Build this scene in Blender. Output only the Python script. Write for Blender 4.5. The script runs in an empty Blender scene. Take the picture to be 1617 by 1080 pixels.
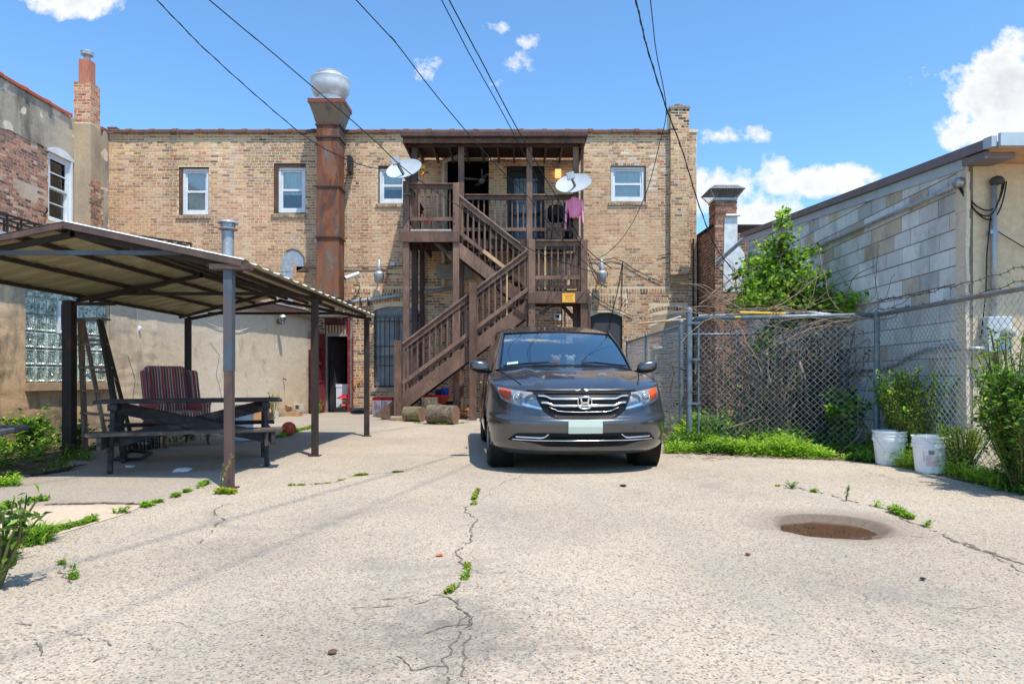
import bpy, bmesh, math, random
from mathutils import Vector, Matrix, noise
R = random.Random(7)
rad = math.radians
F, CX, HY = 1078.0, 820.0, 595.0        # focal length in photo pixels, vanishing column and horizon row
SC = bpy.context.scene
COL = SC.collection

# ---------------- camera ----------------
cam_d = bpy.data.cameras.new('camera')
cam = bpy.data.objects.new('camera', cam_d); COL.objects.link(cam)
cam_d.sensor_width = 36.0; cam_d.lens = 24.0
cam_d.shift_x = -11.5/1617; cam_d.shift_y = 55.0/1617
cam_d.clip_start = 0.05; cam_d.clip_end = 5000
cam.location = (0, 0, 1.0); cam.rotation_euler = (rad(90), 0, 0)
SC.camera = cam

# ---------------- light ----------------
SUN_EL, SUN_AZ = 67.0, 34.0            # azimuth: degrees from straight behind the camera towards the right
sdir = Vector((math.sin(rad(SUN_AZ))*math.cos(rad(SUN_EL)), -math.cos(rad(SUN_AZ))*math.cos(rad(SUN_EL)), math.sin(rad(SUN_EL))))
sun_d = bpy.data.lights.new('sun', 'SUN'); sun_d.energy = 3.3; sun_d.angle = rad(0.9); sun_d.color = (1.0, 0.945, 0.87)
sun = bpy.data.objects.new('sun', sun_d); COL.objects.link(sun)
sun.rotation_euler = (-sdir).to_track_quat('-Z', 'Y').to_euler(); sun.location = sdir*60
SC.view_settings.view_transform = 'Standard'; SC.view_settings.look = 'None'
SC.view_settings.gamma = 1.0; SC.view_settings.exposure = 0.72
SC.view_settings.use_curve_mapping = False
SC.cycles.max_bounces = 8; SC.cycles.transparent_max_bounces = 16
SC.cycles.sample_clamp_indirect = 6

world = bpy.data.worlds.new('World'); SC.world = world; world.use_nodes = True
wn, wl = world.node_tree.nodes, world.node_tree.links
wn.clear()
def wnode(t, **k):
    n = wn.new(t)
    for a, b in k.items(): setattr(n, a, b)
    return n
def wm(op, a, b=None, c=None, clamp=False):
    n = wn.new('ShaderNodeMath'); n.operation = op; n.use_clamp = clamp
    for i, q in enumerate((a, b, c)):
        if q is None: continue
        if isinstance(q, (int, float)): n.inputs[i].default_value = q
        else: wl.new(q, n.inputs[i])
    return n.outputs[0]
sky = wnode('ShaderNodeTexSky'); sky.sky_type = 'NISHITA'; sky.sun_disc = False
sky.sun_elevation = rad(SUN_EL); sky.sun_rotation = rad(180 - SUN_AZ)
sky.air_density = 1.0; sky.dust_density = 0.6; sky.ozone_density = 1.6; sky.altitude = 100
tc = wnode('ShaderNodeTexCoord'); sx = wnode('ShaderNodeSeparateXYZ'); wl.new(tc.outputs['Generated'], sx.inputs[0])
DX, DY, DZ = sx.outputs[0], sx.outputs[1], sx.outputs[2]
ay = wm('MAXIMUM', wm('ABSOLUTE', DY), 0.02)
cu = wm('DIVIDE', DX, ay); cv = wm('DIVIDE', DZ, ay)
cb = wnode('ShaderNodeCombineXYZ'); wl.new(cu, cb.inputs[0]); wl.new(cv, cb.inputs[1]); wl.new(DY, cb.inputs[2])
def wnoise(scale, detail, rough, loc=(0, 0, 0), sc=(1, 1, 1)):
    mp = wnode('ShaderNodeMapping'); wl.new(cb.outputs[0], mp.inputs[0])
    mp.inputs['Location'].default_value = loc; mp.inputs['Scale'].default_value = sc
    n = wnode('ShaderNodeTexNoise'); n.inputs['Scale'].default_value = scale
    n.inputs['Detail'].default_value = detail; n.inputs['Roughness'].default_value = rough
    wl.new(mp.outputs[0], n.inputs['Vector']); return n.outputs[0]
n1 = wnoise(9, 10, 0.62); n2 = wnoise(30, 8, 0.6, (3, 1, 0))
nlow = wnoise(5.5, 6, 0.6, (7, 2, 0), (1, 1.6, 1))
# cloud banks: photo pixel centre, half sizes in pixels, weight
blobs = [(1650, 150, 185, 95, 1.15), (1575, 165, 95, 66, 1.0), (1525, 200, 60, 36, 0.85), (1590, 100, 75, 42, 0.9),
         (1150, 305, 105, 48, 1.0), (1215, 285, 70, 38, 0.95), (1300, 285, 75, 26, 0.85), (1190, 330, 70, 40, 0.9),
         (1160, 214, 40, 14, 0.35), (1112, 218, 24, 14, 0.3), (838, 64, 24, 14, 0.42), (790, 47, 26, 12, 0.4),
         (820, 92, 16, 16, 0.22), (104, 4, 78, 26, 0.8), (90, 14, 40, 22, 0.6), (685, 104, 20, 12, 0.16),
         (1200, 385, 70, 20, 0.5), (-420, 60, 260, 90, 0.9), (700, -420, 240, 60, 0.7), (2300, 60, 260, 120, 0.9)]
dens = None
for (px, py, a, b, w_) in blobs:
    u0, v0 = (px-CX)/F, (HY-py)/F
    du = wm('MULTIPLY', wm('SUBTRACT', cu, u0), F/a); dv = wm('MULTIPLY', wm('SUBTRACT', cv, v0), F/b)
    r2 = wm('ADD', wm('MULTIPLY', du, du), wm('MULTIPLY', dv, dv))
    k = wm('MULTIPLY', wm('SUBTRACT', 1.25, r2), w_)
    k = wm('MAXIMUM', k, -0.9)
    dens = k if dens is None else wm('MAXIMUM', dens, k)
nn = wm('ADD', wm('MULTIPLY', wm('SUBTRACT', n1, 0.5), 4.0), wm('MULTIPLY', wm('SUBTRACT', n2, 0.5), 2.6))
dd = wm('SUBTRACT', wm('ADD', dens, nn), 0.12)
alpha = wm('MULTIPLY', dd, 1.5, clamp=True)
alpha = wm('SMOOTH_MIN', alpha, 1.0, 0.2, clamp=True)
# body shade of a cloud: thick, lower parts greyer
shade = wm('MULTIPLY_ADD', wm('SUBTRACT', nlow, 0.5), 2.2, 0.35)
thick = wm('MULTIPLY', wm('SUBTRACT', dd, 0.5), 0.9, clamp=True)
gshade = wm('MULTIPLY', wm('MULTIPLY', wm('ADD', shade, 0.15), thick), 0.66, clamp=True)
cm = wnode('ShaderNodeMix'); cm.data_type = 'RGBA'; wl.new(gshade, cm.inputs[0])
cm.inputs[6].default_value = (0.98, 0.98, 0.97, 1); cm.inputs[7].default_value = (0.43, 0.48, 0.56, 1)
SKYC = wnode('ShaderNodeMix'); SKYC.data_type = 'RGBA'; SKYC.blend_type = 'MULTIPLY'; SKYC.inputs[0].default_value = 1
wl.new(sky.outputs[0], SKYC.inputs[6]); SKYC.inputs[7].default_value = (0.74, 1.05, 1.24, 1)
bg1 = wnode('ShaderNodeBackground'); wl.new(SKYC.outputs[2], bg1.inputs[0]); bg1.inputs[1].default_value = 0.13
bg2 = wnode('ShaderNodeBackground'); wl.new(cm.outputs[2], bg2.inputs[0]); bg2.inputs[1].default_value = 0.66
mx = wnode('ShaderNodeMixShader'); wl.new(alpha, mx.inputs[0]); wl.new(bg1.outputs[0], mx.inputs[1]); wl.new(bg2.outputs[0], mx.inputs[2])
wo = wnode('ShaderNodeOutputWorld'); wl.new(mx.outputs[0], wo.inputs[0])

# ---------------- helpers ----------------
def P(px, py, Y):
    return Vector(((px-CX)/F*Y, Y, 1.0+(HY-py)/F*Y))
def G(px, py, z=0.0):
    Y = F*(1.0-z)/(py-HY)
    return Vector(((px-CX)/F*Y, Y, z))
ORG = {}
def org(o): return ORG.get(o.name, Vector((0, 0, 0))) if o else Vector((0, 0, 0))
def tag(o, label=None, cat=None, group=None, kind=None):
    if label: o['label'] = label
    if cat: o['category'] = cat
    if group: o['group'] = group
    if kind: o['kind'] = kind
    return o
def thing(name, label, cat, loc=(0, 0, 0), rz=0, group=None):
    o = bpy.data.objects.new(name, None); COL.objects.link(o)
    o.location = loc; o.rotation_euler = (0, 0, rz); o.empty_display_size = 0.1
    ORG[o.name] = Vector(loc)
    return tag(o, label, cat, group)

class MB:
    def __init__(s): s.v = []; s.f = []; s.c = []; s.uv = None
    def quad(s, a, b, c, d, col=None):
        n = len(s.v); s.v += [tuple(a), tuple(b), tuple(c), tuple(d)]; s.f.append((n, n+1, n+2, n+3)); s.c.append(col)
    def tri(s, a, b, c, col=None):
        n = len(s.v); s.v += [tuple(a), tuple(b), tuple(c)]; s.f.append((n, n+1, n+2)); s.c.append(col)
    def box(s, x0, x1, y0, y1, z0, z1, col=None):
        return s.obox(((x0+x1)/2, (y0+y1)/2, (z0+z1)/2), ((x1-x0)/2, 0, 0), (0, (y1-y0)/2, 0), (0, 0, (z1-z0)/2), col)
    def obox(s, c, ux, uy, uz, col=None):
        c, ux, uy, uz = Vector(c), Vector(ux), Vector(uy), Vector(uz)
        n = len(s.v)
        for k in ((-1,-1,-1),(1,-1,-1),(1,1,-1),(-1,1,-1),(-1,-1,1),(1,-1,1),(1,1,1),(-1,1,1)):
            s.v.append(tuple(c+ux*k[0]+uy*k[1]+uz*k[2]))
        for f in ((0,3,2,1),(4,5,6,7),(0,1,5,4),(1,2,6,5),(2,3,7,6),(3,0,4,7)):
            s.f.append(tuple(n+i for i in f)); s.c.append(col)
        return s
    def bar(s, p, q, w, h, up=(0, 0, 1), col=None):
        p, q = Vector(p), Vector(q); d = q-p; L = d.length; d = d/L
        side = d.cross(Vector(up))
        if side.length < 1e-4: side = d.cross(Vector((1, 0, 0)))
        side.normalize(); u = side.cross(d).normalized()
        return s.obox((p+q)/2, d*L/2, side*w/2, u*h/2, col)
    def tube(s, pts, r, n=6, col=None, caps=True):
        pts = [Vector(p) for p in pts]; m = len(pts)
        rr = r if isinstance(r, (list, tuple)) else [r]*m
        base = len(s.v); prev = None
        for i, p in enumerate(pts):
            d = (pts[min(i+1, m-1)]-pts[max(i-1, 0)])
            d = d.normalized() if d.length > 1e-9 else Vector((0, 0, 1))
            if prev is None:
                a = d.cross(Vector((0, 0, 1)))
                if a.length < 1e-3: a = d.cross(Vector((0, 1, 0)))
                a.normalize()
            else:
                a = prev - d*prev.dot(d)
                a = a.normalized() if a.length > 1e-6 else d.orthogonal().normalized()
            prev = a; b = d.cross(a)
            for k in range(n):
                t = 2*math.pi*k/n
                s.v.append(tuple(p + a*(rr[i]*math.cos(t)) + b*(rr[i]*math.sin(t))))
        for i in range(m-1):
            for k in range(n):
                k2 = (k+1) % n
                s.f.append((base+i*n+k, base+i*n+k2, base+(i+1)*n+k2, base+(i+1)*n+k)); s.c.append(col)
        if caps and n > 2:
            s.f.append(tuple(base+k for k in reversed(range(n)))); s.c.append(col)
            s.f.append(tuple(base+(m-1)*n+k for k in range(n))); s.c.append(col)
        return s
    def lathe(s, prof, c=(0, 0, 0), n=24, axis='z', col=None, squash=1.0):
        base = len(s.v); c = Vector(c)
        for (r, z) in prof:
            for k in range(n):
                t = 2*math.pi*k/n
                x, y = r*math.cos(t), r*math.sin(t)*squash
                if axis == 'z': v = Vector((x, y, z))
                elif axis == 'y': v = Vector((x, z, y))
                else: v = Vector((z, x, y))
                s.v.append(tuple(c+v))
        for i in range(len(prof)-1):
            for k in range(n):
                k2 = (k+1) % n
                s.f.append((base+i*n+k, base+i*n+k2, base+(i+1)*n+k2, base+(i+1)*n+k)); s.c.append(col)
        return s
    def grid(s, fn, nu, nv, col=None):
        base = len(s.v)
        for i in range(nu+1):
            for j in range(nv+1): s.v.append(tuple(fn(i/nu, j/nv)))
        for i in range(nu):
            for j in range(nv):
                a = base+i*(nv+1)+j
                s.f.append((a, a+nv+1, a+nv+2, a+1)); s.c.append(col)
        return s
    def prism(s, poly, d, col=None):
        """poly: list of 3D points (planar), d: extrusion vector"""
        n = len(s.v); m = len(poly); d = Vector(d)
        s.v += [tuple(p) for p in poly] + [tuple(Vector(p)+d) for p in poly]
        s.f.append(tuple(n+i for i in range(m))); s.c.append(col)
        s.f.append(tuple(n+m+i for i in reversed(range(m)))); s.c.append(col)
        for i in range(m):
            j = (i+1) % m
            s.f.append((n+i, n+m+i, n+m+j, n+j)); s.c.append(col)
        return s
    def build(s, name, mat, parent=None, smooth=False, local=False, fix=False):
        o0 = Vector((0, 0, 0)) if local else org(parent)
        me = bpy.data.meshes.new(name)
        vv = s.v if local or parent is None else [(a-o0.x, b-o0.y, c-o0.z) for a, b, c in s.v]
        me.from_pydata(vv, [], s.f)
        if any(c is not None for c in s.c):
            at = me.color_attributes.new('Col', 'FLOAT_COLOR', 'CORNER')
            buf = []
            for f, c in zip(s.f, s.c):
                c4 = (*(c or (1, 1, 1))[:3], 1.0); buf.extend(c4*len(f))
            at.data.foreach_set('color', buf)
        if smooth:
            me.polygons.foreach_set('use_smooth', [True]*len(me.polygons))
        if fix:
            bm = bmesh.new(); bm.from_mesh(me); bmesh.ops.remove_doubles(bm, verts=bm.verts, dist=1e-5)
            bmesh.ops.recalc_face_normals(bm, faces=bm.faces); bm.to_mesh(me); bm.free()
        if mat: me.materials.append(mat)
        o = bpy.data.objects.new(name, me); COL.objects.link(o)
        if parent: o.parent = parent
        ORG[o.name] = o0 if parent else Vector((0, 0, 0))
        return o
def share(src, name, parent, loc=None, rz=0, scale=None, color=None, matrix=None):
    """another object with the mesh data of src (loc in world unless parent origin is 0)"""
    o = bpy.data.objects.new(name, src); COL.objects.link(o)
    if parent: o.parent = parent
    if matrix is not None: o.matrix_basis = matrix
    else:
        o.location = Vector(loc) - org(parent); o.rotation_euler = (0, 0, rz)
        if scale: o.scale = scale
    if color: o.color = (*color[:3], 1)
    return o
def bevel(o, w=0.01, seg=2, ang=40):
    m = o.modifiers.new('bevel', 'BEVEL'); m.width = w; m.segments = seg; m.limit_method = 'ANGLE'; m.angle_limit = rad(ang)
    return o
def origin_to(o, p):
    """give a single-mesh thing its origin at its base"""
    p = Vector(p)
    for v in o.data.vertices: v.co -= p
    o.location = p; ORG[o.name] = p; return o

# ---------------- materials ----------------
def srgb(r, g, b):
    def f(c):
        c /= 255.0
        return c/12.92 if c <= 0.04045 else ((c+0.055)/1.055)**2.4
    return (f(r), f(g), f(b))
def newmat(name):
    m = bpy.data.materials.new(name); m.use_nodes = True
    nt = m.node_tree; b = nt.nodes['Principled BSDF']; return m, nt, b
class MT:
    """small node-tree writer"""
    def __init__(s, name):
        s.m, s.nt, s.b = newmat(name); s.N, s.L = s.nt.nodes, s.nt.links
        s.geo = s.N.new('ShaderNodeNewGeometry'); s.pos = s.geo.outputs['Position']; s.bump_out = None
    def set(s, **k):
        for a, v in k.items():
            i = s.b.inputs[a.replace('_', ' ')]
            if hasattr(v, 'is_linked') or hasattr(v, 'links'): s.L.new(v, i)
            else: i.default_value = (*v, 1) if isinstance(v, (tuple, list)) and len(v) == 3 else v
        return s
    def math(s, op, a, b=None, c=None, clamp=False):
        n = s.N.new('ShaderNodeMath'); n.operation = op; n.use_clamp = clamp
        for i, q in enumerate((a, b, c)):
            if q is None: continue
            if isinstance(q, (int, float)): n.inputs[i].default_value = q
            else: s.L.new(q, n.inputs[i])
        return n.outputs[0]
    def vec(s, scale=(1, 1, 1), loc=(0, 0, 0), src=None, rot=(0, 0, 0)):
        n = s.N.new('ShaderNodeMapping'); s.L.new(src or s.pos, n.inputs[0])
        n.inputs['Scale'].default_value = scale; n.inputs['Location'].default_value = loc; n.inputs['Rotation'].default_value = rot
        return n.outputs[0]
    def noise(s, scale, detail=4, rough=0.55, vec=None, dist=0.0):
        n = s.N.new('ShaderNodeTexNoise'); n.inputs['Scale'].default_value = scale
        n.inputs['Detail'].default_value = detail; n.inputs['Roughness'].default_value = rough; n.inputs['Distortion'].default_value = dist
        s.L.new(vec or s.pos, n.inputs['Vector']); return n.outputs[0]
    def voro(s, scale, out='Color', feature='F1', vec=None):
        n = s.N.new('ShaderNodeTexVoronoi'); n.feature = feature; n.inputs['Scale'].default_value = scale
        s.L.new(vec or s.pos, n.inputs['Vector']); return n.outputs[out]
    def ramp(s, fac, stops, interp='LINEAR'):
        n = s.N.new('ShaderNodeValToRGB'); cr = n.color_ramp; cr.interpolation = interp
        while len(cr.elements) < len(stops): cr.elements.new(0.5)
        for e, (p, c) in zip(cr.elements, stops):
            e.position = p; e.color = (*c, 1) if isinstance(c, (tuple, list)) else (c, c, c, 1)
        s.L.new(fac, n.inputs[0]); return n.outputs[0]
    def mix(s, fac, a, b, mode='MIX'):
        n = s.N.new('ShaderNodeMix'); n.data_type = 'RGBA'; n.blend_type = mode
        for i, q in ((0, fac), (6, a), (7, b)):
            if isinstance(q, (int, float)): n.inputs[i].default_value = q
            elif isinstance(q, (tuple, list)): n.inputs[i].default_value = (*q, 1)
            else: s.L.new(q, n.inputs[i])
        return n.outputs[2]
    def bump(s, h, strength=0.3, dist=0.01):
        n = s.N.new('ShaderNodeBump'); n.inputs['Strength'].default_value = strength; n.inputs['Distance'].default_value = dist
        s.L.new(h, n.inputs['Height'])
        if s.bump_out: s.L.new(s.bump_out, n.inputs['Normal'])
        s.bump_out = n.outputs[0]; s.L.new(s.bump_out, s.b.inputs['Normal']); return s
    def vcol(s):
        n = s.N.new('ShaderNodeVertexColor'); n.layer_name = 'Col'; return n.outputs[0]
    def ocol(s):
        n = s.N.new('ShaderNodeObjectInfo'); return n.outputs['Color']
    def sep(s, out=2, src=None):
        n = s.N.new('ShaderNodeSeparateXYZ'); s.L.new(src or s.pos, n.inputs[0]); return n.outputs[out]

def simple(name, c1, c2=None, scale=8, rough=0.7, metal=0.0, bump=0.15, stretch=(1, 1, 1), c3=None, spec=0.4, detail=5, coat=0):
    t = MT(name); v = t.vec(stretch)
    n = t.noise(scale, detail, 0.6, v)
    stops = [(0.32, c1), (0.68, c2 or c1)]
    if c3: stops = [(0.28, c1), (0.52, c2), (0.74, c3)]
    t.set(Base_Color=t.ramp(n, stops), Roughness=rough, Metallic=metal, Specular_IOR_Level=spec)
    if coat: t.set(Coat_Weight=coat, Coat_Roughness=0.05)
    if bump: t.bump(t.noise(scale*3, 4, 0.6, v), bump, 0.01)
    return t.m
# ---------------- masonry ----------------
def brick_mat(name, rough=0.85, grain=46, lo=0.70, hi=1.22, smear=.55):
    t = MT(name)
    g = t.noise(grain, 5, 0.65); g2 = t.noise(grain*0.22, 3, 0.5)
    base = t.mix(1.0, t.vcol(), t.ocol(), 'MULTIPLY')
    f = t.ramp(g, [(0.3, lo), (0.7, hi)]); base = t.mix(1.0, base, f, 'MULTIPLY')
    f2 = t.ramp(g2, [(0.3, 0.86), (0.7, 1.08)]); base = t.mix(1.0, base, f2, 'MULTIPLY')
    if smear:
        sm = t.noise(13, 6, .72, t.vec((1, 1, 1.8), (2, 5, 1))); base = t.mix(t.ramp(sm, [(.50, 0.0), (.66, smear)]), base, srgb(216, 196, 164))
    t.set(Base_Color=base, Roughness=rough, Specular_IOR_Level=0.25)
    t.bump(g, 0.35, 0.006)
    return t.m
M_BRICK = brick_mat('brick clay')
def block_mat():
    t = MT('concrete block'); g = t.noise(60, 5, .65); base = t.mix(1.0, t.vcol(), t.ocol(), 'MULTIPLY')
    st = t.noise(2.4, 7, .68, t.vec((1, 1, .7))); dr = t.noise(5, 5, .6, t.vec((1, 1, .6), (3, 3, 3)))
    base = t.mix(1.0, base, t.ramp(st, [(.34, .72), (.5, .97), (.7, 1.06)]), 'MULTIPLY'); base = t.mix(1.0, base, t.ramp(dr, [(.36, .9), (.6, 1.03)]), 'MULTIPLY')
    base = t.mix(1.0, base, t.ramp(g, [(.3, .88), (.7, 1.08)]), 'MULTIPLY')
    t.set(Base_Color=base, Roughness=.92, Specular_IOR_Level=.2); t.bump(g, .4, .004); return t.m
M_BLOCK = block_mat()
def stained(name, base, dark, warm, scale=1.0, rough=0.9, streak=0.5, patch=None):
    t = MT(name)
    v = t.vec((1.3, 1.3, 0.35)); a = t.noise(1.1*scale, 6, 0.62, v); b = t.noise(0.6*scale, 5, 0.6, t.vec(loc=(5, 3, 1)))
    f = t.noise(28*scale, 5, 0.6)
    c = t.mix(t.ramp(a, [(0.46, 0.0), (0.64, streak)]), base, dark)
    c = t.mix(t.ramp(b, [(0.45, 0.0), (0.62, 0.7)]), c, warm)
    if patch:
        p = t.noise(1.7*scale, 3, 0.45, t.vec((1, 1, 0.8), (9, 2, 4)))
        c = t.mix(t.ramp(p, [(0.60, 0.0), (0.615, 0.9)]), c, patch)
    c = t.mix(1.0, c, t.ramp(f, [(0.3, 0.86), (0.7, 1.1)]), 'MULTIPLY')
    t.set(Base_Color=c, Roughness=rough, Specular_IOR_Level=0.2)
    t.bump(t.noise(9*scale, 6, 0.6), 0.5, 0.012); t.bump(f, 0.25, 0.004)
    return t.m
M_MORTAR = stained('mortar buff', srgb(230, 214, 184), srgb(186, 168, 140), srgb(222, 200, 164))
M_MORTAR_R = stained('mortar grey lime', srgb(206, 190, 170), srgb(125, 112, 100), srgb(178, 155, 132))
M_BLOCKJOINT = stained('block joint', srgb(136, 130, 120), srgb(104, 98, 90), srgb(128, 118, 102))
M_PARGE = stained('grey parging', srgb(176, 166, 148), srgb(104, 98, 88), srgb(196, 182, 160), patch=srgb(222, 208, 186), streak=.9)
M_PARGE2 = stained('buff parging', srgb(178, 160, 134), srgb(120, 108, 92), srgb(190, 168, 138))
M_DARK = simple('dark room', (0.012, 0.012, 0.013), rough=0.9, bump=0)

BRICK_UNIT = None
def brick_unit():
    global BRICK_UNIT
    if BRICK_UNIT is None:
        BRICK_UNIT = {}
        for key, m in (('b', M_BRICK), ('k', M_BLOCK)):
            mb = MB(); mb.box(-0.5, 0.5, -0.5, 0.5, -0.5, 0.5, (1, 1, 1))
            o = mb.build('brick', m); BRICK_UNIT[key] = o.data
            bpy.data.objects.remove(o)
    return BRICK_UNIT
def cut_intervals(a, b, holes, z0, z1, eps=0.012):
    segs = [(a, b)]
    for (hx0, hx1, hz0, hz1) in holes:
        if z1 <= hz0+eps or z0 >= hz1-eps: continue
        new = []
        for (p, q) in segs:
            if q <= hx0 or p >= hx1: new.append((p, q)); continue
            if p < hx0: new.append((p, hx0))
            if q > hx1: new.append((hx1, q))
        segs = new
    return [(p, q) for p, q in segs if q-p > 0.035]
def lay_bricks(u0, u1, z0, z1, course, length, holes, colf, joint=0.019, vj=0.016, header=7, topf=None, seed=1, wob=0.0015):
    r = random.Random(seed); out = []
    n = int(round((z1-z0)/course)); 
    for i in range(n):
        zb = z0+i*course; zt = zb+course-joint
        hdr = header and i % header == header-1
        L = length/2 if hdr else length
        off = (length*0.5 if i % 2 else 0) + (L*0.25 if hdr else 0) + r.uniform(-.02, .02)
        u = u0-off
        while u < u1:
            a = max(u, u0); b = min(u+L-vj, u1)
            u += L
            if b-a < 0.035: continue
            for (p, q) in cut_intervals(a, b, holes, zb, zt):
                zt2 = zt
                if topf:
                    zm = topf((p+q)/2)
                    if zb > zm-0.03: continue
                    zt2 = min(zt, zm)
                dz = r.uniform(-wob, wob)
                c = colf((p+q)/2, (zb+zt)/2, r, hdr)
                if c is None: continue
                out.append((p+r.uniform(-.002, .002), q+r.uniform(-.002, .002), zb+dz, zt2+dz, r.uniform(-.0012, .0012), c, 0.0))
    return out
def rowlock(u0, u1, zc, h, colf, sag=0.0, w=0.078, seed=5, gap=0.020):
    """upright bricks side by side, following a segmental arch of rise sag"""
    r = random.Random(seed); out = []; n = int((u1-u0)/w); w = (u1-u0)/n; uc = (u0+u1)/2; hw = (u1-u0)/2
    for i in range(n):
        a = u0+i*w; m = a+w/2; t = (m-uc)/hw
        dz = sag*(1-t*t); ang = math.atan(2*sag*t/hw) if sag else 0
        out.append((a, a+w-gap, zc+dz, zc+dz+h-gap, r.uniform(-.001, .002), colf(m, zc, r, True), ang))
    return out
def place_bricks(bricks, parent, O, T, N, key='b', nparts=300, score=None, name='brick', depth=0.05, proud=0.0035, rest='brick_courses'):
    O, T, N = Vector(O), Vector(T), Vector(N); Z = Vector((0, 0, 1)); unit = brick_unit()[key]; po = org(parent)
    order = sorted(range(len(bricks)), key=lambda i: score(bricks[i])) if score else list(range(len(bricks)))
    chosen = set(order[:nparts]); mb = MB()
    for i, (a, b, z0, z1, pr, c, ang) in enumerate(bricks):
        front = proud+pr; ctr = O+T*((a+b)/2)+Z*((z0+z1)/2)+N*(front-depth/2)
        t2 = T*math.cos(ang)-Z*math.sin(ang); z2 = Z*math.cos(ang)+T*math.sin(ang)
        if i in chosen:
            vx, vy, vz = t2*(b-a), N*depth, z2*(z1-z0)
            m = Matrix(((vx.x, vy.x, vz.x, ctr.x-po.x), (vx.y, vy.y, vz.y, ctr.y-po.y), (vx.z, vy.z, vz.z, ctr.z-po.z), (0, 0, 0, 1)))
            o = bpy.data.objects.new(name, unit); COL.objects.link(o); o.parent = parent; o.matrix_basis = m; o.color = (*c, 1)
        else:
            hx, hy, hz_ = t2*((b-a)/2), N*(depth/2), z2*((z1-z0)/2)
            n = len(mb.v)
            for k in ((-1,-1,-1),(1,-1,-1),(1,1,-1),(-1,1,-1),(-1,-1,1),(1,-1,1),(1,1,1),(-1,1,1)):
                mb.v.append(tuple(ctr+hx*k[0]+hy*k[1]+hz_*k[2]))
            for f in ((3,2,6,7),(0,3,7,4),(1,2,6,5),(4,5,6,7),(0,1,2,3)):
                mb.f.append(tuple(n+q for q in f)); mb.c.append(c)
    if mb.v:
        o = mb.build(rest, M_BRICK if key == 'b' else M_BLOCK, parent); o['kind'] = 'stuff'
def slab(mb, O, T, N, u0, u1, z0, z1, holes, depth, extra_u=(), extra_z=()):
    O, T, N = Vector(O), Vector(T), Vector(N)
    us = sorted({u0, u1, *[h[0] for h in holes], *[h[1] for h in holes], *extra_u})
    us = [u for u in us if u0 <= u <= u1]
    for a, b in zip(us, us[1:]):
        m = (a+b)/2; cuts = sorted([(h[2], h[3]) for h in holes if h[0] < m < h[1]])
        z = z0
        for (p, q) in cuts+[(z1, z1)]:
            if p > z+1e-4:
                c = O+T*m+Vector((0, 0, (z+p)/2))-N*(depth/2)
                mb.obox(c, T*((b-a)/2), N*(depth/2), (0, 0, (p-z)/2))
            z = max(z, q)
def pal(cols, weights):
    tot = sum(weights); acc = []; s = 0
    for w in weights: s += w/tot; acc.append(s)
    def f(r):
        x = r.random()
        for a, c in zip(acc, cols):
            if x <= a: return c
        return cols[-1]
    return f
def mul(c, k): return (c[0]*k, c[1]*k, c[2]*k)
def lerp(a, b, t): return tuple(x+(y-x)*t for x, y in zip(a, b))

# ================= back building =================
YB = 19.25
def bx(px): return (px-CX)/56.0
def bz(py): return 1.0+(HY-py)/56.0
back = thing('brick_building', 'two-storey tan brick building closing the far end of the yard, seen behind the porch', 'building', (-3.3, YB+0.15, 0))
h_win = [(bx(282), bx(330), bz(340), bz(264)), (bx(432), bx(483), bz(338), bz(258)), (bx(597), bx(650), bz(322), bz(262)), (bx(964), bx(1020), bz(319), bz(262))]
h_dark = (bx(705), bx(772), 4.60, bz(250)); h_door2 = (bx(800), bx(860), 4.60, bz(262))
h_door = (bx(512), bx(557), 0.0, bz(500)); h_bar = (bx(590), bx(663), bz(612), bz(484)); h_grey = (bx(932), bx(983), bz(612), bz(494))
HOLES = h_win+[h_dark, h_door2, h_door, h_bar, h_grey]
buff = pal([srgb(206,168,124), srgb(198,156,114), srgb(190,144,110), srgb(178,130,102), srgb(152,112,88), srgb(120,94,74), srgb(218,184,130), srgb(198,112,84), srgb(204,170,140), srgb(84,68,58)],
           [24, 24, 19, 13, 7, 2.5, 5, 1.2, 15, .5])
low = pal([srgb(190,146,108), srgb(170,124,94), srgb(150,108,84), srgb(124,94,74), srgb(200,156,114), srgb(186,112,84), srgb(96,78,66)], [20, 20, 18, 11, 14, 4, 4])
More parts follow.
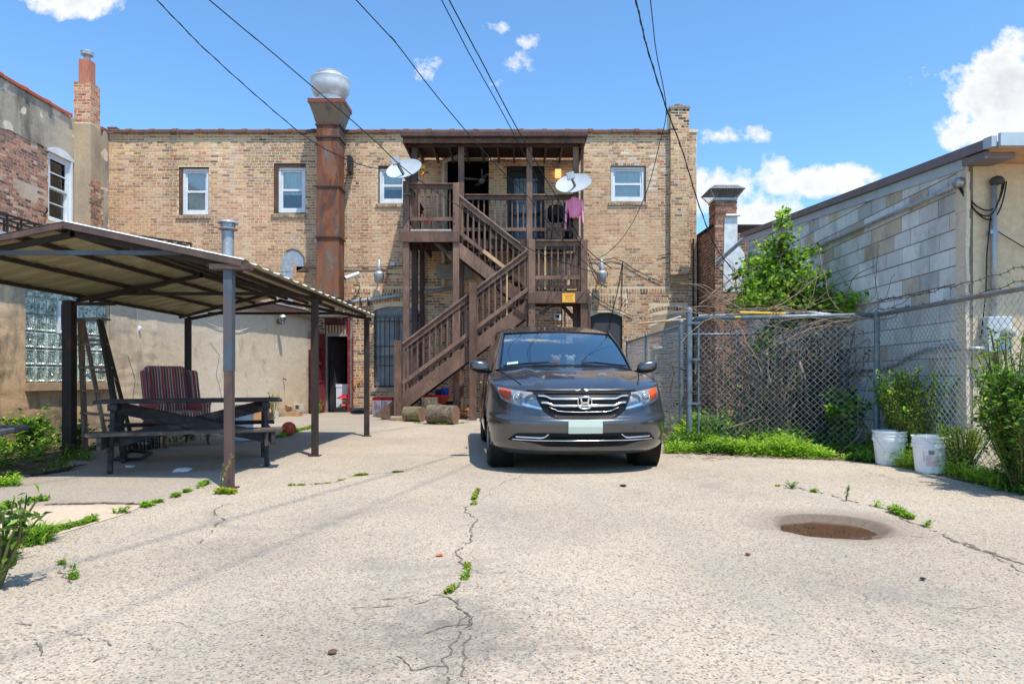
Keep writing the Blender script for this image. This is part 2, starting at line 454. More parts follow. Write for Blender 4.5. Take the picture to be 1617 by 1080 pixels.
def col_back(u, z, r, hdr):
    n = noise.noise(Vector((u*0.55, z*0.6, 3.1)))*0.5+0.5
    n2 = noise.noise(Vector((u*2.3, z*2.0, 8.0)))
    k = min(1.0, max(0.0, (3.9-z)/0.8 + n2*0.8))
    c = low(r) if r.random() < k else buff(r)
    if z > 4.2: c = lerp(c, srgb(200, 148, 114), 0.30*max(0, min(1, (7.2-z)/1.0))*(0.5+n))
    f = 0.88+0.24*n
    # soot under sills and coping; darker round the duct and the right-hand corner
    d = abs(u+5.0)
    if d < 1.1: f *= 1-0.42*max(0, 1-d/1.1)*(0.6+0.8*noise.noise(Vector((u*3, z*1.2, 0))))*(1.0 if u > -5.4 or z < 6.5 else 0.3)
    if z > 7.55: f *= 0.86+0.2*n2
    n3 = noise.noise(Vector((u*2.6, z*.35, 21)))+.5*noise.noise(Vector((u*6, z*.8, 4)))
    if n3 > .18: f *= 1-.32*min(1, (n3-.18)/.3)
    if n3 < -.35: c = lerp(c, srgb(214, 196, 168), .4)
    for h in h_win:
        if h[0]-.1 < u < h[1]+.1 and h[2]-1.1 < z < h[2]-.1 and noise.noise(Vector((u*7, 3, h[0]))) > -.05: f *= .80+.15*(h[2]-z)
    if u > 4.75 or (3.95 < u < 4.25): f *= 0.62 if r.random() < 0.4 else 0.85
    for h in h_win:
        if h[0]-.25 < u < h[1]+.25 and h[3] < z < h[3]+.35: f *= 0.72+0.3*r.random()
    if 2.4 < u < 4.3 and 6.2 < z < 7.4 and n2 > 0.0 and r.random() < 0.5: c = lerp(c, srgb(225, 212, 195), 0.65)
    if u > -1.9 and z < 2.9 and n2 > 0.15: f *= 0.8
    if hdr: f *= 0.9+0.15*r.random()
    return mul(c, 1.16*f*r.uniform(0.88, 1.1))
arcz = [(bx(585), bx(668), bz(484)+0.02, bz(484)+0.42), (bx(925), bx(990), bz(494)+0.02, bz(494)+0.56),
        (bx(1026), bx(1086), bz(497), bz(480)), (bx(505), bx(563), bz(500)+.01, bz(500)+.16)]
infill = (bx(1030), bx(1082), bz(530), bz(497))
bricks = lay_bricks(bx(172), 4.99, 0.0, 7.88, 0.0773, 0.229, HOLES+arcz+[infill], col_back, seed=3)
for k, (z, s) in enumerate(((arcz[0][2], .12), (arcz[0][2]+.13, .13))):
    bricks += rowlock(arcz[0][0], arcz[0][1], z, .125, col_back, s, seed=10+k)
for k in range(3):
    bricks += rowlock(arcz[1][0], arcz[1][1], arcz[1][2]+.13*k, .125, col_back, .12, seed=20+k)
bricks += rowlock(arcz[2][0], arcz[2][1], arcz[2][2]+.02, .125, col_back, .12, seed=31)
bricks += rowlock(arcz[3][0], arcz[3][1], arcz[3][2]+.02, .125, col_back, .0, seed=41)
# upright header course band right across at about 3.4 m
band = [(b0, b1) for b0, b1 in ((bx(560), bx(700)), (bx(926), bx(1060)))]
keep = []
for b in bricks:
    zc = (b[2]+b[3])/2; uc = (b[0]+b[1])/2
    if b[6] == 0.0 and 3.36 < zc < 3.51 and any(p < uc < q for p, q in band): continue
    keep.append(b)
bricks = keep
for k, (p, q) in enumerate(band): bricks += rowlock(p, q, 3.362, .135, col_back, 0, seed=50+k)
def sc_back(b):
    u, z = (b[0]+b[1])/2, (b[2]+b[3])/2
    return -(b[1]-b[0])*3 + (0 if (z > 4.6 and (u < -5.9 or 2 < u < 4)) else 5) + abs(z-6.0)*0.2
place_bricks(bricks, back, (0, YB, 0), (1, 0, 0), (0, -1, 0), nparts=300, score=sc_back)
mb = MB(); slab(mb, (0, YB, 0), (1, 0, 0), (0, -1, 0), bx(172), 5.0, -0.3, 7.88, HOLES, 0.30)
mb.build('mortar_wall', M_MORTAR, back)
mb = MB()
mb.box(bx(172), bx(172)+0.25, YB+.302, 30, -0.3, 7.6); mb.box(4.75, 5.0, YB+.302, 30, -0.3, 7.6); mb.box(bx(172), 5.0, 29.8, 30, -.3, 7.6)
mb.build('side_wall', M_MORTAR_R, back)
mb = MB(); mb.box(bx(172)+.26, 4.74, YB+.302, 29.79, 7.30, 7.40); mb.build('flat_roof', simple('tar roof', (0.05, 0.05, 0.05)), back)
mb = MB(); mb.obox(((infill[0]+infill[1])/2, YB+.0, (infill[2]+infill[3])/2), ((infill[1]-infill[0])/2, 0, 0), (0, .012, 0), (0, 0, (infill[3]-infill[2])/2))
mb.build('render_patch', M_PARGE2, back)
# coping tiles
M_COPE = simple('dark clay coping', srgb(86, 68, 60), srgb(120, 84, 70), 5, 0.75, c3=srgb(60, 50, 46))
M_COPE_R = simple('red clay coping', srgb(150, 74, 52), srgb(176, 92, 64), 5, 0.6, c3=srgb(120, 60, 46))
def coping_mesh(L, mat, w=0.42):
    mb = MB()
    def sec(x, g):
        pts = []
        for k in range(9):
            t = math.pi*k/8
            pts.append((x, -math.cos(t)*(w/2+g), 0.02+math.sin(t)*(0.055+g)))
        return [(x, -(w/2+g), -0.05)]+pts+[(x, (w/2+g), -0.05)]
    secs = [sec(0, 0), sec(L-.13, 0), sec(L-.125, .022), sec(L-.005, .022), sec(L-.005, -.02)]
    for a, b in zip(secs, secs[1:]):
        for i in range(len(a)-1): mb.quad(a[i], a[i+1], b[i+1], b[i])
    o = mb.build('coping_tile', mat); me = o.data; bpy.data.objects.remove(o); return me
cm_ = coping_mesh(0.648, M_COPE)
for i in range(26):
    u = bx(172)+i*0.65
    if u > 4.1: break
    share(cm_, 'coping_tile', back, (u, YB+.12, 7.905+R.uniform(-.006, .006)))
mb = MB(); mb.box(bx(172)-.01, bx(172)+.24, YB-.06, YB+.4, 7.96, 8.02); mb.build('coping_end', M_COPE, back)
mb = MB(); mb.box(4.62, 5.03, YB-.03, YB+.35, 7.881, 7.96); mb.build('coping_end', M_MORTAR, back)
# right chimney pilaster, corbelled at its foot
cx0, cx1, cy = bx(1057), bx(1086), YB-0.17
def col_ch(u, z, r, hdr):
    f = 1.0
    if z > 7.9 and r.random() < .35: return mul(srgb(70, 60, 52), 1)
    return mul(buff(r), r.uniform(.8, 1.1)*f)
pil = lay_bricks(cx0, cx1, 3.86, 8.5, 0.0773, 0.229, [], col_ch, seed=9, header=6)
place_bricks(pil, back, (0, cy, 0), (1, 0, 0), (0, -1, 0), nparts=0, rest='chimney_bricks')
pil = lay_bricks(0.0, .16, 3.86, 8.5, 0.0773, 0.229, [], col_ch, seed=19, header=6)
place_bricks(pil, back, (cx0, cy, 0), (0, 1, 0), (-1, 0, 0), nparts=0, rest='chimney_bricks')
pil = lay_bricks(cx0, cx1, 3.5, 3.86, 0.0773, 0.229, [], col_ch, seed=29, header=0)
mbc = MB()
for i in range(5):
    d = .17-.03*(5-i); mbc.box(cx0+.01, cx1-.01, YB-d, YB-.001, 3.47+i*.0773, 3.47+(i+1)*.0773-.002, mul(buff(R), .8))
ob = mbc.build('chimney_corbel', M_BRICK, back)
mb = MB(); mb.box(cx0, cx1, cy, YB-.001, 3.86, 8.5); mb.box(cx0, cx1, YB, YB+.3, 7.9, 8.5)
chim = mb.build('chimney', M_MORTAR, back)
mb = MB(); mb.box(cx0-.03, cx1+.03, cy-.03, YB+.34, 8.5, 8.56); mb.lathe([(.13, 8.56), (.13, 8.66), (.105, 8.66), (.105, 8.5)], ((cx0+cx1)/2, YB+.05, 0), 14)
mb.build('chimney_cap', simple('old cement', srgb(170, 155, 135), srgb(120, 105, 92)), back)

# windows of the back building
M_WHITE = simple('white window paint', srgb(226, 230, 232), srgb(205, 210, 213), 3, 0.45, bump=0.03)
M_SILLST = simple('flaked stone sill', srgb(190, 176, 158), srgb(120, 96, 80), 14, 0.85)
def glassy(name, tint, rough=0.03, alpha=0.35, gc=(1, 1, 1)):
    t = MT(name)
    tr = t.N.new('ShaderNodeBsdfTransparent'); tr.inputs[0].default_value = (*tint, 1)
    gl = t.N.new('ShaderNodeBsdfGlossy'); gl.inputs['Roughness'].default_value = rough; gl.inputs[0].default_value = (*gc, 1)
    fr = t.N.new('ShaderNodeFresnel'); fr.inputs[0].default_value = 1.52
    k = t.math('MULTIPLY_ADD', fr.outputs[0], 1.0, alpha, clamp=True)
    mx = t.N.new('ShaderNodeMixShader'); t.L.new(k, mx.inputs[0]); t.L.new(tr.outputs[0], mx.inputs[1]); t.L.new(gl.outputs[0], mx.inputs[2])
    t.L.new(mx.outputs[0], t.N['Material Output'].inputs[0]); return t.m
M_PANE = glassy('window glass', (0.85, 0.9, 0.91), 0.04, 0.03)
M_CURT = simple('white net curtain', srgb(252, 248, 238), srgb(240, 236, 226), 14, 0.9, stretch=(6, 1, 0.4), bump=0.2)
M_CURTD = simple('grey screen mesh', srgb(96, 98, 98), srgb(80, 82, 84), 20, 0.9)
M_OLDWOOD = simple('weathered brown frame', srgb(120, 84, 58), srgb(78, 58, 44), 6, 0.8, stretch=(1, 1, .2), c3=srgb(130, 110, 90))
def sash_window(parent, h, fx0, fx1, fz0, fz1, dark_low=False, wood=True):
    """h: opening; f*: white vinyl frame"""
    y = YB+.06
    mb = MB(); t = .07
    mb.box(fx0, fx0+t, y, y+.09, fz0, fz1); mb.box(fx1-t, fx1, y, y+.09, fz0, fz1)
    mb.box(fx0+t, fx1-t, y, y+.09, fz1-t, fz1); mb.box(fx0+t, fx1-t, y, y+.09, fz0, fz0+t)
    w = mb.build('window', M_WHITE, parent)
    zm = (fz0+fz1)/2
    for k, (a, b, yy) in enumerate(((zm-.02, fz1-t-.002, y+.035), (fz0+t+.002, zm+.02, y+.012))):
        m = MB(); q = .05
        m.box(fx0+t+.002, fx0+t+q, yy, yy+.03, a, b); m.box(fx1-t-q, fx1-t-.002, yy, yy+.03, a, b)
        m.box(fx0+t+q, fx1-t-q, yy, yy+.03, b-q, b); m.box(fx0+t+q, fx1-t-q, yy, yy+.03, a, a+q*1.1)
        m.build('sash', M_WHITE, w)
        m = MB(); m.box(fx0+t+q-.004, fx1-t-q+.004, yy+.012, yy+.017, a+q-.004, b-q+.004); m.build('pane', M_PANE, w)
    m = MB()
    def cf(s, u): 
        return (fx0+.05+s*(fx1-fx0-.1), y+.09+.008*math.sin(s*38), fz0+u*(fz1-fz0))
    m.grid(cf, 40, 1)
    c = m.build('curtain', M_CURT, w, smooth=True)
    if dark_low:
        m = MB(); m.box(fx0+t, fx1-t, y+.065, y+.07, fz0+.03, fz0+(fz1-fz0)*.40); m.build('screen', M_CURTD, w)
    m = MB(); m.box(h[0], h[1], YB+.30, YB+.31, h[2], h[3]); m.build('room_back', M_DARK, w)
    if wood:
        m = MB()
        m.box(h[0]+.002, fx0-.002, YB+.02, YB+.14, h[2], h[3]-.002); m.box(fx1+.002, h[1]-.002, YB+.02, YB+.14, h[2], h[3]-.002)
        m.box(fx0-.002, fx1+.002, YB+.02, YB+.14, fz1+.002, h[3]-.003)
        m.build('wood_casing', M_OLDWOOD, w)
    s = rowlock(h[0]-.06, h[1]+.06, h[2]-.10, .10, lambda u, z, r, q: mul(srgb(180, 160, 135), r.uniform(.5, 1.1)), 0, w=.085, seed=int(h[0]*100) % 97+3)
    mb2 = MB()
    for (a, b, z0, z1, pr, c_, an) in s: mb2.box(a, b, YB-.045+pr, YB+.05, z0, z1, c_)
    mb2.build('sill', M_BRICK, w)
    return w
sash_window(back, h_win[0], bx(287.5), bx(329), bz(338), bz(266))
sash_window(back, h_win[1], bx(439), bx(482), bz(335), bz(264), dark_low=True)
sash_window(back, h_win[2], bx(599), bx(641), bz(320), bz(265), dark_low=True)
sash_window(back, h_win[3], bx(965), bx(1018), bz(317), bz(263))
# gallery level: open dark room with a ceiling fan, and the barred storm door
def room(parent, x0, x1, z0, z1, depth, name='room', mat=M_DARK):
    m = MB(); y0, y1 = YB+.30, YB+.30+depth
    m.quad((x0, y1, z0), (x1, y1, z0), (x1, y1, z1), (x0, y1, z1)); m.quad((x0, y0, z0), (x0, y1, z0), (x0, y1, z1), (x0, y0, z1))
    m.quad((x1, y0, z0), (x1, y1, z0), (x1, y1, z1), (x1, y0, z1)); m.quad((x0, y0, z1), (x0, y1, z1), (x1, y1, z1), (x1, y0, z1)); m.quad((x0, y0, z0), (x0, y1, z0), (x1, y1, z0), (x1, y0, z0))
    return m.build(name, mat, parent)
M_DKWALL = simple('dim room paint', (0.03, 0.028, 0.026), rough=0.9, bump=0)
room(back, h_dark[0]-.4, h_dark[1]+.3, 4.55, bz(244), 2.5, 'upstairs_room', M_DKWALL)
mb = MB(); mb.tube([(bx(757), YB+1.3, 7.25), (bx(757), YB+1.3, 6.95)], .02); mb.lathe([(.001, 6.95), (.09, 6.94), (.1, 6.88), (.06, 6.82), (.001, 6.80)], (bx(757), YB+1.3, 0), 12)
for k in range(4):
    a = k*math.pi/2+.3; c = Vector((bx(757), YB+1.3, 6.92)); d = Vector((math.cos(a), math.sin(a), 0)); mb.obox(c+d*.38, d*.27, Vector((-d.y, d.x, .12))*.06, (0, 0, .005))
fan = mb.build('ceiling_fan', M_WHITE, None); tag(fan, 'white ceiling fan in the dark open room behind the gallery', 'ceiling fan'); origin_to(fan, (bx(757), YB+1.3, 7.25))
M_IRON = simple('black iron', (0.018, 0.018, 0.02), rough=0.45, bump=0.05)
M_DRAPE = simple('pale blue door drape', srgb(170, 188, 205), srgb(120, 140, 160), 10, 0.9, stretch=(5, 1, .3))
dx0, dx1, dz0, dz1 = h_door2
mb = MB(); y = YB+.04
mb.box(dx0, dx0+.09, y, y+.08, dz0, dz1); mb.box(dx1-.09, dx1, y, y+.08, dz0, dz1); mb.box(dx0+.09, dx1-.09, y, y+.08, dz1-.14, dz1)
sd = mb.build('storm_door', M_IRON, back)
mb = MB(); mb.box(dx0+.1, dx1-.1, y+.02, y+.05, dz0, dz0+.32); mb.box(dx0+.1, dx1-.1, y+.02, y+.05, dz0+.95, dz0+1.03); mb.box(dx0+.1, dx0+.2, y+.02, y+.05, dz0+.32, dz1-.15); mb.box(dx1-.2, dx1-.1, y+.02, y+.05, dz0+.32, dz1-.15); mb.box(dx0+.2, dx1-.2, y+.02, y+.05, dz1-.32, dz1-.15)
mb.build('door_leaf', M_IRON, sd)
mb = MB()
for i in range(6):
    x = dx0+.26+i*(dx1-dx0-.52)/5; mb.tube([(x, y, dz0+.3), (x, y, dz1-.3)], .009, 5)
for z in (dz0+.6, dz0+1.3, dz0+1.9): mb.tube([(dx0+.18, y, z), (dx1-.18, y, z)], .009, 5)
for sx_ in (-.12, .12):
    mb.tube([((dx0+dx1)/2+sx_*math.cos(t*.5), y, dz0+.75+.12*math.sin(t*.5)) for t in range(13)], .008, 5)
mb.build('security_bars', M_IRON, sd)
mb = MB(); mb.grid(lambda s, u: (dx0+.15+s*(dx1-dx0-.3), y+.12+.015*math.sin(s*40), dz0+.3+u*(dz1-dz0-.5-.10*abs(s-.5))), 40, 2); mb.build('drape', M_DRAPE, sd, smooth=True)
mb = MB(); mb.box(dx0, dx1, YB+.29, YB+.3, dz0, dz1); mb.build('door_back', M_DARK, sd)
mb = MB(); mb.lathe([(.001, -.05), (.03, -.045), (.03, -.02), (.015, 0)], (dx0+.24, y-.01, dz0+1.15), 10, 'y'); mb.lathe([(.001, -.05), (.03, -.045), (.03, -.02), (.015, 0)], (dx0+.24, y-.01, dz0+.98), 10, 'y'); mb.build('door_knob', simple('brass', (0.6, 0.42, 0.15), rough=.3, metal=1, bump=0), sd, smooth=True)

# ground floor: open doorway with red iron door, transom, freezer and cooler inside
M_REDP = simple('worn red paint', srgb(138, 40, 40), srgb(112, 30, 34), 7, 0.6, c3=srgb(160, 92, 78))
gx0, gx1, gz0, gz1 = h_door
zt = bz(531)                                   # top of doorway
mb = MB(); y = YB+.02
mb.box(gx0, gx0+.07, y, y+.14, 0, zt); mb.box(gx1-.07, gx1, y, y+.14, 0, bz(500)); mb.box(gx0, gx1-.07, y, y+.14, zt, zt+.06)
dr = mb.build('doorway', simple('grey door frame', srgb(150, 148, 140), srgb(120, 112, 104), 6), back)
mb = MB(); mb.box(gx1-.145, gx1-.071, y-.03, y+.1, 0, bz(502)); mb.box(gx1-.004, gx1+.02, y-.06, y-.002, 0, bz(527)); mb.build('red_jamb', M_REDP, dr)
mb = MB(); mb.box(gx0+.0, gx1-.16, y+.03, y+.05, zt+.061, bz(513)); mb.build('transom_panel', simple('cream transom', srgb(190, 172, 140), srgb(160, 142, 112), 6), dr)
mb = MB()
for i in range(8):
    x = gx0+.03+i*(gx1-gx0-.2)/7; mb.box(x-.012, x+.012, y-.005, y+.02, zt+.08, bz(512))
mb.box(gx0, gx1-.15, y-.01, y+.02, bz(513.5), bz(512.5)); mb.build('transom_bars', M_REDP, dr)
mb = MB()
for i in range(6):
    x = gx0+i*(gx1-gx0-.16)/6; mb.box(x+.004, x+(gx1-gx0-.16)/6-.004, y-.02, y+.02, bz(511.5), bz(500.5))
mb.build('transom_boards', simple('dark red boards', srgb(92, 58, 52), srgb(70, 46, 44), 7), dr)
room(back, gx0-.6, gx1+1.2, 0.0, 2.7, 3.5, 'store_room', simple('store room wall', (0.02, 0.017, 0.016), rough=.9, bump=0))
mb = MB(); hx = gx0+.08
mb.obox((hx+.16, YB+.52, zt/2), (.13, .34, 0), (.014, -.006, 0), (0, 0, zt/2-.03)); mb.build('inner_door', simple('black door', (0.02, .021, .022), (.04, .04, .038), 5, .6), dr)
# red gate leaf swung open against the rendered shed wall
gate = thing('door_gate', 'red iron security door swung open beside the dark doorway', 'door', (bx(512), YB-.03, 0))
mb = MB(); g0 = Vector((-5.50, YB-.04, 0)); gd = Vector((-.12, -.82, 0)); gn = Vector((.82, -.12, 0)).normalized()
zt2 = bz(527)
def gbox(a, b, z0, z1, d0, d1): mb.obox(g0+gd*((a+b)/2)+gn*((d0+d1)/2)+Vector((0, 0, (z0+z1)/2)), gd*((b-a)/2), gn*((d1-d0)/2), (0, 0, (z1-z0)/2))
gbox(0, .14, .04, zt2, 0, .05); gbox(.86, 1, .04, zt2, 0, .05)
for z in (.04, .85, 1.35, 1.78, zt2-.07): gbox(.14, .86, z, z+.06, 0, .05)
mb.build('gate_frame', M_REDP, gate)
mb = MB(); gbox(.14, .86, .1, .85, .015, .03); gbox(.14, .86, 1.86, zt2-.07, .015, .03); mb.build('gate_panel', simple('dull red plate', srgb(126, 56, 58), srgb(108, 42, 46), 4), gate)
mb = MB(); gbox(.14, .86, .91, 1.34, .01, .02); gbox(.14, .86, 1.41, 1.78, .01, .02); mb.build('gate_mesh', simple('dark red mesh', srgb(110, 24, 26), srgb(84, 18, 20), 30), gate)
# things inside the doorway
fz = thing('chest_freezer', 'white chest freezer just inside the open doorway', 'freezer', (bx(545), YB+1.0, 0))
mb = MB(); mb.box(bx(545)-.35, bx(545)+.6, YB+.36, YB+.9, 0.05, .70); mb.build('cabinet', M_WHITE, fz)
mb = MB(); mb.box(bx(545)-.36, bx(545)+.61, YB+.35, YB+.91, .705, .79); mb.build('lid', M_WHITE, fz)
ck = thing('drink_cooler', 'red upright drinks cooler standing behind the white freezer', 'cooler', (bx(552), YB+1.9, 0))
mb = MB(); mb.box(bx(537), bx(537)+.8, YB+.95, YB+1.5, 0, 2.15); mb.build('cabinet', simple('cooler red', srgb(236, 36, 46), srgb(220, 28, 38), 3, .35, bump=0), ck)
def text_obj(s, name, mat, parent, loc, size, rot=(math.pi/2, 0, 0), ext=0.003, align='LEFT', offset=0.0):
    cu = bpy.data.curves.new(name, 'FONT'); cu.body = s; cu.size = size; cu.extrude = ext; cu.align_x = align; cu.offset = offset
    t = bpy.data.objects.new(name, cu); COL.objects.link(t)
    dg = bpy.context.evaluated_depsgraph_get(); me = bpy.data.meshes.new_from_object(t.evaluated_get(dg))
    bpy.data.objects.remove(t); me.materials.clear(); me.materials.append(mat)
    o = bpy.data.objects.new(name, me); COL.objects.link(o); o.parent = parent
    o.location = Vector(loc)-org(parent); o.rotation_euler = rot
    return o
text_obj('Co', 'lettering', M_WHITE, ck, (bx(545), YB+.945, 1.32), .28)
M_ONION = simple('onion skin', srgb(196, 96, 70), srgb(220, 130, 92), 8, .5); M_NET = simple('red net', srgb(196, 18, 38), srgb(150, 14, 30), 26, .6, bump=.5)
bag = thing('onion_bag', 'sack of onions under red netting on the doorway floor', 'sack', (bx(545), YB+.15, 0))
for i in range(26):
    a, r_ = R.uniform(0, 6.28), R.uniform(0, .17); mb = MB()
    p = Vector((bx(546)+math.cos(a)*r_*1.2, YB+.16+math.sin(a)*r_*.5, .15+R.uniform(0, .17)*(1-r_/.22)))
    mb.lathe([(.001, -.04), (.032, -.028), (.042, 0), (.03, .028), (.001, .042)], p, 8); mb.build('onion', M_ONION, bag, smooth=True)
mb = MB(); mb.grid(lambda s, u: (bx(545)+(s-.5)*.50, YB+.15+(u-.5)*.25, .40+.09*math.sin(s*3.14)*math.sin(u*3.14)+.02*math.sin(s*31+u*17)), 16, 10); mb.grid(lambda s, u: (bx(545)+(s-.5)*.50, YB+.15+(u-.5)*.25, .385-.03*math.sin(s*3.14)*math.sin(u*3.14)), 8, 6); mb.build('net', M_NET, bag, smooth=True)
mb = MB(); mb.box(bx(545)-.30, bx(545)+.24, YB+.01, YB+.30, .01, .13); mb.build('tray', M_IRON, bag)
# barred window
x0, x1, z0, z1 = h_bar
M_BLUEG = simple('grey-blue painted glass', srgb(160, 170, 174), srgb(128, 140, 146), 1.4, .6, c3=srgb(186, 198, 204), bump=.03, spec=.08)
mb = MB(); mb.box(x0+.02, x1-.02, YB+.12, YB+.14, z0, z1); wb = mb.build('barred_window', M_BLUEG, back)
mb = MB()
for (a, b, c, d) in ((x0, x1, z1-.30, z1-.22), (x0, x1, z0+.85, z0+.91), (x0, x1, z0, z0+.06), ((x0+x1)/2-.04, (x0+x1)/2+.04, z0, z1-.3), (x0, x0+.06, z0, z1), (x1-.06, x1, z0, z1)):
    mb.box(a, b, YB+.085, YB+.118, c, d)
mb.build('window_frame', simple('weathered frame', srgb(128, 128, 122), srgb(100, 96, 88), 6), wb)
M_RUST = simple('rusty bar', srgb(92, 66, 50), srgb(60, 50, 46), 9, .8)
for i in range(10):
    x = x0+.05+i*(x1-x0-.1)/9; mb = MB(); mb.tube([(x, YB-.01, z0-.02), (x, YB-.01, z1-.30)], .012, 6); mb.build('bar', M_RUST, wb)
for z in (z0+.04, z0+.62, z0+1.16, z1-.42):
    mb = MB(); mb.box(x0, x1, YB-.035, YB-.018, z-.015, z+.015); mb.build('cross_bar', M_RUST, wb)
mb = MB(); mb.box(x0-.06, x1+.06, YB-.05, YB+.1, z0-.11, z0-.002); mb.build('sill', simple('stone sill', srgb(186, 168, 146), srgb(150, 132, 112)), wb)
for (h_, r_) in ((h_bar, .12), (h_grey, .12)):
    mb = MB()
    xa, xb, zt_ = h_[0], h_[1], h_[3]
    n = 14; poly = [(xa, YB+.08, zt_+.02), (xb, YB+.08, zt_+.02)]
    poly += [(xb-(xb-xa)*k/n, YB+.08, zt_-.11+r_*(1-((k/n)*2-1)**2)) for k in range(n+1)]
    mb.prism(poly, (0, -.085, 0))
    mb.build('arch_fill', M_MORTAR, back)
x0, x1, z0, z1 = h_grey
mb = MB(); mb.box(x0, x1, YB+.08, YB+.11, z0, z1); mb.build('boarded_window', simple('dark grey board', srgb(74, 76, 78), srgb(62, 64, 66), 3, .7), back)
# ================= left building (two storeys, along the left edge) =================
XL = -11.9
left = thing('brick_building', 'red-brown brick building with grey parging and red coping at the left edge', 'building', (XL-1, 14, 0))
LO, LT, LN = (XL, 0, 0), (0, 1, 0), (1, 0, 0)
lw = (17.24, 18.16, 4.96, 6.72); lw2 = (12.2, 13.1, 4.96, 6.72)
redb = pal([srgb(168,116,94), srgb(146,102,86), srgb(120,92,80), srgb(182,126,102), srgb(196,148,120), srgb(100,80,72), srgb(198,170,146)], [20, 20, 14, 12, 9, 8, 7])
def patchy(u, z): return noise.noise(Vector((u*1.1, z*1.9, 5)))+0.6*noise.noise(Vector((u*3.1, z*4.0, 2)))
def col_left(u, z, r, hdr):
    lim = 6.72+0.16*noise.noise(Vector((u*1.2, 0, 0)))
    if z > lim: return None
    if patchy(u, z) > 0.42: return None
    if patchy(u, z) > 0.34 and r.random() < .5: return lerp(redb(r), srgb(200, 182, 160), .6)
    return mul(redb(r), 1.1*r.uniform(.85, 1.15))
lb = lay_bricks(10.0, 19.2, 2.6, 6.9, 0.0773, 0.229, [lw, lw2, (18.18, 18.66, 2, 9)], col_left, seed=77, header=6)
place_bricks(lb, left, LO, LT, LN, nparts=300, score=lambda b: abs((b[0]+b[1])/2-16.3)+abs((b[2]+b[3])/2-5.9)*.8)
mb = MB(); slab(mb, LO, LT, LN, 2.0, 19.2, -.3, 6.9, [lw, lw2], .3); mb.build('mortar_wall', M_MORTAR_R, left)
mb = MB()
def parge(s, u):
    y = 2.0+s*17.2; zb = 6.74+0.14*noise.noise(Vector((y*1.2, 0, 0)))+.03*noise.noise(Vector((y*6, 0, 0)))
    return (XL+.022+.006*noise.noise(Vector((y*2, u*5, 0))), y, zb+u*(7.88-zb))
mb.grid(parge, 150, 6)
mb.box(XL-.3, XL+.012, 2.0, 19.2, 6.9, 7.88); mb.build('parging', M_PARGE, left, smooth=False)
mb = MB(); mb.box(XL-8, XL-.301, 2.0, 2.3, -.3, 7.7); mb.box(XL-8, XL-.301, 18.9, 19.2, -.3, 7.7); mb.box(XL-8.3, XL-8.001, 2, 19.2, -.3, 7.7); mb.build('side_wall', M_MORTAR_R, left)
mb = MB(); mb.box(XL-8, XL-.301, 2.3, 18.9, 7.4, 7.5); mb.build('flat_roof', M_DARK, left)
cm2 = coping_mesh(0.80, M_COPE_R, .40)
for i in range(21):
    y = 2.05+i*.80
    if 17.95 < y+.4 < 18.5: continue
    o = share(cm2, 'coping_tile', left, (XL-.13, y, 7.905), rz=math.pi/2)
mb = MB(); mb.box(-12.1, bx(172)-.002, 19.03, 19.7, -.3, 7.86); mb.build('corner_pier', M_PARGE, left)
mb = MB(); mb.box(-12.1, bx(172)-.015, 18.98, 19.26, 7.861, 7.95); mb.build('pier_coping', M_COPE_R, left)
pb_ = lay_bricks(0, .50, 2.6, 6.2, .0773, .229, [], lambda u, z, r, q: mul(redb(r), .75) if patchy(u*3, z) < .3 else None, seed=88, header=6)
place_bricks(pb_, left, (-12.09, 19.03, 0), (1, 0, 0), (0, -1, 0), nparts=0, rest='pier_bricks')
# chimney on the left building
M_FLUE = simple('rusty clay flue', srgb(168, 96, 70), srgb(188, 122, 96), 3, .8, stretch=(3, 3, .5), c3=srgb(150, 84, 62))
ch = thing('chimney', 'tall brick chimney with terracotta flue and metal cap on the left building', 'chimney', (-11.65, 18.42, 0))
mb = MB(); mb.box(XL+.023, -11.43, 18.2, 18.64, 2.6, 7.75); mb.build('parged_breast', M_PARGE2, ch)
mb = MB(); mb.box(-11.88, -11.44, 18.21, 18.63, 7.751, 8.84); mb.build('mortar_core', M_MORTAR, ch)
chb = pal([srgb(206,140,104), srgb(190,122,90), srgb(214,156,120), srgb(176,104,78), srgb(200,170,140)], [5, 5, 4, 3, 2])
for (O_, T_, N_, L_, sd_) in (((-11.88, 18.21, 0), (1, 0, 0), (0, -1, 0), .44, 1), ((-11.44, 18.21, 0), (0, 1, 0), (1, 0, 0), .42, 2), ((-11.88, 18.21, 0), (0, 1, 0), (-1, 0, 0), .42, 3)):
    bb = lay_bricks(0, L_, 7.80, 8.86, .0773, .229, [], lambda u, z, r, q: mul(chb(r), r.uniform(.85, 1.1)), seed=sd_, header=0)
    place_bricks(bb, ch, O_, T_, N_, nparts=60)
low_b = lay_bricks(0, .44, 5.0, 6.3, .0773, .229, [], lambda u, z, r, q: redb(r) if patchy(u*2, z) < .25 else None, seed=8, header=0)
place_bricks(low_b, ch, (-11.43, 18.2, 0), (0, 1, 0), (1, 0, 0), nparts=0, rest='exposed_bricks')
mb = MB(); mb.box(-11.83, -11.49, 18.24, 18.6, 8.841, 8.86); mb.build('cement_top', M_PARGE2, ch)
mb = MB(); mb.box(-11.80, -11.52, 18.27, 18.57, 8.861, 9.52); bevel(mb.build('flue', M_FLUE, ch), .02)
M_GALV = simple('galvanised steel', srgb(186, 192, 196), srgb(158, 166, 172), 5, .45, metal=.35, bump=.05, c3=srgb(204, 208, 210))
mb = MB(); mb.lathe([(.08, 9.52), (.08, 9.62), (.15, 9.66), (.16, 9.75), (.14, 9.77), (.001, 9.78)], (-11.66, 18.42, 0), 16); mb.build('cap', M_GALV, ch)
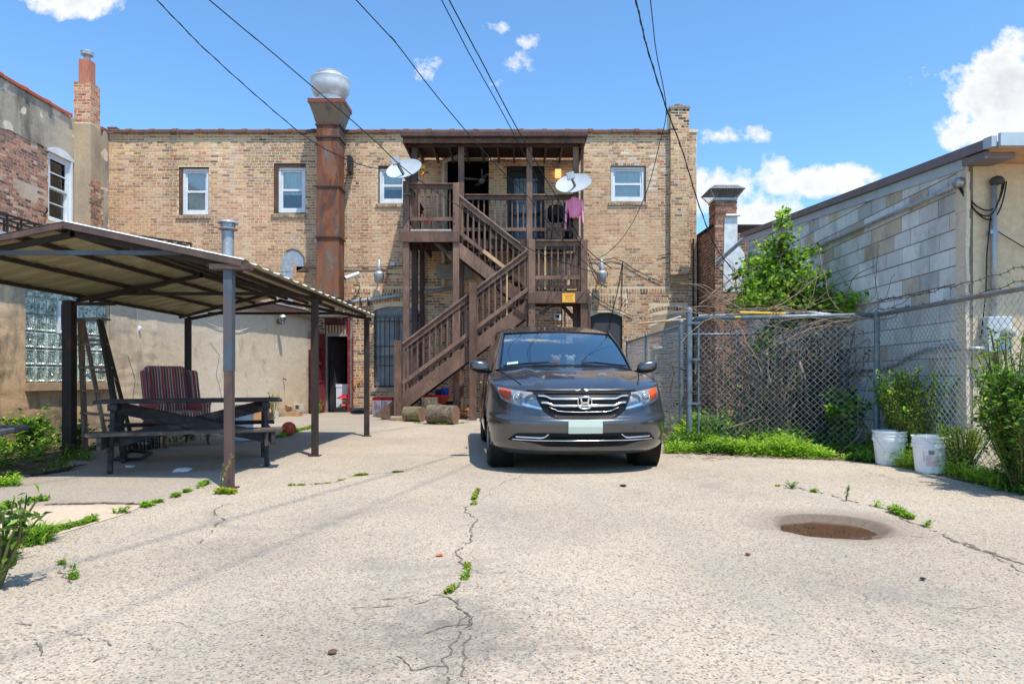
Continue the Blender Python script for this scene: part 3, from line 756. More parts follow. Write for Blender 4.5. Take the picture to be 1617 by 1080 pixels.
# sash window in the left wall
mb = MB(); a, b, z0, z1 = lw
mb.box(XL-.16, XL-.04, a, a+.10, z0, z1); mb.box(XL-.16, XL-.04, b-.12, b, z0, z1); mb.box(XL-.16, XL-.04, a+.1, b-.12, z0, z0+.09); mb.box(XL-.16, XL-.04, a+.1, b-.12, z1-.10, z1)
mb.box(XL-.04, XL+.03, b-.06, b-.002, z0, z1+.02)
w = mb.build('window', M_WHITE, left)
n = 12; mb = MB(); poly = [(XL-.02, a-.05, z1-.02), (XL-.02, b+.05, z1-.02)]+[(XL-.02, b+.05-(b-a+.1)*k/n, z1+.02+.16*(1-(2*k/n-1)**2)) for k in range(n+1)]
mb.prism(poly, (.055, 0, 0)); mb.build('arch_head', M_WHITE, w)
mb = MB()
for (p, q, x) in ((z0+.09, z0+.9, -.12), (z0+.86, z1-.1, -.08)):
    mb.box(XL+x, XL+x+.03, a+.1, a+.15, p, q); mb.box(XL+x, XL+x+.03, b-.17, b-.12, p, q); mb.box(XL+x, XL+x+.03, a+.15, b-.17, q-.06, q); mb.box(XL+x, XL+x+.03, a+.15, b-.17, p, p+.05)
    mb.box(XL+x, XL+x+.02, a+.15, b-.17, (p+q)/2-.015, (p+q)/2+.015)
mb.build('sash', M_WHITE, w)
mb = MB(); mb.box(XL-.12, XL-.115, a+.1, b-.12, z0+.05, z1-.05); mb.build('pane', M_PANE, w)
mb = MB(); mb.grid(lambda s, u: (XL-.22, a+s*(b-a), z0+u*(z1-z0)), 2, 2); mb.build('blind', simple('dim blind', srgb(128, 132, 134), srgb(90, 94, 98), 22, .8, stretch=(1, .1, 4)), w)
mb = MB(); mb.box(XL-.15, XL+.05, a-.06, b+.06, z0-.10, z0-.002); mb.build('sill', M_MORTAR_R, w)
mb = MB(); mb.box(XL-.2, XL-.15, lw2[0], lw2[1], lw2[2], lw2[3]); mb.build('blank_window', M_CURT, left)
mb = MB(); mb.tube([(XL+.06, 18.22, 5), (XL+.05, 18.22, 7.2)], .02, 6)
mb.tube([(XL+.04, 17.05, 5.05), (XL+.12, 17.05, 5.15), (XL+.14, 16.98, 5.2)], .02, 6); mb.build('pipe', M_IRON, left)

# ================= rendered shed along the left, with glass-block window =================
A0 = Vector((-8.254, 3.0, 0)); A1 = Vector((-5.72, 18.70, 0))
ST = (A1-A0).normalized(); SN = Vector((ST.y, -ST.x, 0)); SL = (A1-A0).length
def su(px):           # distance along the shed wall for a photo column
    k = (px-CX)/F     # X = kY on the wall line
    # A0 + t ST : X = kY
    t = (k*A0.y-A0.x)/(ST.x-k*ST.y); return t
def swall(t, z, d=0.0): return A0+ST*t+SN*d+Vector((0, 0, z))
def sz(px, py): p = swall(su(px), 0); return 1.0+(HY-py)/F*p.y
shed = thing('stucco_shed', 'low beige stucco extension with glass-block window behind the carport', 'shed', (-8.5, 12, 0))
def stucco_mat():
    t = MT('trowelled stucco')
    n = t.noise(1.0, 6, .6); n2 = t.noise(.55, 4, .5, t.vec((1, 1, 1), (4, 4, 4)))
    z = t.sep(2); y = t.sep(1)
    c = t.ramp(n2, [(.35, srgb(218, 206, 184)), (.6, srgb(210, 190, 162)), (.75, srgb(196, 174, 146))])
    # older tan wall towards the near end, with grime streaks; cleaner render towards the far end
    k = t.math('MULTIPLY_ADD', y, -.28, 3.75, clamp=True)
    tan = t.ramp(n, [(.3, srgb(214, 182, 142)), (.55, srgb(204, 166, 126)), (.72, srgb(172, 146, 116))])
    c = t.mix(k, c, tan)
    st = t.noise(1.8, 7, .66, t.vec((1.5, 1.5, .5), (2, 0, 0)))
    sm = t.ramp(st, [(.45, 0.0), (.62, .9)])
    c = t.mix(t.mix(1.0, sm, k, 'MULTIPLY'), c, srgb(98, 92, 80))
    up = t.math('MULTIPLY_ADD', z, 1.4, -2.3, clamp=True)          # greyer towards the eaves
    c = t.mix(t.math('MULTIPLY', up, .45), c, srgb(186, 182, 166))
    bl = t.noise(1.3, 7, .7, t.vec((1, 1, .6), (6, 1, 3)), .8); c = t.mix(t.ramp(bl, [(.56, 0.0), (.66, .5)]), c, srgb(128, 122, 110)); b2 = t.noise(5, 6, .7); c = t.mix(t.ramp(b2, [(.6, 0.0), (.7, .35)]), c, srgb(150, 132, 110))
    base = t.math('SUBTRACT', .9, t.math('MULTIPLY_ADD', z, 1.6, t.math('MULTIPLY', t.noise(2.2, 6, .7), 1.1)), clamp=True)  # rising damp and splash dirt
    c = t.mix(t.math('MULTIPLY', base, 1.8, clamp=True), c, srgb(74, 66, 54))
    c = t.mix(1.0, c, t.ramp(t.noise(24, 5, .6), [(.3, .88), (.7, 1.08)]), 'MULTIPLY')
    t.set(Base_Color=c, Roughness=.92, Specular_IOR_Level=.15)
    t.bump(t.noise(3.2, 6, .6, t.vec((1, 1, 1.6)), 1.2), .35, .02); t.bump(t.noise(40, 4, .6), .25, .004)
    return t.m
M_STUCCO = stucco_mat()
gb = (su(40.5), su(170), 1.0-13*(swall(su(100), 0).y/F)+.02, 2.75)
gz0_ = 1.0-9.5/F*swall(su(60), 0).y
gb = (su(40.5), su(170), gz0_, gz0_+.252*7)
SH = 2.66
mb = MB(); slab(mb, A0, ST, SN, 0, SL, -.3, SH, [gb], .25); 
mb.build('wall', M_STUCCO, shed)
# trowel ridges: a relief skin a few millimetres proud, real geometry
mb = MB()
def relief(u0, u1, z0, z1, nu, nz):
    def f(s, v):
        u = u0+s*(u1-u0); z = z0+v*(z1-z0); e = min(1, 12*min(s, 1-s, v+.08, 1-v+.08))
        h = (noise.fractal(Vector((u*2.0, z*3.1, 1)), .8, 2.1, 4)*.012+abs(noise.noise(Vector((u*3.3+z*2, z*6, 4))))*.014)*(1.0 if u < gb[1]+1.2 else .35)
        return swall(u, z, .004+max(0, (h+.006))*1.0)
    mb.grid(f, nu, nz)
relief(0.1, gb[0]-.03, -.05, SH-.02, 110, 60); relief(gb[1]+.03, SL-.02, -.05, SH-.02, 170, 60); relief(gb[0]-.029, gb[1]+.029, -.05, gb[2]-.12, 40, 24)
mb.build('trowel_relief', M_STUCCO, shed, smooth=True)
mb = MB(); mb.obox(swall((gb[0]+gb[1])/2, gb[2]-.06, .02), ST*((gb[1]-gb[0])/2+.03), SN*.07, (0, 0, .055)); mb.build('sill', simple('tan sill', srgb(190, 160, 128), srgb(160, 132, 104)), shed)
# the shed body behind the wall
M_SHROOF = simple('brown roll roofing', srgb(120, 84, 68), srgb(96, 72, 62), 5, .85, c3=srgb(150, 120, 104))
mb = MB(); mb.box(-11.88, A1.x-.26, 18.72, 18.90, 0, 2.9); mb.quad(swall(0, SH, -.25), swall(SL, SH, -.25), (-11.88, 18.9, 3.15), (-11.88, 3.0, 3.15))
mb.box(-11.88, A0.x-.2, 3.0, 3.2, 0, 2.7); mb.build('side_wall', M_STUCCO, shed)
mb = MB(); mb.prism([swall(-.1, SH+.012, .12), swall(SL+.02, SH+.012, .12), Vector((-11.86, 18.88, 3.20)), Vector((-11.86, 2.9, 3.20))], (0, 0, .09)); mb.build('roof', M_SHROOF, shed)
mb = MB(); mb.obox(swall(SL/2, SH+.0, .155), ST*(SL/2+.05), SN*.018, (0, 0, .075)); mb.obox(swall(SL/2, SH-.03, .07), ST*(SL/2+.05), SN*.065, (0, 0, .008)); mb.build('fascia', simple('dark red-brown fascia', srgb(98, 78, 72), srgb(80, 66, 62), 4), shed)
mb = MB(); mb.obox(swall(SL-1.4, SH+.13, -.1), ST*1.0, SN*.25, (0, 0, .012)); mb.build('flashing', simple('silver patch coating', srgb(214, 216, 216), srgb(180, 180, 178), 5, .4), shed)
# glass blocks
t = MT('wavy glass block')
nz_ = t.noise(9, 3, .5, t.vec((1, 1, 1), rot=(.6, 0, 0)), 1.6)
t.set(Base_Color=t.ramp(nz_, [(.36, srgb(112, 124, 112)), (.5, srgb(160, 174, 162)), (.64, srgb(206, 216, 206))]), Roughness=.12, Specular_IOR_Level=.8)
t.bump(nz_, .5, .02)
M_GLB = t.m
nc, nr = 8, 7; cw = (gb[1]-gb[0])/nc; chh = (gb[3]-gb[2])/nr
gm = MB()
def gbf(s, v):
    a, b = s-.5, v-.5; e = max(abs(a), abs(b))*2
    rim = 1 if e > .80 else 0
    d = .012 if e > .97 else (.032 if rim else .020+.010*math.sin((a*1.2+b)*26+3*math.sin(b*7)))
    return (a*(cw-.016), -d, b*(chh-.016))
gm.grid(gbf, 14, 14); go = gm.build('glass_block', M_GLB, None, smooth=False); gmesh = go.data; bpy.data.objects.remove(go)
ang = math.atan2(ST.y, ST.x)
for i in range(nc):
    for j in range(nr):
        if i in (3, 4) and j in (3, 4): continue
        c = swall(gb[0]+(i+.5)*cw, gb[2]+(j+.5)*chh, -.06)
        share(gmesh, 'glass_block', shed, c, rz=ang)
mb = MB(); mb.obox(swall((gb[0]+gb[1])/2, (gb[2]+gb[3])/2, -.11), ST*((gb[1]-gb[0])/2), SN*.045, (0, 0, (gb[3]-gb[2])/2)); mb.build('block_mortar', simple('white mortar', srgb(206, 206, 196), srgb(180, 180, 168)), shed)
c0 = swall(gb[0]+4*cw, gb[2]+4*chh, -.05)
mb = MB()
for (a, b, c_, d_) in ((-cw+.01, -cw+.05, -chh, chh), (cw-.05, cw-.01, -chh, chh), (-cw+.05, cw-.05, chh-.05, chh-.01), (-cw+.05, cw-.05, -chh+.01, -chh+.05), (-.02, .02, -chh+.05, chh-.05)):
    mb.obox(c0+ST*((a+b)/2)+Vector((0, 0, (c_+d_)/2)), ST*((b-a)/2), SN*.03, (0, 0, (d_-c_)/2))
vw = mb.build('vent_window', M_WHITE, shed)
mb = MB(); mb.obox(c0-SN*.005, ST*(cw-.04), SN*.003, (0, 0, chh-.04)); mb.build('screen', simple('grey fly screen', srgb(96, 102, 112), srgb(84, 88, 96), 12), vw)

for pts in ([(2, 662), (30, 664), (62, 668), (88, 676)], [(255, 610), (262, 630), (258, 655), (270, 680)], [(330, 540), (345, 560), (340, 590), (352, 640)], [(70, 640), (66, 660), (72, 690)], [(200, 560), (212, 600), (206, 640)]):
    fine = []
    for a, b in zip(pts, pts[1:]):
        for i in range(8): fine.append((a[0]+(b[0]-a[0])*i/8, a[1]+(b[1]-a[1])*i/8))
    mb = MB(); vv = []
    for px, py in fine:
        u_ = su(px); p = swall(u_, 0); vv.append(swall(u_, 1+(HY-py)/F*p.y+.03*noise.noise(Vector((px*.15, py*.15, 0))), .022))
    mb.tube(vv, .0035, 4); mb.build('wall_crack', simple('crack dark', srgb(92, 80, 66), bump=0) if 'crack dark' not in bpy.data.materials else bpy.data.materials['crack dark'], shed)
# taller metal-roofed box further left, behind the carport
box_ = thing('rooftop_shed', 'small dark roof shed with pale metal edge above the carport at far left', 'shed', (-10.4, 11, 3.05))
mb = MB(); mb.box(-11.8, -9.25, 6.5, 13.0, 2.9, 3.42); mb.build('wall', simple('pinkish siding', srgb(150, 112, 104), srgb(130, 98, 92), 4), box_)
mb = MB(); mb.box(-11.85, -9.10, 6.4, 13.1, 3.421, 3.56); mb.build('roof', simple('pale metal edge', srgb(206, 212, 218), srgb(180, 188, 196), 3, .5), box_)
# black railings on the shed roofs
def roof_grille(name, label, p0, p1, z0, z1, n):
    g = thing(name, label, 'railing', (*((Vector(p0)+Vector(p1))/2).xy, z0))
    p0, p1 = Vector((*p0, 0)), Vector((*p1, 0)); d = (p1-p0); L = d.length; d.normalize(); s = Vector((-d.y, d.x, 0))*.16
    for off in (-1, 1):
        for z in (z1, (z0+z1)/2+.1):
            mb = MB(); mb.bar(p0+s*off+Vector((0, 0, z)), p1+s*off+Vector((0, 0, z)), .035, .035); mb.build('rail', M_IRON, g)
        for i in range(n+1):
            q = p0+d*(L*i/n)+s*off; mb = MB(); mb.bar(q+Vector((0, 0, z0)), q+Vector((0, 0, z1)), .03, .03); mb.build('upright', M_IRON, g)
    for i in range(n+1):
        q = p0+d*(L*i/n); mb = MB(); mb.bar(q-s+Vector((0, 0, z1)), q+s+Vector((0, 0, z1)), .025, .025); mb.build('cross_piece', M_IRON, g)
roof_grille('metal_railing', 'black metal railing lying along the roof above the left end of the carport', (-9.5, 10.0), (-9.5, 14.2), 3.56, 3.95, 12)
roof_grille('metal_railing', 'black metal railing on the shed roof just left of the grey vent pipe', (-8.95, 15.6), (-8.05, 16.6), 3.0, 4.22, 6)

# ================= small brick building and chimney in the right background =================
ob = thing('brick_outbuilding', 'small old brick building with patched walls between the tan building and block wall', 'building', (5.7, 18.4, 0))
oldb = pal([srgb(150,92,68), srgb(128,80,62), srgb(104,70,56), srgb(168,106,80), srgb(80,60,50), srgb(180,140,110)], [20, 18, 14, 10, 7, 5])
def col_ob(u, z, r, hdr):
    if noise.noise(Vector((u*1.5, z*.8, 9)))+.4*noise.noise(Vector((u*4, z*3, 1))) > .40: return None
    return mul(oldb(r), r.uniform(.8, 1.12))
OX = 5.08
fr_ = lay_bricks(0, .86, 0, 4.72, .0773, .222, [], col_ob, seed=5, header=6)
place_bricks(fr_, ob, (OX, 17.7, 0), (1, 0, 0), (0, -1, 0), nparts=170, score=lambda b: -b[2])
si = lay_bricks(0, 2.2, 0, 5.2, .0773, .222, [], lambda u, z, r, q: mul(oldb(r), r.uniform(.75, 1.1)) if patchy(u, z) < .6 else None, seed=6, header=6, topf=lambda u: 4.95+.05*u)
place_bricks(si, ob, (OX, 17.7, 0), (0, 1, 0), (-1, 0, 0), nparts=130, score=lambda b: -b[2], rest='side_courses')
mb = MB(); mb.box(OX, OX+3, 17.7, 17.95, -.3, 4.72); mb.box(OX, OX+.25, 17.951, 19.9, -.3, 4.93); mb.build('wall', stained('old patched render', srgb(186, 168, 142), srgb(110, 96, 84), srgb(170, 140, 115)), ob)
mb = MB(); mb.obox((OX+1.5, 18.9, 4.98), (1.55, 0, 0), (0, 1.05, .03), (0, 0, .03)); mb.build('roof', M_DARK, ob)
oc = thing('chimney', 'squat brick chimney with flared metal cap on the small outbuilding', 'chimney', (5.35, 18.0, 4.7))
mb = MB(); mb.box(OX+.01, OX+.56, 17.71, 18.29, 4.5, 5.56); mb.build('mortar_core', M_MORTAR_R, oc)
for (O_, T_, N_, L_, sd_) in (((OX, 17.70, 0), (1, 0, 0), (0, -1, 0), .57, 1), ((OX, 17.70, 0), (0, 1, 0), (-1, 0, 0), .6, 2)):
    bb = lay_bricks(0, L_, 4.72, 5.58, .0773, .222, [], lambda u, z, r, q: mul(oldb(r), r.uniform(.9, 1.25)), seed=sd_, header=0)
    place_bricks(bb, oc, O_, T_, N_, nparts=80)
mb = MB(); mb.prism([(OX+.2, 17.68, 3.2), (OX+.8, 17.68, 3.2), (OX+.75, 17.68, 4.2), (OX+.57, 17.68, 4.45), (OX+.57, 17.68, 5.15), (OX+.24, 17.68, 5.12)], (0, .012, 0)); mb.build('white_roof_coating', simple('white roof coating', srgb(222, 226, 226), srgb(196, 196, 190), 7, .6), oc)
mb = MB(); mb.tube([(OX+.26, 17.64, 5.17), (OX+.62, 17.64, 5.17)], .035, 8); mb.build('flashing_roll', M_WHITE, oc)
mb = MB(); c = Vector((OX+.28, 18.0, 0)); 
for (r1, z1, r2, z2) in ((.30, 5.58, .30, 5.64),):
    mb.box(c.x-r1, c.x+r1, c.y-r1, c.y+r1, z1, z2)
mb.build('cap_base', M_GALV, oc)
mb = MB(); top = [(c.x-.30, c.y-.30), (c.x+.30, c.y-.30), (c.x+.30, c.y+.30), (c.x-.30, c.y+.30)]; k = 1.45
for i in range(4):
    a, b = Vector((*top[i], 5.64)), Vector((*top[(i+1) % 4], 5.64)); m = lambda v, z: Vector((c.x+(v.x-c.x)*k, c.y+(v.y-c.y)*k, z))
    mb.tube([a, m(a, 5.84)], .012, 4)
    for j in range(1, 12): q = a.lerp(b, j/12); mb.tube([q, m(q, 5.82)], .0035, 3)
mb.build('cap_mesh', M_GALV, oc)
mb = MB(); rr = .30*k+.03
pts = [Vector((c.x+sx_*rr, c.y+sy_*rr, 5.84)) for sx_, sy_ in ((-1, -1), (1, -1), (1, 1), (-1, 1))]; ap = [Vector((c.x+sx_*.3, c.y+sy_*.3, 5.97)) for sx_, sy_ in ((-1, -1), (1, -1), (1, 1), (-1, 1))]
for i in range(4): mb.quad(pts[i], pts[(i+1) % 4], ap[(i+1) % 4], ap[i])
mb.quad(*ap); mb.quad(*pts[::-1]); mb.build('cap_lid', simple('dull zinc', srgb(120, 122, 122), srgb(92, 94, 94), 6, .6, metal=.4), oc)

# ================= concrete block building on the right =================
BO = Vector((4.83, 7.38, 0)); BT = Vector((.037, 1, 0)).normalized(); BN = Vector((-1, .037, 0)).normalized(); BL = 7.95
blk = thing('block_building', 'grey concrete-block building with beige front and brown metal roof edge on the right', 'building', (6, 10, 0))
def topb(u): return 3.27+.1*u
grey = pal([srgb(200,203,200), srgb(190,193,190), srgb(212,214,211), srgb(174,177,174), srgb(188,178,160), srgb(180,168,148)], [20, 18, 14, 8, 6, 4])
def col_blk(u, z, r, hdr):
    c = grey(r); n = noise.noise(Vector((u*.9, z*1.4, 2)))
    f = 1+.12*n
    if u < .45: c = lerp(c, srgb(190, 180, 166), .3)
    return mul(c, 1.26*f*r.uniform(.92, 1.05))
bb = lay_bricks(.10, BL, 0.0, 4.4, .2032, .4064, [], col_blk, joint=.014, vj=.013, header=0, topf=topb, seed=4, wob=.001)
place_bricks(bb, blk, BO, BT, BN, key='k', nparts=300, score=lambda b: (b[0]+b[1])/2-.25*b[2], name='block', depth=.08, proud=.005, rest='far_blocks')
mb = MB(); cells = 16
for i in range(cells):
    a, b = i*BL/cells, (i+1)*BL/cells
    z = topb(a)
    mb.obox(BO+BT*((a+b)/2)-BN*.1+Vector((0, 0, z/2-.15)), BT*((b-a)/2), BN*.1, (0, 0, z/2+.15))
mb.build('joint_backing', M_BLOCKJOINT, blk)
mb = MB(); r = random.Random(3)
for k in range(34):
    z = k*.1; mb.obox(BO+BT*.06+Vector((0, 0, z+.05)), BT*(.085+r.uniform(-.015, .02)), BN*(.014+r.uniform(0, .008)), (0, 0, .052))
mb.build('corner_mortar', stained('pale corner mortar', srgb(222, 208, 186), srgb(170, 156, 136), srgb(212, 190, 160), 2), blk)
M_BEIGE = stained('beige stucco front', srgb(222, 200, 166), srgb(176, 156, 128), srgb(210, 186, 150), .5, streak=.5)
mb = MB(); mb.box(4.90, 9.5, 7.372, 7.62, -.3, 3.42); mb.build('front_wall', M_BEIGE, blk)
mb = MB(); mb.box(9.25, 9.5, 7.621, 15.3, -.3, 3.5); mb.box(5.2, 9.24, 15.05, 15.3, -.3, 4.0); mb.build('side_wall', M_BLOCKJOINT, blk)
M_BROWNM = simple('brown metal fascia', srgb(122, 112, 114), srgb(108, 100, 102), 3, .5, bump=.02)
M_BLUEM = simple('pale grey-blue flashing', srgb(176, 192, 200), srgb(158, 174, 184), 4, .45, bump=.03)
def slope_strip(mb, u0, u1, d0, d1, z0, z1):
    """strip along the block wall following the roof slope; z relative to topb"""
    pts = []
    for u, z in ((u0, z0), (u1, z0), (u1, z1), (u0, z1)): pts.append(BO+BT*u+BN*d0+Vector((0, 0, topb(u)+z)))
    mb.prism(pts, BN*(d1-d0))
mb = MB(); slope_strip(mb, .0, BL+.1, .006, .03, -.03, .085); mb.build('flashing', M_BLUEM, blk)
mb = MB(); slope_strip(mb, -.42, BL+.3, -.03, .075, .09, .19); mb.build('roof_edge', M_BROWNM, blk)
mb = MB(); slope_strip(mb, -.555, -.421, .03, .085, .09, .195); mb.build('corner_cap', M_BLUEM, blk)
mb = MB(); slope_strip(mb, -.40, -.01, -.25, .05, .0, .075); mb.build('soffit_board', M_BROWNM, blk)
mb = MB(); mb.prism([BO+BT*-.5+Vector((.04, 0, topb(-.5)+.10)), BO+BT*BL+Vector((.04, 0, topb(BL)+.10)), Vector((9.6, BO.y+BL, topb(BL)+.10)), Vector((9.6, BO.y-.5, topb(-.5)+.10))], (0, 0, .06)); mb.build('roof', M_BROWNM, blk)
mb = MB(); mb.box(4.79, 9.6, 6.79, 6.83, 3.30, 3.43); mb.build('front_fascia', M_BLUEM, blk)
mb = MB(); mb.box(4.80, 9.6, 6.831, 7.37, 3.295, 3.315); mb.build('soffit', simple('peach soffit', srgb(206, 160, 124), srgb(184, 138, 104), 6), blk)
# pipe along the block wall with service heads and drooping cables
def bw(u, z, d=0.0): return BO+BT*u+BN*d+Vector((0, 0, z))
def bu(px): k = (px-CX)/F; return (k*BO.y-BO.x)/(BT.x-k*BT.y)
def bwp(px, py, d=.05): u = bu(px); p = bw(u, 0); return bw(u, 1+(HY-py)/F*p.y, d)
M_PIPE = simple('grey steel pipe', srgb(176, 180, 182), srgb(150, 154, 156), 6, .45, metal=.5, bump=.04)
M_CABLE = simple('black cable', (0.012, .012, .013), rough=.5, bump=0)
pp = thing('wall_pipe', 'long grey sloping conduit pipe on the concrete-block wall', 'pipe', bwp(1530, 290))
mb = MB(); mb.tube([bwp(1516, 293), bwp(1400, 345), bwp(1275, 399)], .026, 8); mb.build('pipe', M_PIPE, pp, smooth=True)
for px, py in ((1488, 306), (1376, 356), (1310, 384)):
    mb = MB(); q = bwp(px, py); mb.tube([q-BT*.02, q+BT*.02], .034, 8); mb.build('clamp', M_PIPE, pp)
mb = MB(); mb.lathe([(.001, -.06), (.05, -.05), (.062, 0), (.05, .04), (.001, .055)], bwp(1523, 289, .06), 14, 'y'); mb.build('weatherhead', simple('aluminium head', srgb(170, 170, 170), srgb(140, 140, 140), 5, .35, metal=.8), pp, smooth=True)
ms = thing('conduit_mast', 'vertical electric service mast rising from the meter on the beige front', 'mast', (5.1, 7.30, 1.6))
mx_ = (1566-CX)/146.6
mb = MB(); mb.tube([(mx_, 7.32, 1.62), (mx_, 7.32, 3.05)], .03, 10); mb.build('pipe', M_PIPE, ms, smooth=True)
mb = MB(); mb.lathe([(.001, -.03), (.06, -.02), (.07, .02), (.05, .05), (.001, .07)], (mx_+.02, 7.30, 3.08), 12); mb.build('weatherhead', simple('dark head', (.05, .05, .045), rough=.6), ms, smooth=True)
for z in (1.9, 2.55):
    mb = MB(); mb.box(mx_-.05, mx_+.05, 7.30, 7.37, z-.02, z+.02); mb.build('strap', M_PIPE, ms)
def sag(a, b, s, n=14, side=Vector((0, 0, 0))):
    a, b = Vector(a), Vector(b)
    return [a.lerp(b, i/n)+Vector((0, 0, -s*4*(i/n)*(1-i/n)))+side*(4*(i/n)*(1-i/n)) for i in range(n+1)]
cbl = thing('service_cables', 'black cables drooping between pipe end and mast head on the right building', 'cable', (4.95, 7.3, 2.9))
h1 = bwp(1523, 292, .08); h2 = Vector((mx_+.06, 7.27, 3.08))
for s, dx in ((.36, 0), (.30, .02), (.40, .04)):
    mb = MB(); mb.tube(sag(h1+Vector((dx*.6, 0, 0)), h2+Vector((dx, 0, 0)), s, side=Vector((.06, -.02, 0))), .008, 5); mb.build('cable', M_CABLE, cbl, smooth=True)
mb = MB(); mb.tube([(mx_-.05, 7.3, 2.72), (mx_-.07, 7.33, 2.3), (mx_-.08, 7.33, 1.9), (mx_-.14, 7.32, 1.4)], .007, 5); mb.tube([(mx_+.03, 7.3, 2.55), (mx_+.3, 7.32, 2.4), (mx_+.9, 7.33, 2.12)], .006, 5); mb.build('cable', M_CABLE, cbl, smooth=True)
mt = thing('electric_meter', 'grey electric meter box with round glass meter on the beige wall', 'meter', (5.14, 7.3, 1.4))
mb = MB(); mb.box((1549-CX)/146.6, (1587-CX)/146.6, 7.24, 7.37, 1.26, 1.64); bevel(mb.build('box', simple('grey enamel', srgb(190, 198, 202), srgb(170, 178, 182), 3, .45), mt), .01)
mb = MB(); mb.lathe([(.001, -.09), (.05, -.085), (.065, -.05), (.07, 0)], (5.17, 7.24, 1.47), 18, 'y'); mb.build('meter_dial', simple('meter glass', srgb(196, 196, 184), srgb(150, 150, 140), 20, .2), mt, smooth=True)
mb = MB(); mb.box(5.20, 5.26, 7.20, 7.24, 1.44, 1.48); mb.build('seal', M_WHITE, mt)
cd = thing('bent_conduit', 'bent grey conduit running from the meter box along the block wall', 'pipe', bwp(1500, 550))
mb = MB(); mb.tube([(5.0, 7.28, 1.30), (4.86, 7.30, 1.30), bwp(1500, 549), bwp(1470, 552), bwp(1445, 562), bwp(1420, 577), bwp(1400, 583), bwp(1340, 588), bwp(1280, 590)], .026, 8); mb.build('pipe', M_PIPE, cd, smooth=True)
mb = MB(); q = bwp(1503, 548); mb.obox(q, BT*.10, BN*.04, (0, 0, .035)); mb.build('coupling', M_PIPE, cd)
# ================= ground =================
def ground_mat():
    t = MT('exposed aggregate concrete')
    v1 = t.voro(125, 'Color'); v2 = t.voro(88, 'Color', vec=t.vec(loc=(3, 7, 0)))
    s1 = t.N.new('ShaderNodeSeparateColor'); t.L.new(v1, s1.inputs[0]); s2 = t.N.new('ShaderNodeSeparateColor'); t.L.new(v2, s2.inputs[0])
    c1 = t.ramp(s1.outputs[0], [(0, srgb(56, 54, 54)), (.09, srgb(110, 103, 96)), (.24, srgb(172, 164, 154)), (.5, srgb(200, 190, 178)), (.8, srgb(216, 208, 198)), (.95, srgb(206, 176, 148))])
    c2 = t.ramp(s2.outputs[1], [(0, srgb(78, 72, 70)), (.045, srgb(110, 100, 92)), (.06, srgb(196, 186, 174)), (.8, srgb(208, 200, 188)), (.93, srgb(192, 160, 130)), (1, srgb(222, 214, 204))])
    c = t.mix(.34, c1, c2)
    big = t.noise(.42, 6, .6); mid = t.noise(1.9, 6, .65, dist=.6); 
    c = t.mix(1.0, c, t.ramp(big, [(.3, srgb(216, 210, 198)), (.7, srgb(246, 240, 226))]), 'MULTIPLY')
    c = t.mix(t.ramp(mid, [(.52, 0.0), (.70, .30)]), c, srgb(150, 142, 132))
    oil = t.noise(.75, 7, .68, t.vec(loc=(11, 4, 0)), 1.0); c = t.mix(t.ramp(oil, [(.58, 0.0), (.68, .42)]), c, srgb(128, 122, 114))
    sp = t.noise(7, 6, .75, t.vec(loc=(1, 9, 0))); c = t.mix(t.ramp(sp, [(.64, 0.0), (.72, .5)]), c, srgb(112, 106, 100))
    tr = t.noise(1.0, 5, .6, t.vec((2.6, .22, 1), (2, 2, 0))); c = t.mix(t.ramp(tr, [(.52, 0.0), (.66, .22)]), c, srgb(150, 146, 138))
    far = t.math('MULTIPLY_ADD', t.sep(1), .085, -.62, clamp=True)      # towards the building the slab is dirtier
    c = t.mix(t.math('MULTIPLY', far, .30), c, srgb(172, 152, 130))
    # carport's shade painted into the slab: greyer ground beneath the roof
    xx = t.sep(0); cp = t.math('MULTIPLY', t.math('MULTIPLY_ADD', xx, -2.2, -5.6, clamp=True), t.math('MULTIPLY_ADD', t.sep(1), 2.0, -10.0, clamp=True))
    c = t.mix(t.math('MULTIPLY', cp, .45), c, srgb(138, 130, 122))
    for (qx, qy, qr, qa) in ((-.20, 2.66, 2.2, .55), (-.75, 2.55, 1.1, .34), (-1.6, 3.9, 1.5, .3), (1.55, 3.3, .9, .28), (.1, 4.6, 1.3, .22)):
        ex = t.math('SUBTRACT', t.sep(0), qx); ey = t.math('SUBTRACT', t.sep(1), qy); e2 = t.math('SQRT', t.math('ADD', t.math('MULTIPLY', ex, ex), t.math('MULTIPLY', ey, ey)))
        k = t.math('SUBTRACT', 1.0, t.math('MULTIPLY', t.math('ADD', e2, t.math('MULTIPLY', t.math('SUBTRACT', sp, .5), 1.6)), qr), clamp=True)
        c = t.mix(t.math('MULTIPLY', k, qa), c, srgb(104, 98, 94))
    # damp halo round the pothole
    dx = t.math('SUBTRACT', xx, 2.12); dy = t.math('SUBTRACT', t.sep(1), 4.62)
    rr = t.math('SQRT', t.math('ADD', t.math('MULTIPLY', dx, dx), t.math('MULTIPLY', dy, dy)))
    halo = t.math('SUBTRACT', 1.0, t.math('MULTIPLY', t.math('SUBTRACT', t.math('ADD', rr, t.math('MULTIPLY', t.math('SUBTRACT', mid, .5), .5)), .36), 3.2), clamp=True)
    c = t.mix(t.math('MULTIPLY', halo, .55), c, srgb(126, 110, 96))
    inner = t.math('SUBTRACT', 1.0, t.math('MULTIPLY', t.math('SUBTRACT', rr, .33), 14), clamp=True)
    c = t.mix(t.math('MULTIPLY', inner, .7), c, srgb(92, 78, 66))
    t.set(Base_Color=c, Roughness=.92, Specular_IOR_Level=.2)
    t.bump(s1.outputs[1], .35, .004); t.bump(mid, .4, .02)
    return t.m
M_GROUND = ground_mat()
HC = Vector((2.06, 4.58, 0))
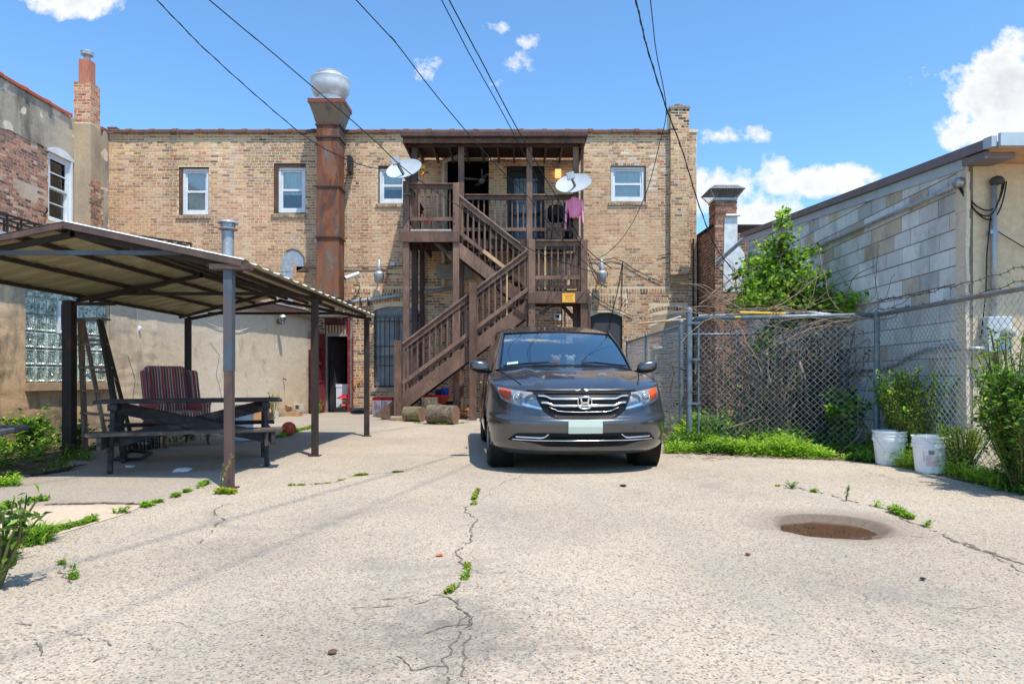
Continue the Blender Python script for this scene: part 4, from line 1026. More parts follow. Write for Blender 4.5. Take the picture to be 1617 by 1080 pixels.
mb = MB(); xs = [-400, HC.x-.7, HC.x+.7, 400]; ys = [-300, HC.y-.7, HC.y+.7, 900]
for i in range(3):
    for j in range(3):
        if i == 1 and j == 1: continue
        mb.quad((xs[i], ys[j], 0), (xs[i+1], ys[j], 0), (xs[i+1], ys[j+1], 0), (xs[i], ys[j+1], 0))
n = 64; rings = []
for (rr, z) in ((None, 0), (1.12, 0), (1.0, -.004), (.93, -.014), (.84, -.026), (.5, -.05), (0.02, -.055)):
    ring = []
    for k in range(n):
        a = 2*math.pi*k/n; c, s = math.cos(a), math.sin(a)
        if rr is None: q = .7/max(abs(c), abs(s)); ring.append((HC.x+c*q, HC.y+s*q, 0))
        else:
            w = 1+.16*noise.noise(Vector((c*1.5, s*1.5, 3)))+.06*noise.noise(Vector((c*7, s*7, 1)))
            ring.append((HC.x+c*rr*.385*w, HC.y+s*rr*.34*w, z+(.004*noise.noise(Vector((c*5, s*5, rr*9))) if z < -.01 else 0)))
    rings.append(ring)
for a, b in zip(rings, rings[1:]):
    for k in range(n): k2 = (k+1) % n; mb.quad(a[k], a[k2], b[k2], b[k])
g = mb.build('ground', M_GROUND); tag(g, kind='structure')
for p in g.data.polygons:
    if p.normal.z < 0: p.flip()
t = MT('muddy water'); t.set(Base_Color=srgb(92, 64, 42), Roughness=.10, Specular_IOR_Level=.4); t.bump(t.noise(14, 3), .06, .01)
mb = MB(); pts = []
for k in range(48):
    a = 2*math.pi*k/48; c, s = math.cos(a), math.sin(a); pts.append((HC.x+c*.335, HC.y+s*.295, -.030))
mb.v = pts; mb.f = [tuple(range(48))]; mb.c = [None]; w_ = mb.build('puddle_water', t.m); tag(w_, kind='structure')
# smoother tan slab at the left edge
M_SLAB = stained('smooth tan concrete', srgb(196, 176, 152), srgb(140, 124, 108), srgb(206, 186, 156), 1.2, streak=.4)
def sheet(name, pts, z, mat, kind='structure'):
    mb = MB(); mb.v = [(p.x, p.y, z) for p in pts]; mb.f = [tuple(range(len(pts)))]; mb.c = [None]
    o = mb.build(name, mat); tag(o, kind=kind)
    if o.data.polygons[0].normal.z < 0: o.data.polygons[0].flip()
    return o
sheet('concrete_slab', [G(*q) for q in ((-260, 806), (75, 799), (222, 796), (218, 803), (188, 815), (120, 836), (45, 858), (-30, 886), (-260, 900))], .004, M_SLAB)
M_DIRT = stained('dark grit', srgb(120, 104, 90), srgb(84, 72, 62), srgb(140, 120, 100), 4)
def strip(name, pxs, w, z=.004, mat=None, jit=.5, seed=1, kind='structure'):
    r = random.Random(seed); pts = [G(*p) for p in pxs]; fine = []
    for a, b in zip(pts, pts[1:]):
        n = max(1, int((b-a).length/.018))
        for i in range(n): fine.append(a.lerp(b, i/n))
    fine.append(pts[-1]); mb = MB(); L = []; Rr = []
    for i, p in enumerate(fine):
        d = (fine[min(i+1, len(fine)-1)]-fine[max(i-1, 0)]).normalized(); s = Vector((-d.y, d.x, 0))
        off = .05*noise.noise(p*3.0+Vector((seed, 0, 0)))+.03*noise.noise(p*11)+(.012*noise.noise(p*37) if w < .02 else 0)
        ww = w*.75*(1+jit*(r.random()*2-1))*(.35 if i in (0, len(fine)-1) else 1)
        L.append(p+s*(off+ww)); Rr.append(p+s*(off-ww))
    for i in range(len(fine)-1):
        if w < .02 and noise.noise(fine[i]*9+Vector((0, seed, 0))) < -.22: continue
        mb.quad((L[i].x, L[i].y, z), (Rr[i].x, Rr[i].y, z), (Rr[i+1].x, Rr[i+1].y, z), (L[i+1].x, L[i+1].y, z))
    return tag(mb.build(name, mat or M_CRACK), kind=kind)
M_CRACK = simple('dirt in crack', srgb(132, 120, 106), srgb(88, 80, 70), 20, .95)
strip('dirt_strip', [(70, 797), (150, 795), (228, 797)], .03, .009, M_DIRT, seed=3)
crk = [([(735, 975), (742, 1000), (728, 1030), (735, 1060), (725, 1090)], .004), ([(703, 940), (660, 952), (600, 958), (540, 962)], .003), ([(20, 985), (70, 992), (120, 1008), (165, 1014), (170, 1030), (140, 1045)], .003), ([(735, 893), (770, 905), (810, 902)], .002), ([(180, 1000), (260, 985), (330, 990), (420, 970)], .002), ([(910, 735), (960, 760), (1000, 768)], .002), ([(1060, 760), (1130, 752), (1220, 765)], .003), ([(1340, 850), (1420, 846), (1480, 850)], .003), ([(1400, 940), (1500, 960), (1617, 955)], .002),([(756, 772), (748, 790), (738, 806), (752, 824), (742, 850), (722, 872), (735, 893), (738, 908), (720, 925), (703, 940)], .006),
       ([(703, 940), (672, 943), (640, 946), (600, 948)], .004), ([(703, 940), (722, 955), (738, 968), (748, 985)], .006), ([(738, 968), (726, 978), (715, 990)], .004),
       ([(452, 767), (520, 763), (560, 752), (620, 746), (672, 742)], .006), ([(360, 795), (344, 805), (347, 820), (336, 842), (310, 860)], .005),
       ([(1225, 765), (1290, 776), (1340, 790), (1400, 806), (1470, 838)], .010), ([(1470, 838), (1530, 860), (1575, 876), (1640, 900)], .014), ([(1500, 848), (1560, 878), (1625, 905)], .007),
       ([(120, 878), (98, 888), (110, 905), (120, 920)], .006), ([(0, 1005), (40, 1010), (65, 1022), (60, 1040)], .003),
       ([(1360, 742), (1440, 765), (1520, 772), (1600, 790)], .004), ([(630, 1035), (655, 1060), (700, 1048)], .003), ([(868, 735), (800, 760), (760, 790)], .003), ([(640, 1010), (690, 990), (748, 985)], .003), ([(748, 985), (700, 1040), (705, 1090)], .004)]
for i, (p, w) in enumerate(crk): strip('ground_crack', p, w, .003+.0006*(i % 4), seed=i+3, jit=.8)
# soil bed along the fence on the right, and beside the shed on the left
M_SOIL = simple('dry soil', srgb(104, 86, 66), srgb(70, 58, 44), 6, .95, bump=.8)
sheet('soil', [G(1052, 716), G(1100, 716), G(1200, 721), G(1330, 726), G(1395, 733), G(1450, 744), G(1520, 760), G(1617, 780), G(1800, 830), Vector((7, 4, 0)), Vector((7, 19.2, 0)), Vector((2.4, 19.2, 0)), Vector((2.3, 11, 0))], .005, M_SOIL)
sheet('soil', [G(-60, 760), G(40, 752), G(100, 735), G(120, 716), Vector((-6.0, 12, 0)), Vector((-6.0, 15, 0)), Vector((-6.6, 15, 0)), Vector((-9, 3, 0)), Vector((-6.3, 3, 0))], .005, M_SOIL)

# ================= carport =================
M_STEEL = simple('brown weathered steel', srgb(104, 84, 78), srgb(84, 68, 64), 3, .7, c3=srgb(126, 96, 84), stretch=(1, 1, .4), metal=.1)
M_STEELD = simple('dark painted steel', srgb(62, 50, 44), srgb(48, 42, 40), 4, .7, c3=srgb(84, 62, 52))
M_STEELB = simple('bluish steel post top', srgb(96, 108, 118), srgb(80, 88, 98), 4, .55, c3=srgb(104, 88, 84), metal=.2, stretch=(1, 1, .5))
M_RFTOP = simple('white roof sheet', srgb(226, 226, 220), srgb(206, 206, 198), 3, .5)
M_RFUND = simple('olive underside paint', srgb(176, 170, 136), srgb(160, 152, 118), 1.5, .6, c3=srgb(188, 180, 150), bump=.02)
cpt = thing('carport', 'low gabled carport with corrugated metal roof on thin brown steel posts', 'carport', (-4.1, 8.8, 0))
XR, XLf, XM, ZE, ZR, Y0c, Y1c = -2.45, -5.69, -4.04, 2.03, 2.37, 6.04, 11.62
def croof(x): return ZE+(ZR-ZE)*(1-abs(x-XM)/((XR-XM) if x > XM else (XM-XLf)))
for (x, y, s, m_) in ((-2.60, 6.12, .037, M_STEEL), (-2.58, 8.62, .038, M_STEELD), (-2.57, 11.5, .040, M_STEELD), (-5.62, 6.12, .052, M_STEELD), (-5.68, 8.62, .060, M_STEELD), (-5.58, 11.5, .043, M_STEELD)):
    mb = MB(); zt_ = croof(x)-.07; mb.box(x-s, x+s, y-s, y+s, 0, zt_); p = bevel(mb.build('post', m_, cpt), .006)
    mb = MB(); mb.box(x-s-.03, x+s+.03, y-s-.03, y+s+.03, 0, .012); mb.build('base_plate', M_RUST, p)
mb = MB(); mb.box(-2.6-.0385, -2.6+.0385, 6.12-.0385, 6.12+.0385, 1.05, croof(-2.6)-.072); mb.build('bare_steel_sleeve', M_STEELB, cpt)
pit, amp = .30, .017
def corr(y):
    f = ((y-Y0c) % pit)/pit
    return amp*(1 if .18 < f < .42 else (0 if f > .55 or f < .05 else ((f-.05)/.13 if f < .18 else (.55-f)/.13)))
nsh = 6; Ls = (Y1c-Y0c)/nsh
for side in (0, 1):
    xa, xb = (XM, XR) if side == 0 else (XM, XLf)
    for k in range(nsh):
        ya, yb_ = Y0c+k*Ls+.001, Y0c+(k+1)*Ls-.001
        def f(s, u, dz=0):
            y = ya+s*(yb_-ya); x = xa+u*(xb-xa)
            return (x, y, croof(x)+corr(y)+dz+.003*k % .006)
        mb = MB(); mb.grid(lambda s, u: f(s, u, .006), 40, 3); o = mb.build('roof_sheet', M_RFTOP, cpt)
        mb = MB(); mb.grid(f, 40, 3)
        for i in range(40):   # eave edge
            a, b = f(i/40, 1), f((i+1)/40, 1); mb.quad(a, b, (b[0], b[1], b[2]+.006), (a[0], a[1], a[2]+.006))
        mb.build('sheet_underside', M_RFUND, o)
def rbar(x0, x1, y, dz, w, h, m=M_STEELD, name='rafter'):
    mb = MB(); mb.bar((x0, y, croof(x0)+dz), (x1, y, croof(x1)+dz), w, h); return mb.build(name, m, cpt)
rbar(XM-.001, XR-.01, Y0c+.02, -.027, .035, .05, M_STEEL, 'rake_beam'); rbar(XLf+.01, XM+.001, Y0c+.02, -.027, .035, .05, M_STEEL, 'rake_beam')
for y in (6.12, 8.62, 11.5):
    rbar(XM-.02, XR-.06, y+.07, -.072, .04, .05); rbar(XLf+.06, XM+.02, y+.07, -.072, .04, .05)
for x in (-2.62, -3.15, -3.6, -3.95, -4.14, -4.5, -5.0, -5.60):
    mb = MB(); mb.box(x-.02, x+.02, Y0c+.05, Y1c-.02, croof(x)-.045, croof(x)-.006); mb.build('purlin', M_STEELD, cpt)
mb = MB(); mb.box(-5.25, -3.05, 6.16, 6.19, 2.10, 2.14); mb.build('tie_bar', M_STEELB, cpt)
for y in (8.70, 11.40):
    mb = MB(); mb.box(-5.2, -3.0, y, y+.03, 2.04, 2.08); mb.build('tie_bar', M_STEELD, cpt)
for (a, b) in (((-5.6, 8.9, 1.99), (-4.6, 8.9, 2.21)), ((-5.62, 11.3, 1.98), (-3.2, 9.0, 2.12)), ((-5.62, 8.62, 1.92), (-5.1, 8.62, 1.92))):
    mb = MB(); mb.bar(a, b, .035, .04); mb.build('brace', M_STEELD, cpt)
mb = MB(); mb.box(-2.75, -2.40, 6.05, 6.16, croof(-2.57)-.10, croof(-2.57)-.055); mb.build('post_cap', M_STEEL, cpt)

# vent stack standing on the shed roof behind the carport
vp = thing('vent_stack', 'grey round vent pipe with flared cap rising above the carport', 'vent', (-7.1, 16.8, 3.0))
q = P(360, 405, 16.8); q = Vector((q.x, 16.8, 0)); kv = 16.8/F
mb = MB(); mb.lathe([(9.3*kv, 2.9), (9.3*kv, 1+(595-366)*kv)], q, 20); mb.build('pipe', M_GALV, vp, smooth=True)
z_ = 1+(595-350)*kv
mb = MB(); mb.lathe([(9*kv, z_-.24), (15*kv, z_-.20), (15*kv, z_-.185), (11*kv, z_-.16), (11*kv, z_-.06), (16*kv, z_-.05), (15*kv, z_), (7*kv, z_+.03), (.001, z_+.035)], q, 20); mb.build('cap', M_GALV, vp, smooth=False)
gd_ = thing('gooseneck_duct', 'square galvanised gooseneck duct bent over beside the rusty exhaust duct', 'duct', (-6.6, 18.6, 3.1))
Yg = 18.5; kg = Yg/F
def gp(px, py, dy=0): p = P(px, py, Yg+dy); return (p.x, p.y, p.z)
outer = [(444, 478), (444, 425), (446, 408), (452, 397), (462, 393), (472, 396), (480, 406), (481, 422)]; inner = [(463, 478), (463, 432), (463, 424), (462, 417), (464, 415), (466, 416), (467, 419), (468, 428)]
mb = MB()
for (a, b, c, d) in zip(outer, outer[1:], inner, inner[1:]):
    for dy in (0, .30): mb.quad(gp(*a, dy), gp(*b, dy), gp(*d, dy), gp(*c, dy))
    mb.quad(gp(*a), gp(*b), gp(*b, .3), gp(*a, .3)); mb.quad(gp(*c), gp(*d), gp(*d, .3), gp(*c, .3))
mb.build('duct', M_GALV, gd_)
mb = MB()
for (a, b) in zip(outer[3:], outer[4:]): mb.tube([gp(*a, -.004), gp(*b, -.004)], .018, 5)
mb.box(gp(468, 424)[0], gp(482, 424)[0], Yg+.0, Yg+.3, gp(470, 428)[2], gp(470, 421)[2]); mb.build('duct_lip', simple('rusty duct lip', srgb(120, 96, 78), srgb(90, 74, 64), 6, .7), gd_)
mb = MB(); 
for py in (428, 452): 
    a = Vector(gp(443, py, -.01)); b = Vector(gp(464, py, .31)); mb.box(a.x, b.x, a.y, b.y, a.z-.012, a.z+.012)
mb.tube([gp(466, 395, .15), gp(466, 372, .15)], .012, 5); mb.build('seam_and_stay', M_GALV, gd_)
"""kitchen exhaust duct with fan"""
t = MT('rusty duct steel'); nA = t.noise(1.1, 7, .68, t.vec((1.6, 1.6, .55)), 1.2); nB = t.noise(3.0, 5, .6, t.vec((2, 2, .5), (7, 1, 2)))
cA = t.ramp(nA, [(.32, srgb(138, 130, 122)), (.44, srgb(116, 92, 76)), (.50, srgb(142, 88, 56)), (.60, srgb(112, 66, 44)), (.70, srgb(78, 54, 44))])
t.set(Base_Color=t.mix(t.ramp(nB, [(.48, 0.0), (.66, .75)]), cA, srgb(84, 74, 72)), Roughness=.75, Metallic=.15); t.bump(nA, .3, .01)
M_DUCT = t.m
ed = thing('exhaust_duct', 'tall rust-stained square kitchen exhaust duct with round roof fan on top', 'duct', (-5.2, 18.7, 3.0))
yf, yb2 = 18.42, 19.0; kf = yf/F
dxa, dxb = (500-CX)*kf, (535-CX)*kf
def dzp(py): return 1+(HY-py)*kf
secs = [(470, 375, 0), (374, 295, .008), (294, 217, 0), (216, 198, .004)]
for i, (pa, pb, e) in enumerate(secs):
    mb = MB(); mb.box(dxa-e, dxb+e, yf-e, yb2+e, dzp(pa), dzp(pb)); bevel(mb.build('duct_section', M_DUCT, ed), .004)
for py in (374.5, 294.5, 216.5, 197):
    mb = MB(); mb.box(dxa-.035, dxb+.035, yf-.035, yb2+.03, dzp(py)-.02, dzp(py)+.02); mb.build('flange', simple('dark rust', srgb(86, 60, 48), srgb(60, 48, 42), 8, .8), ed)
mb = MB(); z0_, z1_ = dzp(196), dzp(166); e = .22
a = [(dxa, yf), (dxb, yf), (dxb, yb2), (dxa, yb2)]; e = .17; b = [(dxa-e, yf-e), (dxb+e, yf-e), (dxb+e, yb2+e*.5), (dxa-e, yb2+e*.5)]
for i in range(4): j = (i+1) % 4; mb.quad((*a[i], z0_), (*a[j], z0_), (*b[j], z1_), (*b[i], z1_))
mb.build('hood', simple('stained hood steel', srgb(112, 108, 98), srgb(134, 108, 84), 4, .6, c3=srgb(84, 80, 76), stretch=(2, 2, .6)), ed)
mb = MB(); mb.box(dxa-e-.02, dxb+e+.02, yf-e-.02, yb2+e*.5+.02, z1_, z1_+.11); mb.build('hood_rim', simple('red-brown rim', srgb(132, 78, 62), srgb(110, 66, 54)), ed)
fc = Vector(((dxa+dxb)/2, (yf+yb2)/2-.03, 0)); zb_ = z1_+.11; M_ALU = simple('spun aluminium', srgb(214, 216, 216), srgb(196, 198, 200), 4, .5, metal=.25, bump=.03, c3=srgb(216, 216, 214))
mb = MB(); mb.box(fc.x-.38, fc.x+.38, fc.y-.38, fc.y+.38, zb_, zb_+.05); mb.build('curb', M_ALU, ed)
mb = MB(); mb.lathe([(.34, zb_+.05), (.34, zb_+.33)], fc, 28); mb.build('fan_throat', M_ALU, ed, smooth=True)
mb = MB(); mb.lathe([(.35, zb_+.18), (.44, zb_+.24), (.51, zb_+.36), (.525, zb_+.50), (.52, zb_+.63), (.535, zb_+.66), (.525, zb_+.67), (.36, zb_+.70)], fc, 36); mb.build('fan_bowl', M_ALU, ed, smooth=True)
mb = MB(); mb.lathe([(.35, zb_+.70), (.345, zb_+.82), (.36, zb_+.835), (.33, zb_+.85), (.001, zb_+.87)], fc, 28); mb.build('fan_cap', M_ALU, ed)
mb = MB(); mb.box(dxa+.02, dxb-.02, yf+.04, yb2-.04, dzp(500), dzp(470.5)); mb.build('duct_box', simple('grey-brown duct box', srgb(120, 112, 102), srgb(96, 86, 76), 4, .7), ed)
mb = MB(); mb.tube([(dxa-.02, 18.9, 7.9), (dxa-.16, 18.85, 8.05), (dxa-.24, 18.85, 8.35), (dxa-.17, 18.8, 8.6), (dxa-.08, 18.75, 8.66)], .012, 5)
mb.tube([(dxa-.1, 18.75, 8.6), (dxa-.02, 18.9, 8.3), (dxa-.05, 19.1, 7.7), (dxa-.04, 19.2, 7.0), (dxa-.02, 19.2, 6.2)], .012, 5); mb.build('cable', M_CABLE, ed)
mb = MB(); mb.box(dxb+.10, dxb+.20, 18.9, 19.22, dzp(262), dzp(236)); mb.build('wall_bracket', M_IRON, ed)

# ================= picnic table =================
M_BLKW = simple('blackened table wood', srgb(66, 64, 66), srgb(46, 44, 46), 5, .8, c3=srgb(92, 88, 86), stretch=(.3, 2, 2), bump=.4)
M_TOPW = simple('worn tabletop wood', srgb(118, 106, 92), srgb(84, 76, 68), 8, .85, c3=srgb(58, 54, 50), stretch=(.35, 3, 3), bump=.4)
tb = thing('picnic_table', 'long black weathered picnic table with attached benches under the carport', 'picnic table', (-3.72, 7.80, 0), rad(23))
def tpart(nm, m, fn, bv=.006):
    mb = MB(); fn(mb); o = mb.build(nm, m, tb, local=True); return bevel(o, bv, 1)
for i in range(5):
    v = -.30+i*.15; tpart('top_plank', M_TOPW if i in (1, 3) else M_BLKW, lambda mb: mb.box(-.93+R.uniform(-.02, .02), .93+R.uniform(-.02, .02), v-.07, v+.07, .712+R.uniform(0, .004), .748))
for sgn in (-1, 1):
    for k in range(2):
        v = sgn*(.62+.135*k); tpart('bench_plank', M_TOPW if k else M_BLKW, lambda mb: mb.box(-.93, .93+R.uniform(-.03, .01), v-.063, v+.063, .405, .443))
for u in (-.76, .76):
    for sgn in (-1, 1):
        tpart('leg', M_BLKW, lambda mb: mb.bar((u, sgn*.26, .69), (u, sgn*.50, 0.0), .09, .045, up=(1, 0, 0)))
    tpart('bench_support', M_BLKW, lambda mb: mb.box(u+(.03 if u > 0 else -.075), u+(.075 if u > 0 else -.03), -.80, .80, .265, .403))
    tpart('top_cleat', M_BLKW, lambda mb: mb.box(u-.045, u+.045, -.36, .36, .64, .711))
tpart('cross_brace', M_BLKW, lambda mb: mb.bar((-.74, -.05, .66), (.74, -.05, .30), .04, .13))
tpart('cross_brace', M_BLKW, lambda mb: mb.bar((-.74, .0, .30), (.74, .0, .66), .04, .13))

# ================= armchair =================
def stripe_mat():
    t = MT('striped upholstery'); tcn = t.N.new('ShaderNodeTexCoord'); sp = t.N.new('ShaderNodeSeparateXYZ'); t.L.new(tcn.outputs['Object'], sp.inputs[0])
    x = t.math('ADD', sp.outputs[1], t.math('MULTIPLY', t.noise(2, 2), .02))
    f = t.math('FRACT', t.math('MULTIPLY', x, 6.2))
    c = t.ramp(f, [(0, srgb(158, 74, 80)), (.16, srgb(172, 88, 92)), (.17, srgb(214, 196, 180)), (.24, srgb(150, 112, 106)), (.25, srgb(126, 102, 112)), (.42, srgb(138, 112, 118)), (.43, srgb(214, 198, 182)), (.49, srgb(176, 84, 90)), (.68, srgb(156, 72, 80)), (.70, srgb(170, 140, 130)), (.76, srgb(112, 84, 92)), (.92, srgb(140, 100, 100)), (.93, srgb(186, 168, 150))], 'CONSTANT')
    c = t.mix(1.0, c, t.ramp(t.noise(30, 5), [(.3, .8), (.7, 1.15)]), 'MULTIPLY')
    t.set(Base_Color=c, Roughness=.95, Specular_IOR_Level=.1, Sheen_Weight=.2); t.bump(t.noise(60, 3), .3, .004); return t.m
M_STRIPE = stripe_mat(); M_WOODB = simple('brown chair leg', srgb(110, 76, 56), srgb(84, 60, 46), 8, .6)
ac = thing('armchair', 'wingback armchair in worn red and grey stripes under the carport', 'armchair', (-5.08, 10.1, 0), rad(-40))
# local: x forward, y left(away), z up
def soft(nm, fn, bv, m=M_STRIPE):
    mb = MB(); fn(mb); o = mb.build(nm, m, ac, local=True, fix=True); bevel(o, bv, 4, 30); o.data.polygons.foreach_set('use_smooth', [True]*len(o.data.polygons)); return o
soft('seat_base', lambda mb: mb.box(-.30, .36, -.36, .36, .20, .36), .03)
soft('seat_cushion', lambda mb: mb.box(-.22, .39, -.26, .26, .365, .50), .05)
soft('backrest', lambda mb: mb.obox((-.32, 0, .74), (.085, 0, .02), (0, .30, 0), (-.09, 0, .42)), .07)
for s in (-1, 1):
    soft('wing', lambda mb: mb.obox((-.23, s*.33, .86), (.14, s*.03, 0), (0, .045, 0), (-.06, 0, .24)), .04)
    soft('arm', lambda mb: mb.box(-.28, .30, s*.32-.07, s*.32+.07, .36, .60), .04)
    mb = MB(); mb.lathe([(.001, -.30), (.05, -.295), (.08, -.27), (.08, .25), (.05, .30), (.001, .305)], (.0, s*.33, .60), 14, 'x'); mb.build('arm_roll', M_STRIPE, ac, local=True, smooth=True)
    mb = MB(); mb.tube([(.31, s*.30, .21), (.37, s*.31, .15), (.34, s*.31, .07), (.36, s*.31, .02), (.38, s*.31, 0)], [.035, .028, .018, .02, .026], 8); mb.build('leg', M_WOODB, ac, local=True, smooth=True)
    mb = MB(); mb.tube([(-.28, s*.30, .22), (-.36, s*.31, 0)], [.028, .018], 8); mb.build('leg', M_WOODB, ac, local=True, smooth=True)

# ================= step ladder =================
M_LADW = simple('weathered ladder wood', srgb(160, 140, 120), srgb(124, 104, 90), 7, .85, c3=srgb(188, 172, 154), stretch=(2, 2, .3), bump=.3)
M_LADD = simple('dark ladder wood', srgb(70, 60, 54), srgb(52, 46, 44), 7, .85, stretch=(2, 2, .3), bump=.3)
ld = thing('step_ladder', 'old wooden step ladder opened up in front of the glass-block window', 'ladder', (-5.15, 8.75, 0))
f1, f2 = G(135, 717), G(197, 729); b1, b2 = G(172, 716), G(213, 711)
t1, t2 = P(127, 506, 8.75), P(158, 506, 8.60); t3, t4 = P(131, 508, 8.9), P(160, 508, 8.8)
for a, b, m_ in ((f1, t1, M_LADW), (f2, t2, M_LADD)):
    mb = MB(); mb.bar(a, b, .03, .085, up=(0, 1, .2)); mb.build('rail', m_, ld)
for a, b in ((b1, t3), (b2, t4)):
    mb = MB(); mb.bar(a, b, .03, .05, up=(0, 1, .2)); mb.build('rear_rail', M_LADW if a is b1 else M_LADD, ld)
for k in range(5):
    s = .14+k*.17; a, b = f1.lerp(t1, s), f2.lerp(t2, s)
    mb = MB(); mb.bar(a, b, .10, .022); mb.build('step', M_LADW, ld)
for s in (.25, .62, .86):
    mb = MB(); mb.bar(b1.lerp(t3, s), b2.lerp(t4, s), .03, .03); mb.build('rung', M_LADW, ld)
mb = MB(); mb.obox((t1+t4)/2+Vector((0, 0, .02)), Vector(((t2.x-t1.x)/2+.05, (t2.y-t1.y)/2, 0)), (0, .13, 0), (0, 0, .013)); mb.build('top_cap', simple('grey aluminium cap', srgb(150, 154, 158), srgb(120, 124, 128), 4, .5, metal=.4), ld)
for (a, b) in ((f1.lerp(t1, .62), b1.lerp(t3, .55)), (f2.lerp(t2, .62), b2.lerp(t4, .55))):
    mb = MB(); mb.bar(a, b, .006, .03); mb.build('spreader', M_GALV, ld)
    
# ================= small things on the left =================
crt = thing('milk_crate', 'black plastic milk crate holding crumpled white paper beneath the table', 'crate', G(226, 709))
cc = G(226, 709)
def wire_box(mb, c, w, d, h, n=6, t=.012):
    for z in [i*h/4 for i in range(5)]:
        for (a, b) in (((-w, -d), (w, -d)), ((w, -d), (w, d)), ((w, d), (-w, d)), ((-w, d), (-w, -d))): mb.bar((c.x+a[0], c.y+a[1], z+.01), (c.x+b[0], c.y+b[1], z+.01), t, t)
    for i in range(n+1):
        f = -1+2*i/n
        for (x, y) in ((f*w, -d), (f*w, d), (-w, f*d), (w, f*d)): mb.bar((c.x+x, c.y+y, .01), (c.x+x, c.y+y, h+.01), t, t)
mb = MB(); wire_box(mb, cc, .15, .15, .22); mb.build('basket', M_IRON, crt)
mb = MB(); mb.box(cc.x-.14, cc.x+.14, cc.y-.14, cc.y+.14, .006, .014); mb.build('floor', M_IRON, crt)
def crumple(mb, c, r, seed, sq=1.0, n=10):
    rr = random.Random(seed); o = Vector((seed*3.1, 0, 0))
    def f(s, u):
        a, b = s*6.2832, (u-.5)*3.14159; d = Vector((math.cos(a)*math.cos(b), math.sin(a)*math.cos(b), math.sin(b)))
        k = r*(1+.45*noise.noise(d*2.2+o)+.2*noise.noise(d*6+o)); return (c[0]+d.x*k, c[1]+d.y*k, c[2]+d.z*k*sq)
    mb.grid(f, n*2, n)
M_PAPER = simple('white paper', srgb(226, 226, 224), srgb(200, 200, 198), 8, .8, bump=.3)
pb = thing('paper_litter', 'crumpled white paper inside the black milk crate', 'litter', (cc.x, cc.y, .02))
mb = MB(); crumple(mb, (cc.x-.03, cc.y, .12), .07, 1); crumple(mb, (cc.x+.06, cc.y-.03, .10), .06, 2); mb.build('paper', M_PAPER, pb)
mb = MB(); fr = [G(178, 728), G(219, 727), G(238, 717), G(205, 713)]
for i in range(4): a, b = fr[i]+Vector((0, 0, .02)), fr[(i+1) % 4]+Vector((0, 0, .02)); mb.bar(a, b, .045, .03)
o = mb.build('square_frame', M_IRON, None); tag(o, 'empty black square frame lying flat on the ground beside the ladder', 'frame'); origin_to(o, G(208, 721))
mb = MB(); mb.grid(lambda s, u: tuple(G(22, 757).lerp(G(102, 745), s)+Vector((0, u*.42, .012+.012*abs(math.sin(s*9+u*4))+.02*s*u))), 24, 8)
mb.grid(lambda s, u: tuple(G(22, 757).lerp(G(102, 745), s)+Vector((0, u*.42, .007+.012*abs(math.sin(s*9+u*4))+.02*s*u))), 24, 8)
o = mb.build('black_mat', simple('black rubber mat', (.022, .022, .023), (.035, .035, .036), 10, .8, bump=.4), None, smooth=True); tag(o, 'rumpled black mat on the ground at the weedy left edge', 'mat'); origin_to(o, G(60, 748))
# mesh patio table poking in at the left edge
M_PATIO = simple('blue-grey metal patio table', srgb(120, 128, 138), srgb(96, 102, 112), 5, .45, metal=.3)
pt = thing('patio_table', 'corner of a grey metal mesh table cut off by the left edge', 'table', (-5.2, 6.1, 0))
tz = .50; C = [(-6.3, 5.55), (-5.25, 5.75), (-4.78, 6.62), (-6.1, 6.6)]
k = (1-tz)
C = [Vector(((43-CX)/F*7.0, 7.0, tz)), Vector(((-14-CX)/F*6.2, 6.2, tz)), Vector(((-330-CX)/F*6.0, 6.0, tz)), Vector(((-250-CX)/F*7.2, 7.2, tz))]
for i in range(4):
    mb = MB(); mb.bar(C[i]-Vector((0, 0, .02)), C[(i+1) % 4]-Vector((0, 0, .02)), .04, .05); bevel(mb.build('edge_rail', M_PATIO, pt), .012)
for i in range(1, 26):
    mb = MB(); mb.bar(C[0].lerp(C[3], i/26), C[1].lerp(C[2], i/26), .018, .006); mb.build('slat', M_PATIO, pt)
ctr = sum(C, Vector())/4
for i in range(4):
    mb = MB(); q = C[i].lerp(ctr, .28); mb.tube([q-Vector((0, 0, .03)), Vector((q.x, q.y, 0))], .018, 6); mb.build('leg', M_PATIO, pt)
# basketball
bc = G(456, 688); bc.z = .119; rb_ = .119
t = MT('basketball rubber'); v = t.voro(260, 'Distance'); t.set(Base_Color=t.ramp(t.noise(6), [(.3, srgb(206, 84, 50)), (.7, srgb(220, 98, 60))]), Roughness=.65); t.bump(v, .4, .002)
ball = thing('basketball', 'orange basketball lying on the ground beyond the picnic table', 'ball', (bc.x, bc.y, 0))
mb = MB(); mb.lathe([(rb_*math.sin(math.pi*i/20)+1e-5, -rb_*math.cos(math.pi*i/20)) for i in range(21)], bc, 32); mb.build('ball_skin', t.m, ball, smooth=True)
mb = MB(); RM = Matrix.Rotation(.35, 3, 'Y') @ Matrix.Rotation(.4, 3, 'X')
def circ(fn): mb.tube([bc+RM @ Vector(fn(2*math.pi*i/40)) for i in range(41)], .0028, 4)
e_ = rb_*1.0
circ(lambda a: (e_*math.cos(a), 0, e_*math.sin(a))); circ(lambda a: (0, e_*math.cos(a), e_*math.sin(a)))
for s in (-1, 1):
    circ(lambda a: tuple(Vector((s*(.055+.03*abs(math.cos(a))), math.cos(a), math.sin(a)*.9)).normalized()*e_ if False else Vector((s*(.62+.25*abs(math.cos(a))), math.cos(a)*.9, math.sin(a))).normalized()*e_))
mb.build('seams', simple('black seam', (.01, .01, .01), bump=0), ball)
